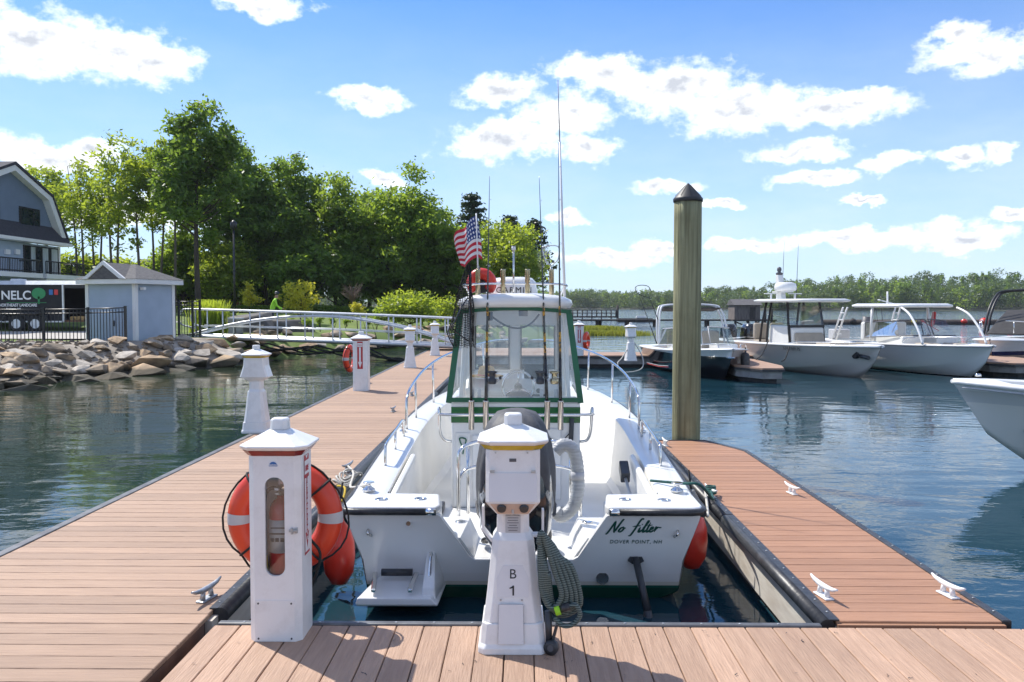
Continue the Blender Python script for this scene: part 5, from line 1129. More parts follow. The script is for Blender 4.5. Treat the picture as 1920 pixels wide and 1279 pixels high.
def fender(loc, label):
    t = thing('fender', label, 'fender', loc)
    MB().lathe([(.0001,-.27),(.06,-.25),(.105,-.17),(.118,-.05),(.112,.06),(.08,.16),(.04,.21),(.03,.25),(.0001,.25)], n=28).build('ball', 'buoy_red', t)
    MB().cyl((0,0,.25),(0,0,.29),.03,n=10).build('eye', 'rubber', t)
    MB().tube([(0,0,.28),(-.03 if loc[0] > 0 else .03,0,.50)], .008, 6).build('lanyard', 'rope_black', t)
fender((-1.36,6.36,-.10), 'red orange fender between the boat and the walkway')
fender((1.30,6.62,-.05), 'red orange fender between the boat and the finger dock')
# ------------------------------------------------------------------ the other boats
def boat_at(name, label, bow, stern, L):
    bow = Vector(bow); stern = Vector(stern); d = (bow-stern).normalized(); st = bow-d*L
    return thing(name, label, 'boat', (st.x,st.y,WZ), math.atan2(-d.x,d.y))
def scale_tab(L, B, s0, s1, k=1.0):
    q = [(0,.97,.0,.86,.10,-.35),(.2,1.0,.03,.88,.10,-.36),(.4,1.0,.12,.86,.12,-.36),(.6,.93,.32,.74,.18,-.34),(.75,.78,.55,.55,.28,-.28),(.87,.53,.78,.30,.42,-.16),(.95,.27,.93,.12,.6,.02),(1.0,.02,1.0,.01,.85,.45)]
    return [(a*L, b*B/2, s0+(s1-s0)*c, d*B/2, e*k, f) for a,b,c,d,e,f in q]
# black bow rider
zband('hull_bowrider', [(-5,(.02,.02,.02)),(.10,(.012,.012,.016)),(.66,(.78,.78,.77))], rough=.12, coat=.6)
LB = 6.6
t = boat_at('bowrider_boat', 'black hulled bowrider with white deck and wake tower behind the piling', (5.85,24.2,0), (5.35,30.7,0), LB)
hull(t, scale_tab(LB,2.5,.68,.88), 'hull_bowrider', capw=.28, y_in=(.5,6.0), sole=.35, rail_m='gel', railr=.02)
for sd in (-1,1):
    MB().tube([(sd*1.225,y,z) for y,z in ((.1,.16),(1.5,.15),(3.0,.17),(4.2,.24))], .010, 5).build('pinstripe', 'red_cloth', t)
    MB().tube([(sd*1.235,y,z) for y,z in ((.1,.20),(1.5,.19),(3.0,.21),(4.2,.28))], .007, 5).build('pinstripe', 'white', t)
    # wake tower leg pair
    for dy in (0,.35): MB().tube(smooth_path([(sd*1.12,2.6-dy,.85),(sd*1.10,2.45-dy,1.5),(sd*1.0,2.2-dy,1.98),(sd*.8,2.1-dy,2.12),(0,2.05-dy,2.16)],5), .032, 8).build('tower_tube', 'gel', t)
    MB().add([(sd*1.15,2.6,.85),(sd*.95,3.9,.90),(sd*.80,3.7,1.42),(sd*1.0,2.5,1.36)],[(0,1,2,3)]).build('side_glass', 'glass_smoke', t)
    MB().add([(sd*.95,3.9,.90),(sd*.12,4.05,.92),(sd*.12,3.75,1.46),(sd*.80,3.7,1.42)],[(0,1,2,3)]).build('windscreen', 'glass_smoke', t)
    MB().tube([(sd*1.15,2.6,.85),(sd*.95,3.9,.90),(sd*.12,4.05,.92),(sd*.12,3.75,1.46),(sd*.80,3.7,1.42),(sd*1.0,2.5,1.36)], .02, 6, closed=True).build('windscreen_frame', 'label_grey', t)
    MB().bb(sd*.35,sd*.9,4.2,5.3,.36,.72).build('bow_seat', 'seat_tan', t, bevel=.05)
    MB().bb(sd*.3,sd*.85,2.4,2.6,.6,1.3).build('helm_seat', 'seat_tan', t, bevel=.06)
    MB().bb(sd*.35,sd*1.0,3.1,4.0,.35,.92).build('dash_pod', 'gel', t, bevel=.04)
    rail(t, [(sd*.95,4.9,.86),(sd*.90,5.0,.96),(sd*.62,5.7,1.0),(sd*.35,6.2,1.02),(sd*.32,6.3,.92)], .014, 'bow_rail')
MB().add([(-.95,1.5,1.95),(.95,1.5,1.95),(.95,2.4,2.05),(-.95,2.4,2.05)],[(0,1,2,3)]).build('bimini', 'canvas_black', t, solid=.03)
MB().lathe([(.05,0),(.04,.03)], (0,6.3,.98), n=12).build('bow_light', 'steel', t)
MB().bb(-.10,.10,6.25,6.5,.62,.68).build('bow_eye', 'steel', t, bevel=.03)
lettering('lettering', 'NH 7841', .14, 'ink', t, (-1.2,4.2,.66), (PI/2,0,-PI/2+.1)) if False else None
def leaning_rod(p0, p1, label, r=.018):
    p0 = Vector(p0); p1 = Vector(p1); t = thing('fishing_rod', label, 'fishing rod', tuple(p0), 0, None, True)
    MB().tube([p0, p0.lerp(p1,.3)], [r,r*.8], 6).build('grip', 'rod_black', t); MB().tube([p0.lerp(p1,.3), p1], [r*.6,r*.2], 6).build('blank', 'rod_black', t)
leaning_rod(at(1232,645,27.5), at(1192,537,27.8), 'black rod leaning left from the black bowrider')
leaning_rod(at(1234,600,28.2), at(1214,548,28.4), 'second thin rod standing at the black bowrider windscreen')
cv_ = smooth_path([at(x,y,27.8) for x,y in ((1222,560),(1198,552),(1191,540),(1200,535),(1215,537),(1222,548))],5); o = tag(MB().tube(cv_, .012, 6).build('landing_net_hoop', 'rod_black'), 'bent black net hoop above the black bowrider', 'fishing net')

# sand hulled centre console
LC = 8.3
zband('hull_console', [(-5,(.50,.46,.41)),(.02,(.60,.555,.50)),(.75,(.62,.575,.52))], rough=.22, coat=.5)
t = boat_at('console_boat', 'sand coloured centre console boat with white hardtop and radar', (10.15,24.7,0), (8.5,31.8,0), LC)
hull(t, scale_tab(LC,2.65,.84,.94), 'hull_console', capw=.26, y_in=(.6,7.6), sole=.35, rail_m='gel', railr=.035)
hz_ = 2.22
b = MB(); rgs = []
for z, e in ((hz_,-.06),(hz_+.03,.02),(hz_+.07,.03),(hz_+.11,-.1)): rgs.append(rr_(z,1.05+e,2.3-e,5.7+e,k=4,n=36))
b.loft(rgs, smooth=True); b.build('hardtop', 'gel', t)
for sd in (-1,1):
    for (y0_,y1_,x0_,x1_) in ((4.5,4.2,.62,.58),(3.0,3.2,.66,.6),(2.5,2.9,.66,.62)): MB().tube([(sd*x0_,y0_,.6),(sd*x0_,(y0_+y1_)/2,1.5),(sd*x1_,y1_,hz_)], .04, 8).build('top_leg', 'black_metal', t)
    MB().add([(sd*.60,3.0,1.45),(sd*.60,4.35,1.45),(sd*.57,4.25,hz_-.1),(sd*.57,3.1,hz_-.1)],[(0,1,2,3)]).build('side_glass', 'glass_smoke', t)
    MB().box((sd*.45,2.9,hz_+.30),(.5,.06,.03)).build('top_spreader', 'gel', t); MB().cyl((sd*.45,2.9,hz_+.1),(sd*.45,2.9,hz_+.30),.035,n=8).build('spreader_post', 'gel', t)
    rail(t, [(sd*1.0,5.0,.92),(sd*.95,5.6,.98),(sd*.7,6.8,1.02),(sd*.35,7.6,1.05)], .016, 'bow_rail')
MB().prism([(3.0,.35),(4.55,.35),(4.50,1.38),(4.25,1.46),(3.1,1.46),(3.0,1.3)], -.58,.58,'yz').build('console', 'gel', t, bevel=.05)
MB().prism([(4.5,.35),(5.2,.35),(5.15,.78),(4.75,.85),(4.62,1.22),(4.52,1.25)], -.50,.50,'yz').build('console_seat', 'seat_tan', t, bevel=.06)
MB().bb(-.62,.62,4.40,4.46,1.40,1.48).build('screen_frame', 'black_metal', t)
MB().add([(-.6,4.42,1.46),(.6,4.42,1.46),(.57,4.25,hz_-.05),(-.57,4.25,hz_-.05)],[(0,1,2,3)]).build('windscreen', 'glass_smoke', t)
for x in (-.32,.32):
    MB().bb(x-.26,x+.26,1.9,2.4,.70,.92).build('helm_seat', 'seat_tan', t, bevel=.06); MB().bb(x-.25,x+.25,1.85,2.02,.92,1.5).build('seat_back', 'seat_tan', t, bevel=.06)
MB().bb(-.55,.55,1.85,2.45,.35,.70).build('leaning_post', 'gel', t, bevel=.03)
MB().bb(-.6,.6,5.9,6.7,.75,1.0).build('bow_cushion', 'seat_tan', t, bevel=.06)
for x in (-.42,.42):
    b = MB(); b.loft([rr_(.6,.20,-.62,.0,cx=x), rr_(.9,.27,-.72,.05,cx=x), rr_(1.25,.26,-.68,.05,cx=x), rr_(1.42,.18,-.55,-.02,cx=x)], smooth=True); og = b.build('outboard', 'motor_black', t)
    b = MB(); b.loft([rr_(-.3,.06,-.4,-.1,cx=x), rr_(.6,.14,-.5,-.05,cx=x)], smooth=True); b.build('outboard_leg', 'motor_black', og)
b = MB(); b.prism([(2.6,hz_+.1),(2.95,hz_+.1),(2.72,hz_+.95),(2.55,hz_+.95)], -.10,.10,'yz'); ms = b.build('radar_mast', 'gel', t, bevel=.02)
MB().bb(-.22,.22,2.55,3.2,hz_+.34,hz_+.38).build('radar_shelf', 'gel', ms)
b = MB(); b.lathe([(.30,0),(.36,.03),(.37,.14),(.33,.26),(.2,.30),(.0001,.30)], (0,3.05,hz_+.385), n=28); b.build('radar', 'gel', t)
MB().lathe([(.0001,0),(.10,.0),(.12,.06),(.05,.10),(.08,.16),(.07,.25),(.0001,.28)], (0,2.63,hz_+.95), n=16).build('thermal_camera', 'ink_grey', t)
for x in (-.85,-.3): MB().tube([(x,2.3,hz_+.05),(x-.12,2.2,hz_+2.1)], [.016,.006], 6).build('antenna', 'ink_grey', t)
MB().lathe([(.13,-.05),(.13,.05)], (.30,7.55,.70), n=16, axis='x').build('anchor_pocket', 'ink', t)
MB().tube([(.25,7.6,.66),(.22,8.05,.62)], .06, 8).build('anchor_roller', 'dash_dark', t)
lettering('lettering', 'NH 3989 PS', .15, 'ink', t, (1.20,5.55,.72), (R(90),0,R(102)))
for a_, c_, lb in (((1440,640,27.6),(1418,674,26.8),'dark dock line from the sand hulled boat to the short finger, left one'),((1480,650,26.8),(1466,678,26.0),'dark dock line from the sand hulled boat to the short finger, right one')):
    A_ = at(*a_); C_ = at(*c_); rope([A_, A_.lerp(C_,.5)+Vector((0,0,-.12)), C_], .018, 'rope_black', lb)
tf = thing('fender', 'black tube fender on the short finger beside the black bowrider', 'fender', tuple(gnd(1397,684)+Vector((0,0,0))))
MB().lathe([(.0001,-.45),(.10,-.42),(.13,-.36),(.13,.25),(.10,.32),(.03,.36),(.0001,.36)], n=16).build('tube', 'rubber', tf); MB().cyl((0,0,.36),(0,0,.5),.02,n=6).build('lanyard', 'rope_black', tf)

# white walkaround
LW = 7.9
zband('hull_walk', [(-5,(.02,.02,.02)),(.02,(.74,.72,.67)),(.1,(.76,.745,.70))], rough=.25, coat=.4)
t = boat_at('walkaround_boat', 'white boat with white hardtop and windscreen right of the sand hulled boat', (13.35,24.8,0), (12.3,31.8,0), LW)
hull(t, scale_tab(LW,2.7,.84,.94), 'hull_walk', capw=.24, y_in=(.5,7.2), sole=.45, rail_m='label_grey', railr=.03)
hz_ = 2.05
b = MB(); rgs = [rr_(z,1.08+e,1.6-e,5.0+e,k=4,n=36) for z,e in ((hz_,-.05),(hz_+.03,.02),(hz_+.08,.02),(hz_+.13,-.12))]; b.loft(rgs, smooth=True); b.build('hardtop', 'gel', t)
for sd in (-1,1):
    MB().cyl((sd*1.05,3.3,.95),(sd*1.0,3.3,hz_),.045,n=8).build('top_leg', 'gel', t)
    MB().tube(smooth_path([(sd*1.05,6.2,.95),(sd*1.03,5.9,1.4),(sd*1.0,5.4,1.85),(sd*.95,4.9,hz_)],5), .035, 8).build('top_leg', 'gel', t)
    for q in (1.3,1.6): MB().cyl((sd*1.08,q-.5,.9),(sd*1.0,q+.1,hz_),.03,n=8).build('ladder_leg', 'gel', t)
    MB().add([(sd*1.08,3.0,1.05),(sd*.98,4.8,1.15),(sd*.85,4.5,1.62),(sd*1.0,2.9,1.55)],[(0,1,2,3)]).build('side_glass', 'glass', t)
    MB().add([(sd*.98,4.8,1.15),(sd*.05,5.1,1.18),(sd*.05,4.75,1.68),(sd*.85,4.5,1.62)],[(0,1,2,3)]).build('windscreen', 'glass', t)
    MB().tube([(sd*1.08,3.0,1.05),(sd*.98,4.8,1.15),(sd*.05,5.1,1.18),(sd*.05,4.75,1.68),(sd*.85,4.5,1.62),(sd*1.0,2.9,1.55)], .02, 6, closed=True).build('windscreen_frame', 'ink_grey', t)
    rail(t, [(sd*1.1,5.2,.92),(sd*1.05,5.4,1.10),(sd*.8,6.4,1.17),(sd*.4,7.3,1.2)], .016, 'bow_rail')
    MB().bb(sd*.25,sd*.8,2.2,2.45,.9,1.55).build('helm_seat', 'gel', t, bevel=.07)
    MB().bb(sd*.2,sd*.95,3.3,5.0,.46,1.14).build('cabin_side', 'gel_liner', t, bevel=.05)
    MB().bb(sd*.25,sd*.7,5.2,5.9,.70,.95).build('bow_seat', 'seat_tan', t, bevel=.05)
MB().cyl((-.2,2.2,hz_+.1),(-.2,2.2,hz_+.55),.03,n=8).build('mast_light', 'white', t)
MB().box((-.9,1.2,hz_+.16),(.9,.14,.03),M=Matrix.Rotation(R(-14),3,'Y')).build('outrigger_stub', 'gel', t)
b = MB(); b.add([(-.95,3.6,1.30),(-.45,4.7,1.28),(-.15,4.3,1.55),(-.75,3.3,1.62)],[(0,1,2,3)]); b.build('red_towel', 'red_cloth', t, solid=.05)
b = MB(); b.add([(-.45,4.72,1.30),(.0,4.9,1.26),(.0,4.6,1.58),(-.16,4.32,1.57)],[(0,1,2,3)]); b.build('white_towel', 'white', t, solid=.05)
for k, (px, top_) in enumerate(((1648,560),(1655,548),(1640,575))):
    leaning_rod(at(px+2,640,30.6), at(px-8+4*k,top_,30.9), 'dark rod in the stern rack of the white hardtop boat, '+('middle','right','left')[k]+' of three', .022)
for sd in (-1,1):
    for q in (1.1,1.35,1.6,1.85): MB().cyl((sd*1.05,1.35+.3*(q-1),q),(sd*1.03,1.05+.3*(q-1),q),.02,n=6).build('ladder_rung', 'gel', t)
    MB().bb(sd*.35,sd*.95,.25,.75,.9,1.25).build('stern_cooler', 'label_grey', t, bevel=.04)
MB().cyl((-.6,.2,.9),(-.6,.2,1.7),.20,.16,12).build('covered_reel', 'ink_grey', t)
sf = thing('small_flag', 'small furled red and white flag on the white boat with hardtop', 'flag', tuple(at(1749,612,28.8)), 0)
MB().cyl((0,0,-.3),(0,0,.5),.012,n=6).build('staff', 'white', sf)
MB().loft([[(-.02,0,.48),(.10,0,.48),(.10,.04,.48)],[(-.06,0,.15),(.10,.02,.2),(.08,.06,.2)],[(-.14,0,-.2),(-.02,.02,-.1),(-.04,.05,-.1)]]).build('cloth', 'red_cloth', sf)

# navy boat with black arch at the right edge
LN = 7.5
zband('hull_navy_boat', [(-5,(.02,.02,.02)),(.02,(.75,.74,.70)),(.22,(.012,.02,.09)),(.56,(.78,.78,.77))], rough=.14, coat=.6)
t = boat_at('navy_boat', 'navy and white cruiser with black arch and canvas at the right edge', (15.6,29.2,0), (20.4,34.5,0), LN)
hull(t, scale_tab(LN,2.6,.82,.95), 'hull_navy_boat', capw=.3, y_in=(.5,4.0), sole=.45, rail_m='gel')
MB().loft([[(-.95,4.4,1.05),(.95,4.4,1.05),(.8,4.5,1.1),(-.8,4.5,1.1)],[(-1.05,3.4,1.05),(1.05,3.4,1.05),(.85,3.2,1.55),(-.85,3.2,1.55)],[(-1.15,1.4,1.0),(1.15,1.4,1.0),(.95,1.4,1.95),(-.95,1.4,1.95)]]).build('canvas', 'canvas_black', t, bevel=.05)
for sd in (-1,1):
    for dy in (0,.45): MB().tube(smooth_path([(sd*1.15,3.3+dy,1.0),(sd*1.1,2.9+dy,1.9),(sd*1.0,2.4+dy,2.45),(sd*.8,2.1+dy,2.65),(0,2.0+dy,2.7)],5), .05, 8).build('arch_tube', 'black_metal', t)
    rail(t, [(sd*1.0,4.5,1.1),(sd*.98,4.6,1.45),(sd*.75,5.9,1.55),(sd*.35,7.0,1.6)], .016, 'bow_rail'); posts(t, [((sd*.78,5.8,1.15),(sd*.76,5.8,1.54)),((sd*.5,6.6,1.18),(sd*.5,6.6,1.57))], .014)
MB().lathe([(.28,0),(.32,.05),(.30,.16),(.12,.22),(.0001,.22)], (-.5,1.6,1.98), n=20).build('radar', 'gel', t)

# near boat whose bow enters at the right
LR = 7.6
zband('hull_right', [(-5,(.70,.68,.62)),(.30,(.75,.73,.67)),(.86,(.60,.60,.58)),(1.02,(.78,.78,.77))], rough=.2, coat=.5)
bowp = at(1786,722,11.5)
t = boat_at('bow_of_white_boat', 'white boat bow entering from the right edge over the blue water', (bowp.x,bowp.y,0), (bowp.x+7.0,bowp.y-2.2,0), LR)
tb = scale_tab(LR,2.5,.90,1.12); hull(t, tb, 'hull_right', capw=.20, y_in=(.6,7.0), sole=.62, rail_m='gel', railr=.03, flare=.05)
for sd in (-1,1):
    st_ = smooth_tab(tb,40); MB().tube([(sd*(s[1]+.012),s[0],s[2]-.055) for s in st_ if s[0] < 7.55], .014, 6).build('rub_strip', 'label_grey', t)
    MB().tube([(sd*(s[3]+.012),s[0]-.12*max(0,(s[0]-5.5)),s[4]+.03) for s in st_ if s[0] < 7.0], .018, 6).build('chine_strake', 'dash_dark', t)
    MB().tube([(sd*1.0,5.2,1.08),(sd*.97,5.05,1.5),(sd*.9,4.6,1.95)], .035, 8).build('arch_leg', 'black_metal', t)
    MB().bb(sd*.2,sd*.75,5.2,6.4,.63,.86).build('bow_seat', 'seat_tan', t, bevel=.05)
MB().lathe([(.04,0),(.035,.03),(.0001,.035)], (0,7.3,1.2), n=12).build('bow_light', 'steel', t)
# ------------------------------------------------------------------ rocks of the bank
def rock_mesh(seed, flat=.52):
    rnd = random.Random(seed); bm = bmesh.new()
    pts = []
    for i in range(15):
        v = Vector((rnd.gauss(0,1), rnd.gauss(0,1), rnd.gauss(0,1))).normalized()*rnd.uniform(.8,1.08); v.z *= flat*rnd.uniform(.9,1.1); v.x *= rnd.uniform(1.0,1.25); pts.append(bm.verts.new(v))
    r = bmesh.ops.convex_hull(bm, input=pts)
    bmesh.ops.delete(bm, geom=[e for e in bm.verts if not e.link_faces], context='VERTS')
    bmesh.ops.bevel(bm, geom=list(bm.edges), offset=.10, segments=2, profile=.6, affect='EDGES', clamp_overlap=True)
    for v in bm.verts: v.co *= 1+.06*mnoise.noise(v.co*2.3+Vector((seed,0,0)))
    me = bpy.data.meshes.new('stone'); bm.to_mesh(me); bm.free(); me.update(); return me
RM = [rock_mesh(i) for i in range(14)]
for me in RM: me.materials.append(MAT['rock'])
for i_, me in enumerate(RM):
    if i_ % 4 == 1: me.materials[0] = MAT['rock_pale']
    if i_ % 4 == 2: me.materials[0] = MAT['rock_tan']
RD = [rock_mesh(40+i) for i in range(3)]
for me in RD: me.materials.append(MAT['rock_dark'])
rb = thing('rock_embankment', 'bank of loose tan and grey boulders along the left shore', 'rocks', (0,0,0))
placed = []
def put_rock(x, y, s, z=None, meshes=RM, sq=None):
    o = bpy.data.objects.new('stone', random.choice(meshes)); COL.objects.link(o); o.parent = rb
    o.location = (x, y, (land_z(x,y) if z is None else z)+s*.22); o.rotation_euler = (random.uniform(-.25,.25), random.uniform(-.25,.25), random.uniform(0,6.28)); k = sq or random.uniform(.8,1.15); o.scale = (s*random.uniform(.9,1.25), s*k, s*random.uniform(.75,1.05)); placed.append((x,y,s))
def scatter(n, fx, fy, dlo, dhi, size, cond=lambda x,y: True, meshes=RM):
    c = 0
    for _ in range(n*30):
        if c >= n: break
        x = random.uniform(*fx); y = random.uniform(*fy); d = land_dist(x,y)
        if not (dlo < d < dhi) or not cond(x,y): continue
        s = size(d)*random.uniform(.75,1.3)
        if any((x-a)**2+(y-b)**2 < (.62*(s+e))**2 for a,b,e in placed): continue
        put_rock(x,y,s,meshes=meshes); c += 1
for i in range(3,9):
    (xa,ya),(xb_,yb_) = LAND[i-1], LAND[i]; L_ = math.hypot(xb_-xa,yb_-ya); n_ = int(L_/.62)
    if ya < 9: continue
    for k in range(n_):
        q = (k+random.random()*.6)/n_; nx_, ny_ = (yb_-ya)/L_, -(xb_-xa)/L_
        for off_, s_ in ((.05,random.uniform(.34,.62)),(-.75,random.uniform(.36,.7))):
            o_ = off_+random.uniform(-.25,.25); x_, y_ = xa+(xb_-xa)*q+nx_*o_, ya+(yb_-ya)*q+ny_*o_
            if all((x_-a)**2+(y_-b)**2 > (.5*(s_+e))**2 for a,b,e in placed): put_rock(x_,y_,s_*(.8 if ya > 30 else 1.05))
front = lambda x,y: not (x < -12.6 and y > 28.4) and not (-17.5 < x < -12.9 and y > 28.2)
scatter(30, (-17,-9.5), (15.5,31.5), -.5, 1.3, lambda d: .52, front)
scatter(120, (-19,-9.5), (15.5,31.0), .3, 3.0, lambda d: .33, front)
scatter(120, (-20,-9.5), (16,31.0), 1.0, 6.5, lambda d: .19, front)
scatter(40, (-11.5,2), (31,50), -.4, .8, lambda d: .50)
scatter(45, (-11.5,2), (31,50), .2, 2.2, lambda d: .32)
for px, py, Y, s in ((463,635,39.5,1.6),(540,628,40.5,1.35),(505,640,38.6,.8)):
    p = at(px,py,Y); put_rock(p.x, Y, s, land_z(p.x,Y)-.15, RD)
b = MB()
for i in range(1500):
    x = random.uniform(-19,-10); y = random.uniform(17,31); d = land_dist(x,y)
    if d < .5 or not front(x,y): continue
    s = random.uniform(.05,.13); c = Vector((x,y,land_z(x,y)+s*.4)); b.add([c+Vector((s*random.uniform(.7,1.2),0,0)),c+Vector((-.5*s,.8*s,0)),c+Vector((-.5*s,-.8*s,0)),c+Vector((0,0,s*.7)),c+Vector((0,0,-s*.7))],[(0,1,3),(1,2,3),(2,0,3),(1,0,4),(2,1,4),(0,2,4)])
b.build('rubble', 'rock', rb, kind='stuff')
# ------------------------------------------------------------------ gangway
gw = thing('gangway', 'long arched aluminium gangway from the bank down to the docks', 'gangway', (0,0,0))
gl, gr = Vector((-12.95,33.4,.50)), Vector((-1.6,32.5,.12))
def gp_(t, off, z): p = gl.lerp(gr,t); return Vector((p.x, p.y+off, p.z+z))
for off in (0,1.25):
    MB().tube([gp_(0,off,0),gp_(.5,off,.02),gp_(1,off,0)], .085, 4).build('bottom_chord', 'alu', gw)
    MB().tube([gp_(.0+.94*i/24,off,.03+.93*math.sin(PI*min(1,max(0,i/24)))**.9) for i in range(25)], .05, 6).build('arch_chord', 'alu', gw)
    rl = [gp_(-.02,off,.45),gp_(-.028,off,.75),gp_(-.018,off,.98),gp_(0,off,1.05)]+[gp_(i/10,off,1.05+.03*math.sin(PI*i/10)) for i in range(1,11)]
    MB().tube(smooth_path([gp_(.03,off,.33)]+rl,3), .036, 8).build('handrail', 'alu', gw)
    MB().tube([gp_(.02,off,.42),gp_(.5,off,.47),gp_(1,off,.42)], .02, 6).build('mid_rail', 'alu', gw)
    for i in range(11):
        q = .03+i*.095; MB().cyl(gp_(q,off,0), gp_(q,off,1.05+.03*math.sin(PI*q)), .026, n=6).build('post', 'alu', gw)
b = MB(); b.loft([[gp_(q,0,-.06),gp_(q,1.25,-.06),gp_(q,1.25,.0),gp_(q,0,.0)] for q in (0,.5,1)]); b.build('deck', 'alu', gw)
# black pipes slung below the gangway
for k in range(5):
    P = []
    for i in range(26):
        q = .10+i/25*.86; sag = .18*abs(math.sin(i*.62+k*.7))+.06*k+(.35*max(0,math.sin((q-.62)*9)) if q > .62 else 0)
        p = gp_(q,.25+.12*k,-.16-sag); p.z = max(p.z, WZ+.02); P.append(p)
    tag(MB().tube(smooth_path(P,2), .035, 6).build('slung_pipe', 'liner_black'), 'black pipe slung in loops below the gangway, '+('nearest of five','second nearest of five','middle of five','second farthest of five','farthest of five')[k], 'pipe', 'black pipes below the gangway')

# ------------------------------------------------------------------ shed
def siding(b, x0, x1, z0, z1, y, step=.10, proud=.012, M=None):
    z = z0
    while z < z1-.001:
        zz = min(z+step, z1); q = [(x0,y-proud,z),(x1,y-proud,z),(x1,y,zz),(x0,y,zz),(x0,y,z),(x1,y,z)]
        if M: q = [M@Vector(p) for p in q]
        b.add(q, [(0,1,2,3),(0,4,5,1)]); z = zz
SY = 29.9; sc_ = SY/F_PX
cn = at(255,640,SY)                     # near corner
z0s = .42
sh = thing('garden_shed', 'small pale blue clapboard shed with white corners and hip roof', 'shed', (cn.x,SY,z0s), R(-18.0))
# local frame: two walls meet at the origin corner; left wall runs along -x, right wall along +y
Lw, Rw, Hs = 2.05, 1.85, 2.02
b = MB(); siding(b, -Lw, 0, 0, Hs, 0, .115); b.build('wall', 'siding_light', sh)
b = MB(); siding(b, 0, Rw, 0, Hs, 0, .115, M=Matrix.Rotation(PI/2,4,'Z')); b.build('wall', 'siding_light', sh)
MB().bb(-Lw+.02,-.02,.02,Rw-.02,0,Hs).build('core', 'siding_light', sh)
for x, y in ((0,0),(-Lw,0),(0,Rw)): MB().bb(x-.11,x+.03,y-.03,y+.11,-.02,Hs).build('corner_board', 'trim_white', sh, bevel=.004)
e = .28
MB().bb(-Lw-e,e,-e,Rw+e,Hs,Hs+.17).build('eave', 'trim_white', sh, bevel=.01)
b = MB(); q0 = [(-Lw-e-.03,-e-.03,Hs+.171),(e+.03,-e-.03,Hs+.171),(e+.03,Rw+e+.03,Hs+.171),(-Lw-e-.03,Rw+e+.03,Hs+.171)]
b.add(q0+[(-Lw*.62,Rw*.5,Hs+.72),(-Lw*.38,Rw*.5,Hs+.72)], [(0,1,5,4),(1,2,5),(2,3,4,5),(3,0,4)]); rf_ = b.build('roof', 'shingle', sh)
b = MB(); g0 = [(-Lw*.5-.85,-e-.05,Hs+.18),(-Lw*.5+.85,-e-.05,Hs+.18),(-Lw*.5,-e-.05,Hs+.74)]; b.loft([g0,[(p[0]*1.0,Rw*.45,p[2]) for p in g0]]); b.build('gable_dormer', 'shingle', rf_)
for sd in (-1,1): MB().loft([[(-Lw*.5+sd*.92,-e-.10,Hs+.175),(-Lw*.5,-e-.10,Hs+.80),(-Lw*.5,-e-.10,Hs+.66),(-Lw*.5+sd*.70,-e-.10,Hs+.175)],[(-Lw*.5+sd*.92,-e-.02,Hs+.175),(-Lw*.5,-e-.02,Hs+.80),(-Lw*.5,-e-.02,Hs+.66),(-Lw*.5+sd*.70,-e-.02,Hs+.175)]]).build('barge_board', 'trim_white', rf_)
MB().box((.12,.25,1.86),(.18,.12,.10)).build('flood_lamp', 'white', sh, bevel=.02)
MB().bb(-Lw*.45-.03,-Lw*.45+.03,-.05,-.01,.55,.75).build('outlet', 'dash_dark', sh)

# ------------------------------------------------------------------ fences
def fence(label, pts, h=1.22, z=.42, every=None):
    t = thing('metal_fence', label, 'fence', tuple(Vector(pts[0])), 0, None, True)
    for i in range(len(pts)-1):
        a, c = Vector(pts[i]), Vector(pts[i+1]); L_ = (c-a).length; d = (c-a)/L_
        for zz in (.10,h-.16,h-.02): MB().cyl(a+Vector((0,0,zz)), c+Vector((0,0,zz)), .020, n=4).build('rail', 'black_metal', t)
        b = MB(); n = int(L_/.105)
        for k in range(1,n): p = a+d*(L_*k/n); b.box((p.x,p.y,p.z+h/2-.02),(.02,.02,h-.06))
        b.build('pickets', 'black_metal', t, kind='stuff')
    for i, p in enumerate(pts): MB().box((p[0],p[1],p[2]+h/2),(.075,.075,h+.08)).build('post', 'black_metal', t)
    return t
fY = 29.0
fp = [tuple(at(x,0,fY+dy)[:2])+(z,) for x,dy,z in ((-75,-1.6,.36),(-20,-1.0,.36),(68,-.3,.36),(153,.1,.38),(224,.0,.42))]
fence('black picket fence between the boulders and the trailer', fp)
gY = 33.2
fence('black picket gate beside the shed at the head of the gangway', [tuple(at(x,0,gY)[:2])+(.48,) for x in (318,326,352,366)], h=1.38)

# ------------------------------------------------------------------ trailer
TY = 36.5; tl = at(-120,0,TY).x; tr_ = at(106,0,TY).x; tz = .62
tt = thing('cargo_trailer', 'black enclosed cargo trailer with white NELC lettering and open rear', 'trailer', (tr_,TY,tz))
W_ = tr_-tl
b = MB(); b.bb(-W_,0,0,.04,.42,1.95); b.bb(-W_,0,2.0,2.04,.42,1.95); b.bb(-W_,-W_+.04,.04,2.0,.42,1.95); b.build('body', 'trailer_black', tt)
b = MB(); b.loft([[(x,0,1.95),(x,.15,2.12),(x,1.9,2.12),(x,2.04,1.95)] for x in (-W_-.02,1.25)]); b.build('roof', 'alu', tt)
MB().bb(-W_,0,-.01,2.05,.36,.42).build('skirt', 'alu', tt)
for x in (0,1.2): MB().bb(x-.03,x+.03,-.02,.05,.40,1.96).build('corner_post', 'alu' if x == 0 else 'black_metal', tt)
b = MB(); b.bb(0,1.2,1.98,2.02,.42,1.95); b.build('inner_wall', 'trailer_inside', tt)
MB().bb(-W_,1.25,.05,2.0,.38,.44).build('floor', 'trailer_inside', tt)
MB().bb(.05,1.25,.02,.06,1.80,1.95).build('header', 'black_metal', tt)
for i in range(5): MB().cyl((.15+i*.22,.4,.52),(.15+i*.22,1.7,.52),.09,n=8).build('log', 'straw', tt)
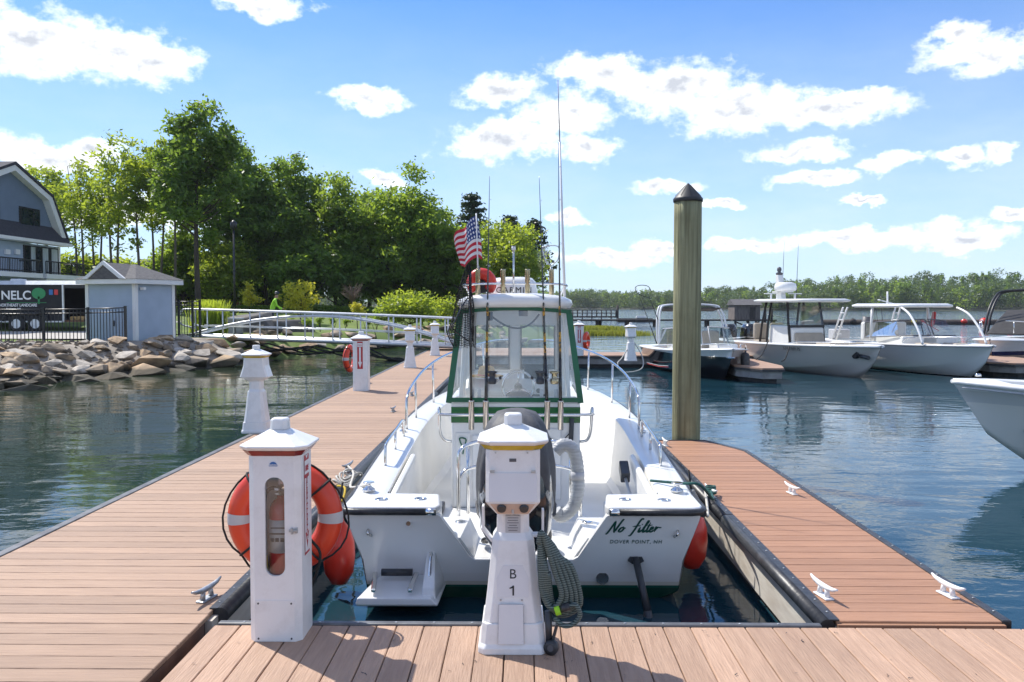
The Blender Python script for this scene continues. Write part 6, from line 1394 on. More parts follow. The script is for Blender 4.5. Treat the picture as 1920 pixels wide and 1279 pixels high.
MB().prism([(1.2,.44),(2.5,.04),(2.5,.0),(1.2,.38)], .1, 1.9,'xz').build('ramp', 'alu', tt)
for x in (-1.95,-1.15):
    wh = MB().lathe([(.20,-.10),(.34,-.09),(.36,-.05),(.36,.05),(.34,.09),(.20,.10)], (x,.0,.30), n=24, axis='y').build('wheel', 'tyre', tt)
    MB().lathe([(.0001,-.06),(.15,-.07),(.2,-.11)], (x,.0,.30), n=16, axis='y').build('rim', 'alu', wh)
b = MB(); b.tube(smooth_path([(-2.5,-.12,.40),(-2.4,-.12,.66),(-1.95,-.12,.74),(-1.15,-.12,.74),(-.72,-.12,.66),(-.62,-.12,.40)],4), .05, 4); b.build('mudguard', 'black_metal', tt)
lettering('lettering', 'NELC', .52, 'white', tt, (-2.75+.12,-.012,1.33), align='LEFT', bold=.01)
lettering('lettering', 'NORTHEAST LANDCARE', .17, 'white', tt, (-2.72,-.012,1.03), align='LEFT', bold=.004, sx=.85)
lettering('lettering', 'Rochester, NH', .10, 'white', tt, (-2.1,-.012,.90), bold=.002)
lettering('lettering', 'N.E.C.R.U.D', .16, 'white', tt, (-1.75,-.012,.70), sx=1.0) if False else None
b = MB(); b.lathe([(.30,0),(.30,.004)], (0,0,0), n=16, axis='y', sx=1, sy=.8)
o = b.build('tree_emblem', 'tree_green', tt); o.location = (-1.02,-.014,1.58)
MB().bb(-1.06,-.98,-.014,-.004,1.14,1.45).build('tree_emblem', 'tree_green', tt); MB().bb(-2.4,-.7,-.014,-.006,1.18,1.20).build('tree_emblem', 'tree_green', tt)
MB().bb(-.58,-.42,-.014,-.004,1.52,1.74).build('badge', 'sticker_blue', tt); MB().bb(-.36,-.20,-.014,-.004,1.52,1.74).build('badge', 'red_cloth', tt)
MB().bb(-2.7,-2.3,.8,1.4,2.12,2.22).build('roof_vent', 'white', tt, bevel=.03)

# ------------------------------------------------------------------ house
HXP = -24.4; HY = 0.0; HY0 = 46.0               # the gable faces the docks (+x); local x runs away from the camera
def hx(px): r = ray(px,573); return HXP*r[1]/r[0]-HY0
def hz(py, px=60): r = ray(px,py); return CAM_Z+r[2]*HXP/r[0]-.7
hb = thing('gambrel_house', 'large slate blue gambrel house with white trim and balconies at the left edge', 'house', (HXP,HY0,.7), PI/2)
ap = (hx(21), hz(321,21)); kn = (hx(84), hz(377,84)); ft = (hx(110), hz(456,110)); w_ = ap[0]
gab = [(2*w_-ft[0],ft[1]),(2*w_-kn[0],kn[1]),ap,kn,ft]
MB().prism(gab, HY, HY+11,'xz').build('gable_wall', 'siding_dark', hb)
zr_ = hz(464,114); xl = 2*w_-hx(114); zp = zr_+.02
MB().bb(xl,hx(114),HY,HY+11,-.3,zr_).build('lower_wall', 'siding_light', hb)
b = MB(); siding(b, xl, hx(113), .3, zr_-.02, HY-.005, .13, .016); b.build('clapboards', 'siding_light', hb)
b = MB(); z = ft[1]
def half(zq):
    if zq < kn[1]: q = (zq-ft[1])/(kn[1]-ft[1]); return (ft[0]+(kn[0]-ft[0])*q)-w_
    q = (zq-kn[1])/(ap[1]-kn[1]); return (kn[0]+(ap[0]-kn[0])*q)-w_
while z < ap[1]-.1:
    h0, h1 = half(z), half(z+.13); b.add([(w_-h0,HY-.02,z),(w_+h0,HY-.02,z),(w_+h1,HY-.004,z+.13),(w_-h1,HY-.004,z+.13)],[(0,1,2,3)]); z += .13
b.build('clapboards', 'siding_dark', hb)
for sd in (1,-1):
    f = lambda p: (p[0] if sd > 0 else 2*w_-p[0], p[1])
    pts = [f(ap), f(kn), f(ft)]; o_ = [f((ap[0],ap[1]+.26)), f((kn[0]+.30,kn[1]+.18)), f((ft[0]+.42,ft[1]+.0))]
    for i in (0,1): MB().prism([pts[i],pts[i+1],o_[i+1],o_[i]], HY-.35, HY+.02,'xz').build('rake_trim', 'trim_white', hb)
    for i in (0,1):
        q0, q1 = o_[i], o_[i+1]; MB().prism([(q0[0],q0[1]+.02),(q1[0]+sd*.02,q1[1]+.02),(q1[0]+sd*.12,q1[1]+.1),(q0[0],q0[1]+.16)], HY-.4, HY+11.2,'xz').build('roof_plane', 'shingle_dark', hb)
b = MB(); b.loft([[(x,HY-.55,zp+.16),(x,HY-.02,zp+.95),(x,HY-.02,zp+.16)] for x in (xl-.4,hx(116))]); b.build('pent_roof', 'shingle_dark', hb)
MB().bb(xl-.42,hx(117),HY-.6,HY-.02,zp,zp+.155).build('pent_fascia', 'trim_white', hb)
MB().bb(hx(110.5),hx(114.5),HY-.03,HY+.1,-.2,zp-.01).build('corner_board', 'trim_white', hb)
def window(px0, px1, py0, py1, panes, mt_='window_dark', drape=False):
    pc = (px0+px1)/2; z0w, z1w = hz(py1,pc), hz(py0,pc); x0w, x1w = hx(px0), hx(px1)
    wn = MB().bb(x0w,x1w,HY-.06,HY+.02,z0w,z1w).build('window', 'black_metal', hb, bevel=.01)
    for (a,c,d,e) in panes:
        MB().bb(x0w+(x1w-x0w)*a,x0w+(x1w-x0w)*c,HY-.07,HY-.055,z1w-(z1w-z0w)*e,z1w-(z1w-z0w)*d).build('pane', 'curtain' if drape and int(a*7) % 2 else mt_, wn)
window(39,77,391,433, [(.07,.63,.07,.93),(.70,.95,.07,.48),(.70,.95,.53,.93)])
window(-25,2,370,422, [(.1,.9,.07,.93)])
window(45,110,463,516, [(.03,.15,.04,.97),(.19,.31,.04,.97),(.35,.47,.04,.97),(.52,.68,.04,.97),(.78,.96,.04,.97)], drape=True)
zb_ = hz(516,80)
def balcony(x0, x1):
    y0 = HY-1.2; bc = MB().bb(x0,x1,y0,HY-.08,zb_-.22,zb_).build('balcony_slab', 'trim_white', hb)
    b = MB(); x0 += .06; x1 -= .06; z0_, z1_ = zb_, zb_+.62
    for z in (z0_+.08, z1_): b.cyl((x0,y0+.06,z),(x1,y0+.06,z),.03,n=4)
    n = int((x1-x0)/.13)
    for k in range(n+1): x = x0+(x1-x0)*k/n; b.box((x,y0+.06,(z0_+z1_)/2),(.022 if k % 9 else .07,.022,z1_-z0_))
    b.cyl((x1,y0+.06,z1_),(x1,HY-.1,z1_),.03,n=4); b.build('balustrade', 'black_metal', bc)
balcony(hx(-60),hx(36)); balcony(hx(43),hx(119))
MB().bb(hx(47),hx(117),HY-1.1,HY-.05,-.2,zb_-.23).build('porch_wall', 'trim_white', hb)
for px in (13.5,32): MB().bb(hx(px-4),hx(px+4),HY-.12,HY-.02,hz(477,px),hz(468,px)).build('wall_lamp', 'white', hb)
dm = MB().bb(hx(104),hx(117),HY+1.2,HY+8,ft[1],kn[1]-.1).build('dormer', 'siding_dark', hb)
MB().bb(hx(98),hx(121),HY+.9,HY+8.2,kn[1]-.1,kn[1]+.12).build('dormer_eave', 'trim_white', dm)
MB().lathe([(.36,-.03),(.36,.02)], (hx(110.5),HY+1.18,kn[1]-1.0), n=20, axis='y', sx=.8).build('oval_window', 'white', dm)
# house glimpsed through the trees
bh = thing('distant_house', 'brown house with grey roof half hidden behind the trees', 'house', tuple(at(385,573,70))[:2]+(1.0,), R(4))
MB().bb(-6,6,0,8,0,2.6).build('wall', 'brick_far', bh); MB().loft([[(x,-.6,2.6),(x,4,4.6),(x,8.6,2.6)] for x in (-6.6,6.6)]).build('roof', 'shingle', bh)
for x in (-4,-1.2,1.6,4.2): MB().bb(x-.5,x+.5,-.05,.02,1.0,2.3).build('window', 'window_dark', bh)

# ------------------------------------------------------------------ trees and shrubs
def leaf_cards(P, size, rng, flat=.35):
    """P (N,3) centres -> (N,4,3) small folded leaf sprays"""
    n = len(P); a = rng.normal(size=(n,3)); a[:,2] *= .7; a /= np.linalg.norm(a,axis=1,keepdims=True)
    t = rng.normal(size=(n,3)); t -= (t*a).sum(1,keepdims=True)*a; t /= np.linalg.norm(t,axis=1,keepdims=True)
    s = size*rng.uniform(.6,1.35,size=(n,1)); w = s*rng.uniform(.35,.6,size=(n,1))
    return np.stack([P-a*s*.5, P+t*w*.55+a*s*.05, P+a*s*.6, P-t*w*.5+a*s*.1], axis=1)
def ellip(n, c, r, rng, shell=.55):
    d = rng.normal(size=(n,3)); d /= np.linalg.norm(d,axis=1,keepdims=True); q = shell+(1-shell)*rng.random((n,1)); q = np.where(rng.random((n,1)) < .25, rng.random((n,1))**.5, q); return np.array(c)+d*q*np.array(r)
def tree(name, label, base, H, crown, r_tr, leaves, size, lm, bark='bark', clumps=30, csize=.3, seed=0, stems=1, group=None, lean=0.0, cat='tree', fill=.0):
    """crown = (z from, z to, half width); clumps are spread through the crown, leaves through the clumps"""
    rng = np.random.default_rng(seed); rnd = random.Random(seed); base = Vector(base)
    t = thing(name, label, cat, tuple(base), rnd.uniform(-.2,.2), group)
    z0, z1, hw = crown; zc, hz2 = (z0+z1)/2, (z1-z0)/2; C = []
    for k in range(clumps):
        d = rng.normal(size=3); d /= np.linalg.norm(d); q = rng.random()**.42*(.92+.20*math.sin(3*math.atan2(d[1],d[0])+seed)*math.cos(4*d[2]+seed*1.7))
        x, y, z = d*q; sh = 1.0-.35*max(0,z) if z > 0 else 1.0-.15*abs(z)
        C.append((x*hw*sh, y*hw*sh*.9, zc+z*hz2*.93, csize*hw*rnd.uniform(.6,1.6)))
    w = np.array([c[3]**2 for c in C]); w /= w.sum(); P = []
    for c, ww in zip(C, w):
        r = c[3]; P.append(np.array(c[:3])+rng.normal(size=(max(6,int(leaves*ww)),3))*np.array([r*.52,r*.52,r*.36]))
    P = np.concatenate(P)
    quads_mesh('crown', leaf_cards(P, size, rng), lm, t)
    # trunk and limbs
    tb = MB(); top = z0+(z1-z0)*.78
    for s_ in range(stems):
        ox = (s_-(stems-1)/2)*r_tr*3.2; lx = lean+rnd.uniform(-.25,.25)+(s_-(stems-1)/2)*.6; P_ = []; n = 9
        for i in range(n+1):
            f = i/n; P_.append(Vector((ox+lx*f*f*1.2+.10*math.sin(f*5+seed+s_)*H*.02*3, .08*math.cos(f*4+seed)*H*.05, -.3+f*(top+.3))))
        tb.tube(P_, [r_tr*(1-.82*(i/n))*(1.25 if i == 0 else 1) for i in range(n+1)], 8)
    tk = tb.build('trunk', bark, t) if stems == 1 else tb.build('trunk', bark, t)
    lb = MB()
    for c in sorted(C, key=lambda c: -c[3])[:max(8,int(clumps*.5))]:
        z_at = max(z0*.55, min(top*.95, c[2]-abs(c[0])*rnd.uniform(.5,1.0)-.3)); f = z_at/top; a = Vector((lean*f*f*1.2, 0, z_at)); e_ = Vector(c[:3]); m_ = a.lerp(e_,.5)+Vector((0,0,-.08*(e_-a).length)); r0 = r_tr*(1-.8*f)*.5
        lb.tube([a,m_,e_], [r0,r0*.6,r0*.2], 5)
    lb.build('limbs', bark, tk, kind='stuff')
    return t
def zpx(py, Y): return at(960,py,Y).z
def ptree(name, label, px, Y, top, low, hwpx, **k):
    if px > 385 and Y < 57: Y += 12
    elif Y < 57: Y += 3
    x = at(px,573,Y).x; gz = land_z(x,Y); s = Y/F_PX; kk = dict(r_tr=.16, leaves=5200, size=.29, lm='leaf_mid', clumps=120, csize=.20, cat='tree'); kk.update(k)
    H = zpx(top,Y)-gz; return tree(name, label, (x,Y,gz), H, (max(.2,zpx(low,Y)-gz), H, hwpx*1.12*s), kk.pop('r_tr'), int(kk.pop('leaves')*1.75), kk.pop('size'), kk.pop('lm'), seed=int(px*7+Y), group='trees on the left bank', **kk)
sp_ = dict(lm='leaf_light', leaves=1250, clumps=52, csize=.24, r_tr=.11, bark='bark_pale', size=.27)
ptree('slender_tree','open slender tree right behind the gable of the house',150,52,262,480,52,stems=2,**sp_)
ptree('slender_tree','open slender tree second from the house with forked stems',218,50,238,480,50,stems=2,**sp_)
ptree('slender_tree','open slender tree standing above the shed roof',262,49,243,470,40,stems=1,**sp_)
ptree('slender_tree','open pale green tree just left of the tallest crown',328,50,228,480,52,**dict(sp_,leaves=3300,clumps=40))
ptree('tall_maple','tallest tree with a dense dark rounded crown',372,47,174,455,84,lm='leaf_dark',leaves=7600,clumps=110,r_tr=.20,csize=.17)
ptree('broad_tree','dark leafy tree right under the tallest crown',436,47.5,238,520,76,lm='leaf_dark',leaves=7600,clumps=92)
ptree('broad_tree','dark dense tree left of the twin spired tree',500,47.5,292,540,72,lm='leaf_dark',leaves=7600,clumps=92)
ptree('broad_tree','dark tree with ragged spires in the middle of the row',560,50,268,520,62,lm='leaf_dark',leaves=6800,clumps=92,csize=.23)
ptree('broad_tree','mid green tree right of the ragged spires',630,48,325,540,68,leaves=6800)
ptree('broad_tree','mid green tree left of the large light green one',692,51,345,540,62,leaves=6200)
ptree('broad_tree','large fresh green tree with a pointed crown near the right end of the row',755,47,316,570,84,leaves=9000,clumps=120)
ptree('broad_tree','rounded green tree at the right end of the row',812,48,372,575,60,lm='leaf_mid',leaves=5600)
ptree('understory_tree','dark low tree under the ragged spires',575,46,430,590,75,lm='leaf_dark',leaves=6000,clumps=88)
ptree('understory_tree','dark low tree behind the yellow sapling',500,52,450,590,70,lm='leaf_dark',leaves=5200)
ptree('understory_tree','dark low tree behind the bare sapling',660,47,440,590,75,lm='leaf_dark',leaves=6000,clumps=88)
ptree('understory_tree','dark low tree behind the large bush',835,50,440,595,62,lm='leaf_dark',leaves=5200)
ptree('understory_tree','bright backlit low tree right of the house',150,58,470,590,70,lm='leaf_light',leaves=4200)
ptree('understory_tree','bright backlit low tree behind the shed roof',230,60,480,590,75,lm='leaf_light',leaves=4200)
ptree('understory_tree','bright backlit low tree right of the shed roof',320,62,490,590,70,lm='leaf_light',leaves=3800)
ptree('understory_tree','green low tree behind the tall maple trunk',400,63,470,590,70,lm='leaf_mid',leaves=3800)
ptree('understory_tree','light green tree peeking over the house roof',92,62,300,460,60,lm='leaf_light',leaves=3600)
ptree('understory_tree','mid green low tree between the shed and the tall maple',345,56,425,590,60,lm='leaf_mid',leaves=5200)
ptree('understory_tree','yellowish backlit low tree right of the tall maple trunk',425,57,440,590,62,lm='leaf_light',leaves=5200)
ptree('understory_tree','shadowy low tree left of the yellow maple',470,54,420,590,60,lm='leaf_dark',leaves=5200)
ptree('understory_tree','shadowy low tree behind the large bush on its left',735,49,430,592,66,lm='leaf_dark',leaves=5600)
ptree('slender_tree','thin leafy tree close to the house balcony',186,54,290,470,44,stems=2,**sp_)
ptree('slender_tree','thin leafy tree between the shed roof and the tallest crown',296,53,262,450,44,stems=2,**sp_)
ptree('willow_tree','soft light green rounded willow behind the boat',945,62,402,592,78,lm='leaf_light',leaves=9000,clumps=120,size=.26,csize=.24)
ptree('willow_tree','green tree behind the national flag',868,58,408,590,55,lm='leaf_mid',leaves=5200)
def conifer(px, Y, top, base_py, hwpx, label, seed):
    x = at(px,573,Y).x; gz = .8; H = zpx(top,Y)-gz; hw = hwpx*Y/F_PX; rng = np.random.default_rng(seed)
    t = thing('pine_tree', label, 'tree', (x,Y,gz), 0, 'trees on the left bank'); P = []; z = H*.30; lb = MB()
    while z < H:
        f = (z-H*.3)/(H*.7); r = hw*(1-f)**.7*rng.uniform(.7,1.1)+.25; n = 6
        for k in range(n):
            a = rng.uniform(0,6.28); e_ = np.array([math.cos(a)*r, math.sin(a)*r, z+.12*r]); q = rng.random((60,1))**.6; P.append(np.array([0,0,z])+(e_-np.array([0,0,z]))*q+rng.normal(size=(60,3))*np.array([.28,.28,.13])); lb.tube([(0,0,z-.1),tuple(e_)], [.05,.012], 4)
        z += H*.055
    quads_mesh('crown', leaf_cards(np.concatenate(P), .38, rng), 'leaf_pine', t); tk = MB().cyl((0,0,-.3),(0,0,H),.22,.03,8).build('trunk', 'bark', t); lb.build('limbs', 'bark', tk, kind='stuff')
conifer(884,88,362,590,48,'dark pine above the flag behind the green trees',1); conifer(958,92,404,590,36,'dark pine top just right of the willow crown',2); conifer(1000,95,412,590,44,'dark ragged pine nearest the open water',3)
# small ornamental plants
def shrub(name, label, px, Y, top, low, hwpx, cat='shrub', **k):
    x = at(px,573,Y).x; gz = land_z(x,Y); kk = dict(r_tr=.03, leaves=2200, size=.13, lm='leaf_mid', clumps=22, csize=.38); kk.update(k); H = zpx(top,Y)-gz
    return tree(name, label, (x,Y,gz), H, (max(.02,zpx(low,Y)-gz), H, hwpx*Y/F_PX), kk.pop('r_tr'), kk.pop('leaves'), kk.pop('size'), kk.pop('lm'), seed=int(px*3), cat=cat, **kk)
shrub('young_maple','bright yellow green young maple behind the gangway',563,46,512,592,36,'tree',lm='leaf_yellow',size=.19,leaves=1150,clumps=24,csize=.27,r_tr=.04)
shrub('young_maple','smaller yellow green sapling left of the worker',466,45,528,582,20,'tree',lm='leaf_yellow',size=.17,leaves=560,clumps=14,csize=.34,r_tr=.03)
shrub('cone_shrub','small golden cone shaped shrub below the bare sapling',670,44,564,592,13,lm='leaf_yellow',leaves=1400,size=.08)
shrub('leafy_bush','large glossy green bush on the lawn at right',768,47,548,606,58,leaves=4200,size=.20,clumps=40,csize=.28,lm='leaf_light')
shrub('leafy_bush','green bush at the left foot of the large bush',722,48,578,600,26,leaves=1500,size=.16,lm='leaf_mid')
shrub('leafy_bush','green bush at the water edge beside the net',838,49,560,608,30,leaves=1800,size=.16,lm='leaf_light')
ORD = ('first','second','third','fourth','fifth','sixth','seventh','eighth','ninth','last')
for i, (px, Y, top, low, w) in enumerate(sorted(((487,40.5,594,606,10),(515,41.5,596,606,8),(600,41,594,606,9),(575,40,596,612,10),(624,42,596,606,6),(650,41.5,595,606,6),(548,42.5,597,605,6),(690,41,600,607,5),(706,41.5,600,607,5),(472,42,597,604,6)))):
    shrub('lawn_shrub','small dark shrub in the lawn bed behind the gangway, '+ORD[i]+' of ten from the left',px,Y,top,low+2,w,leaves=420,size=.09,clumps=8,csize=.5,lm='leaf_mid',group='young shrubs in the lawn bed')
bs = thing('bare_sapling', 'leafless pale twiggy sapling on the lawn', 'tree', tuple(at(661,573,46))[:2]+(1.0,)); tb = MB(); tb.cyl((0,0,-.2),(0,0,1.0),.03,.025,6); tb.build('trunk', 'twig', bs); tb = MB()
for k in range(60):
    a = random.uniform(0,6.28); e1 = Vector((math.cos(a)*random.uniform(.15,.45), math.sin(a)*.4, 1.0+random.uniform(.1,.6))); tb.tube([(0,0,.85+random.random()*.2),e1,e1+Vector((math.cos(a)*.25,random.uniform(-.2,.2),random.uniform(.05,.4)))], [.012,.008,.004], 4)
tb.build('twigs', 'twig', bs, kind='stuff')
def grass_clump(name, label, px, Y, n, h, spread, m, cat='plant', kind=None, sx=1.0, sy=1.0, z=None, droop=.35):
    rng = np.random.default_rng(int(px)); x = at(px,573,Y).x; z = land_z(x,Y) if z is None else z
    b0 = rng.normal(size=(n,2))*spread*np.array([sx,sy]); a = rng.uniform(0,6.28,n); hh = h*rng.uniform(.6,1.1,n); dr = droop*hh*rng.random(n); w = .012+.01*rng.random(n)
    co = np.zeros((n,4,3)); dx, dy = np.cos(a)*dr, np.sin(a)*dr; ex, ey = -np.sin(a)*w*1.6, np.cos(a)*w*1.6
    co[:,0] = np.stack([b0[:,0]-ex,b0[:,1]-ey,0*hh],1); co[:,1] = np.stack([b0[:,0]+ex,b0[:,1]+ey,0*hh],1); co[:,2] = np.stack([b0[:,0]+dx+ex*.3,b0[:,1]+dy+ey*.3,hh],1); co[:,3] = np.stack([b0[:,0]+dx-ex*.3,b0[:,1]+dy-ey*.3,hh],1)
    o = quads_mesh(name, co, m); o.location = (x,Y,z); tag(o, label, cat)
    if kind: o['kind'] = kind
    return o
grass_clump('ornamental_grass','tall arching ornamental grass behind the gate fence',392,38,1500,1.35,.26,'leaf_light',droop=.6)
grass_clump('marsh_grass','yellow green marsh grass island left of the piling',1128,61.5,9000,.38,1.0,'reed',kind='stuff',sx=1.25,sy=.55,z=WZ-.05)
grass_clump('marsh_grass','smaller yellow green marsh strip behind the grass island',1112,74,6000,.42,1.0,'reed',kind='stuff',sx=1.0,sy=.6,z=WZ-.05)
# long grass along the tree line
rng = np.random.default_rng(5); n = 15000; px_ = rng.uniform(330,880,n); Yr = rng.uniform(56,60,n); X_ = (px_-980)/F_PX*Yr; keep = np.array([land_dist(a_,b_) > .8 for a_,b_ in zip(X_,Yr)]); X_, Yr = X_[keep], Yr[keep]; Z_ = np.array([land_z(a_,b_) for a_,b_ in zip(X_,Yr)]); P = np.stack([X_,Yr,Z_+rng.random(len(X_))*.45],1)
o = quads_mesh('undergrowth', leaf_cards(P,.22,rng), 'leaf_mid'); tag(o,'low green undergrowth along the foot of the trees','undergrowth'); o['kind'] = 'stuff'

# utility boxes on the lawn
for px, lb in ((435,'grey green utility box on the lawn, left of two'),(449,'grey green utility box on the lawn, right of two')):
    p = at(px,604,37.5); ub = thing('utility_box', lb, 'utility box', (p.x,37.5,land_z(p.x,37.5))); MB().bb(-.13,.13,-.13,.13,0,.62).build('case', 'fascia_grey', ub, bevel=.02); MB().bb(-.15,.15,-.15,.15,.62,.70).build('lid', 'label_grey', ub, bevel=.02)
lp_ = thing('lamp_post', 'thin dark lamp post on the lawn behind the gangway', 'lamp post', (at(440,573,45).x,45,1.0)); MB().cyl((0,0,-.2),(0,0,4.6),.07,.05,10).build('pole', 'black_metal', lp_); MB().lathe([(.05,4.6),(.16,4.66),(.18,4.95),(.03,5.1)], n=12).build('lantern', 'black_metal', lp_)

# groundskeeper on the lawn
pp = at(510,573,41.5); pz = land_z(pp.x,41.5)
pe = thing('person', 'person in bright yellow green shirt and dark trousers bending over the lawn', 'person', (pp.x,41.5,pz), R(-70))
def skin(name, verts, edges, radii, m, parent, root=0):
    me = bpy.data.meshes.new(name); me.from_pydata(verts, edges, []); o = link_mesh(name, me, m, parent); md = o.modifiers.new('skin','SKIN')
    for i, r in enumerate(radii): me.skin_vertices[0].data[i].radius = (r if isinstance(r, tuple) else (r,r))
    me.skin_vertices[0].data[root].use_root = True; s_ = o.modifiers.new('sub','SUBSURF'); s_.levels = s_.render_levels = 2; me.polygons.foreach_set('use_smooth',[True]*len(me.polygons)); return o
V = [(0,0,.92),(0,.06,1.15),(0,.16,1.38),(0,.22,1.48),(0,.27,1.60),(0,.28,1.70),  .0 and None]
V = [(0,0,.92),(0,.05,1.12),(0,.12,1.34),(0,.17,1.45),(0,.21,1.54),(0,.23,1.66),(-.10,0,.88),(-.11,.06,.48),(-.11,.0,.08),(-.11,.14,.03),(.10,0,.88),(.11,.02,.48),(.11,-.06,.08),(.11,.08,.03),(-.19,.14,1.38),(-.25,.22,1.12),(-.20,.42,1.00),(-.18,.50,.97),(.19,.14,1.38),(.25,.20,1.12),(.20,.38,.95),(.18,.46,.92)]
E_ = [(0,1),(1,2),(2,3),(3,4),(4,5),(0,6),(6,7),(7,8),(8,9),(0,10),(10,11),(11,12),(12,13),(2,14),(14,15),(15,16),(16,17),(2,18),(18,19),(19,20),(20,21)]
Rr = [.135,.13,.15,.06,.085,.09,.10,.065,.045,.04,.10,.065,.045,.04,.065,.05,.036,.035,.065,.05,.036,.035]
try:
    me = bpy.data.meshes.new('body'); me.from_pydata(V, E_, []); bo = link_mesh('body', me, 'trousers', pe); md = bo.modifiers.new('skin','SKIN')
    if not me.skin_vertices:
        bpy.context.view_layer.objects.active = bo; bpy.ops.mesh.customdata_skin_add()
    for i, r in enumerate(Rr): me.skin_vertices[0].data[i].radius = (r,r)
    me.skin_vertices[0].data[0].use_root = True; md = bo.modifiers.new('sub','SUBSURF'); md.levels = md.render_levels = 2
except Exception as ex_err: print('skin', ex_err)
m, nt, N, L, pbn = nodes_of('person_clothes'); tcn = N.new('ShaderNodeTexCoord'); spn = N.new('ShaderNodeSeparateXYZ'); L.new(tcn.outputs['Object'], spn.inputs[0])
def gtn(z, a, c):
    g = N.new('ShaderNodeMath'); g.operation = 'GREATER_THAN'; L.new(spn.outputs[2], g.inputs[0]); g.inputs[1].default_value = z; mx = N.new('ShaderNodeMix'); mx.data_type = 'RGBA'; L.new(g.outputs[0], mx.inputs[0])
    for i_, v in ((6,a),(7,c)):
        if isinstance(v,tuple): mx.inputs[i_].default_value = v+(1,)
        else: L.new(v, mx.inputs[i_])
    return mx.outputs[2]
L.new(gtn(1.47, gtn(.93,(.03,.035,.05),(.35,.72,.03)), (.36,.21,.14)), pbn.inputs['Base Color']); bo.data.materials.clear(); bo.data.materials.append(m)
MB().lathe([(.13,1.70),(.125,1.695),(.105,1.70),(.10,1.76),(.06,1.80),(.0001,1.81)], (0,.23,0), n=16).build('cap', 'dash_dark', pe)
hd = MB()
for sx_ in (-.2,.2):
    for k in range(4): hd.tube([(sx_*.92,.50,.97-.0+.012*k-.02),(sx_*.9,.555,.955+.012*k-.02)], .010, 5)
    hd.tube([(sx_*.88,.48,.99),(sx_*.80,.52,1.0)], .011, 5)
hd.build('fingers', 'skin', pe)
rk = tag(MB().tube([at(522,590,41.3),at(478,606,40.6)], .022, 6).build('garden_tool', 'wood_dark'), 'long handled tool held by the person on the lawn', 'tool')

# ------------------------------------------------------------------ far shore woods
rng = np.random.default_rng(11)
for lm_, nm_, cnt, lab in (('leaf_far','far_woods',900,'dense mixed green woods along the far shore'),('leaf_dark','far_woods',300,'darker evergreen trees among the woods of the far shore'),('leaf_mid','far_woods',120,'paler broadleaf trees among the woods of the far shore')):
    pts = []
    for k in range(cnt):
        x = rng.uniform(-120, 520) if k % 3 else rng.uniform(10,330); row = rng.random()**1.4
        y = far_y(x)+1.5+row*75; up = max(0,min(1,(x-60)/150)); zb = .3+row*(2.0+8.5*up)
        h = rng.uniform(6.0,8.8)*(1+.14*math.sin(x*.05)+.08*math.sin(x*.21)); r = rng.uniform(2.4,5.0); n = 300; con = lm_ == 'leaf_dark'
        if con: h *= 1.08; r *= .62
        for j in range(3):
            c = (x+rng.normal()*r*.35, y+rng.normal()*r*.3, zb+h*(.16+.3*j)); tp_ = (1-.30*j) if con else (1-.14*j); pts.append(ellip(n//3, c, (r*tp_,r*tp_,h*.25), rng, .35))
    o = quads_mesh(nm_, leaf_cards(np.concatenate(pts), .85, rng), lm_); tag(o,lab,'woods'); o['kind'] = 'stuff'
for px, lb, c_ in ((1172,'pale house half hidden in the woods on the far shore, left one','white'),(1665,'grey house in the woods on the far shore, right one','siding_light')):
    Y = far_y(at(px,573,300).x*1.0)+3; p = at(px,578,Y); fh = thing('shore_house', lb, 'house', (p.x,Y,.6)); MB().bb(-3,3,0,5,0,3).build('wall', c_, fh); MB().loft([[(x,-.4,3.0),(x,2.5,5.0),(x,5.4,3.0)] for x in (-3.4,3.4)]).build('roof', 'shingle', fh)
    for x in (-1.6,0,1.6): MB().bb(x-.4,x+.4,-.05,.02,1,2.2).build('window', 'window_dark', fh)

# ------------------------------------------------------------------ piers, boathouse, boom
PY = 88.0
def X(px, Y=PY): return at(px,573,Y).x
pr_ = thing('wooden_pier', 'long low wooden pier on piles leading to the boathouse', 'pier', (0,0,0)); zd = at(960,599,PY).z
MB().bb(X(1060),X(1440),PY,PY+1.6,zd-.16,zd).build('deck', 'wood_dark', pr_)
for px in (1065,1120,1175,1228,1282,1325): MB().cyl((X(px),PY+.3,WZ-1),(X(px),PY+.3,zd-.05),.16,n=8).build('pile', 'wood_dark', pr_); MB().cyl((X(px)+.4,PY+1.3,WZ-1),(X(px)+.4,PY+1.3,zd-.05),.16,n=8).build('pile', 'wood_dark', pr_)
b2 = thing('boathouse', 'small weathered grey boathouse standing on crossed piles', 'boathouse', (X(1400),PY,zd)); hw_ = (X(1426)-X(1378))/2; k_ = PY/F_PX
MB().bb(-hw_,hw_,-.3,2.4,0,27*k_).build('wall', 'wood_grey', b2); MB().loft([[(x,-.6,27*k_),(x,1.05,27*k_+11*k_),(x,2.7,27*k_)] for x in (-hw_-.15,hw_+.15)]).build('roof', 'shingle', b2)
MB().bb(hw_*.2,hw_*.62,-.36,-.31,.05,1.25).build('door', 'wood_dark', b2); MB().bb(-hw_-.3,hw_+1.5,-.9,2.6,-.16,-.01).build('platform', 'wood_dark', b2)
for x in (-hw_,-.0,hw_*.6,hw_+1.3):
    MB().cyl((x,-.7,-1.9),(x,-.7,-.1),.12,n=6).build('pile', 'wood_dark', b2)
for s_ in (-1,1): MB().cyl((-.1,-.75,-.75),(-.1+s_*1.2,-.75,-.2),.07,n=5).build('brace', 'wood_dark', b2); MB().cyl((hw_*.6,-.75,-.75),(hw_*.6+s_*1.0,-.75,-.2),.07,n=5).build('brace', 'wood_dark', b2)
for x in (hw_+.7,hw_+1.35): MB().cyl((x,.4,-1.9),(x,.4,1.0),.13,n=6).build('mooring_post', 'wood_dark', b2)
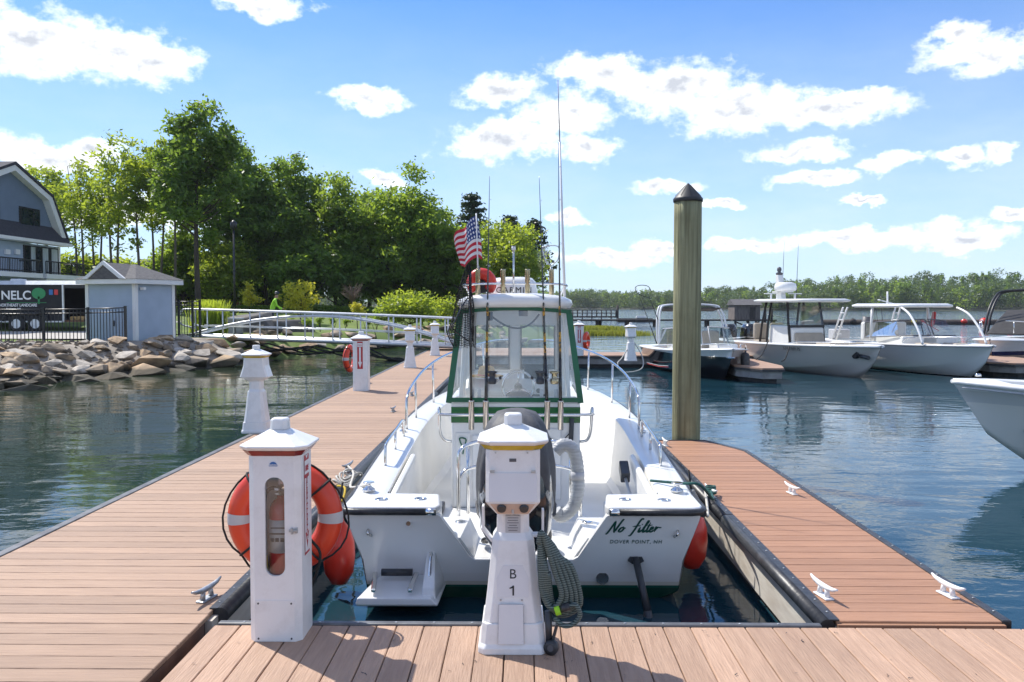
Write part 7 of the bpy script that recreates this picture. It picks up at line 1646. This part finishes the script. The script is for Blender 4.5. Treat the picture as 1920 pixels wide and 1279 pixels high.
rp_ = thing('pier_ramp', 'thin metal ramp descending right from the boathouse', 'ramp', (0,0,0))
for dz_ in (0,.55): MB().tube([(X(1442),PY+.5,zd-.05+dz_),(X(1502),PY+.5,zd-.55+dz_)], .05, 5).build('side_rail', 'alu', rp_)
for q in (.15,.5,.85): MB().cyl((X(1442)+(X(1502)-X(1442))*q,PY+.5,zd-.05-.5*q),(X(1442)+(X(1502)-X(1442))*q,PY+.5,zd+.5-.5*q),.03,n=5).build('post', 'alu', rp_)
P2 = 125.0; z2 = at(960,593,P2).z; r2 = thing('railed_pier', 'farther dark wooden pier with railings', 'pier', (0,0,0)); MB().bb(X(1050,P2),X(1160,P2),P2,P2+1.8,z2-.2,z2).build('deck', 'wood_dark', r2)
for k in range(12):
    px = 1056+k*9; MB().cyl((X(px,P2),P2,WZ-1 if k % 2 == 0 else z2),(X(px,P2),P2,z2+.9),.09,n=5).build('post', 'wood_dark', r2)
for dz_ in (.45,.88): MB().cyl((X(1050,P2),P2,z2+dz_),(X(1160,P2),P2,z2+dz_),.06,n=5).build('rail', 'wood_dark', r2)
MB().cyl((X(1158,P2),P2,-1.5),(X(1158,P2),P2,z2+1.6),.16,n=6).build('end_pile', 'wood_dark', r2)
rw = thing('rowing_skiff', 'low dark skiff floating beyond the long pier', 'boat', (X(1190,110),110,WZ)); MB().loft([[(x,-.5*w_s,.45),(x,.5*w_s,.45),(x,.35*w_s,-.1),(x,-.35*w_s,-.1)] for x,w_s in ((-2.2,.9),(0,1.1),(1.6,.8),(2.3,.1))]).build('hull', 'wood_dark', rw); MB().bb(.2,1.4,-.35,.35,.451,.75).build('cuddy', 'gel', rw, bevel=.05)
BQ = 96.0; bmn = thing('floating_boom', 'long dark floating boom with small buoys across the channel', 'boom', (0,0,0)); MB().tube([(X(1535,BQ),BQ,WZ+.12),(X(1920,BQ),BQ+1,WZ+.12),(X(2050,BQ),BQ+2,WZ+.12)], .42, 8).build('pipe', 'wood_dark', bmn)
for px, r_, m_, lb in ((1597,.38,'wood_dark','dark lump on the floating boom left of the white boat'),(1711,.30,'lens_amber','yellowish buoy on the floating boom'),(1805,.34,'buoy_red','orange buoy on the floating boom, left of three'),(1843,.50,'buoy_red','largest orange buoy on the floating boom'),(1892,.34,'buoy_red','orange buoy on the floating boom, right of three')):
    q = thing('boom_buoy', lb, 'buoy', (X(px,BQ),BQ-.4,WZ+.35)); MB().sphere((0,0,0),r_,14,9,(1,1,.8)).build('ball', m_, q); MB().cyl((0,0,r_*.75),(0,0,r_*.95),.08,n=8).build('eye', 'rubber', q)
# ------------------------------------------------------------------ air
def haze():
    m = bpy.data.materials.new('air'); m.use_nodes = True; nt = m.node_tree; nt.nodes.clear(); o = nt.nodes.new('ShaderNodeOutputMaterial'); v = nt.nodes.new('ShaderNodeVolumePrincipled')
    v.inputs['Color'].default_value = (.86,.92,1,1); v.inputs['Density'].default_value = .00017; v.inputs['Anisotropy'].default_value = .2; nt.links.new(v.outputs[0], o.inputs['Volume']); MAT['air'] = m
    h = MB().bb(-800,900,-150,1200,-2.6,24).build('haze', 'air'); h['kind'] = 'stuff'; h['label'] = 'thin summer haze over the water and far shore'; h['category'] = 'haze'
haze()
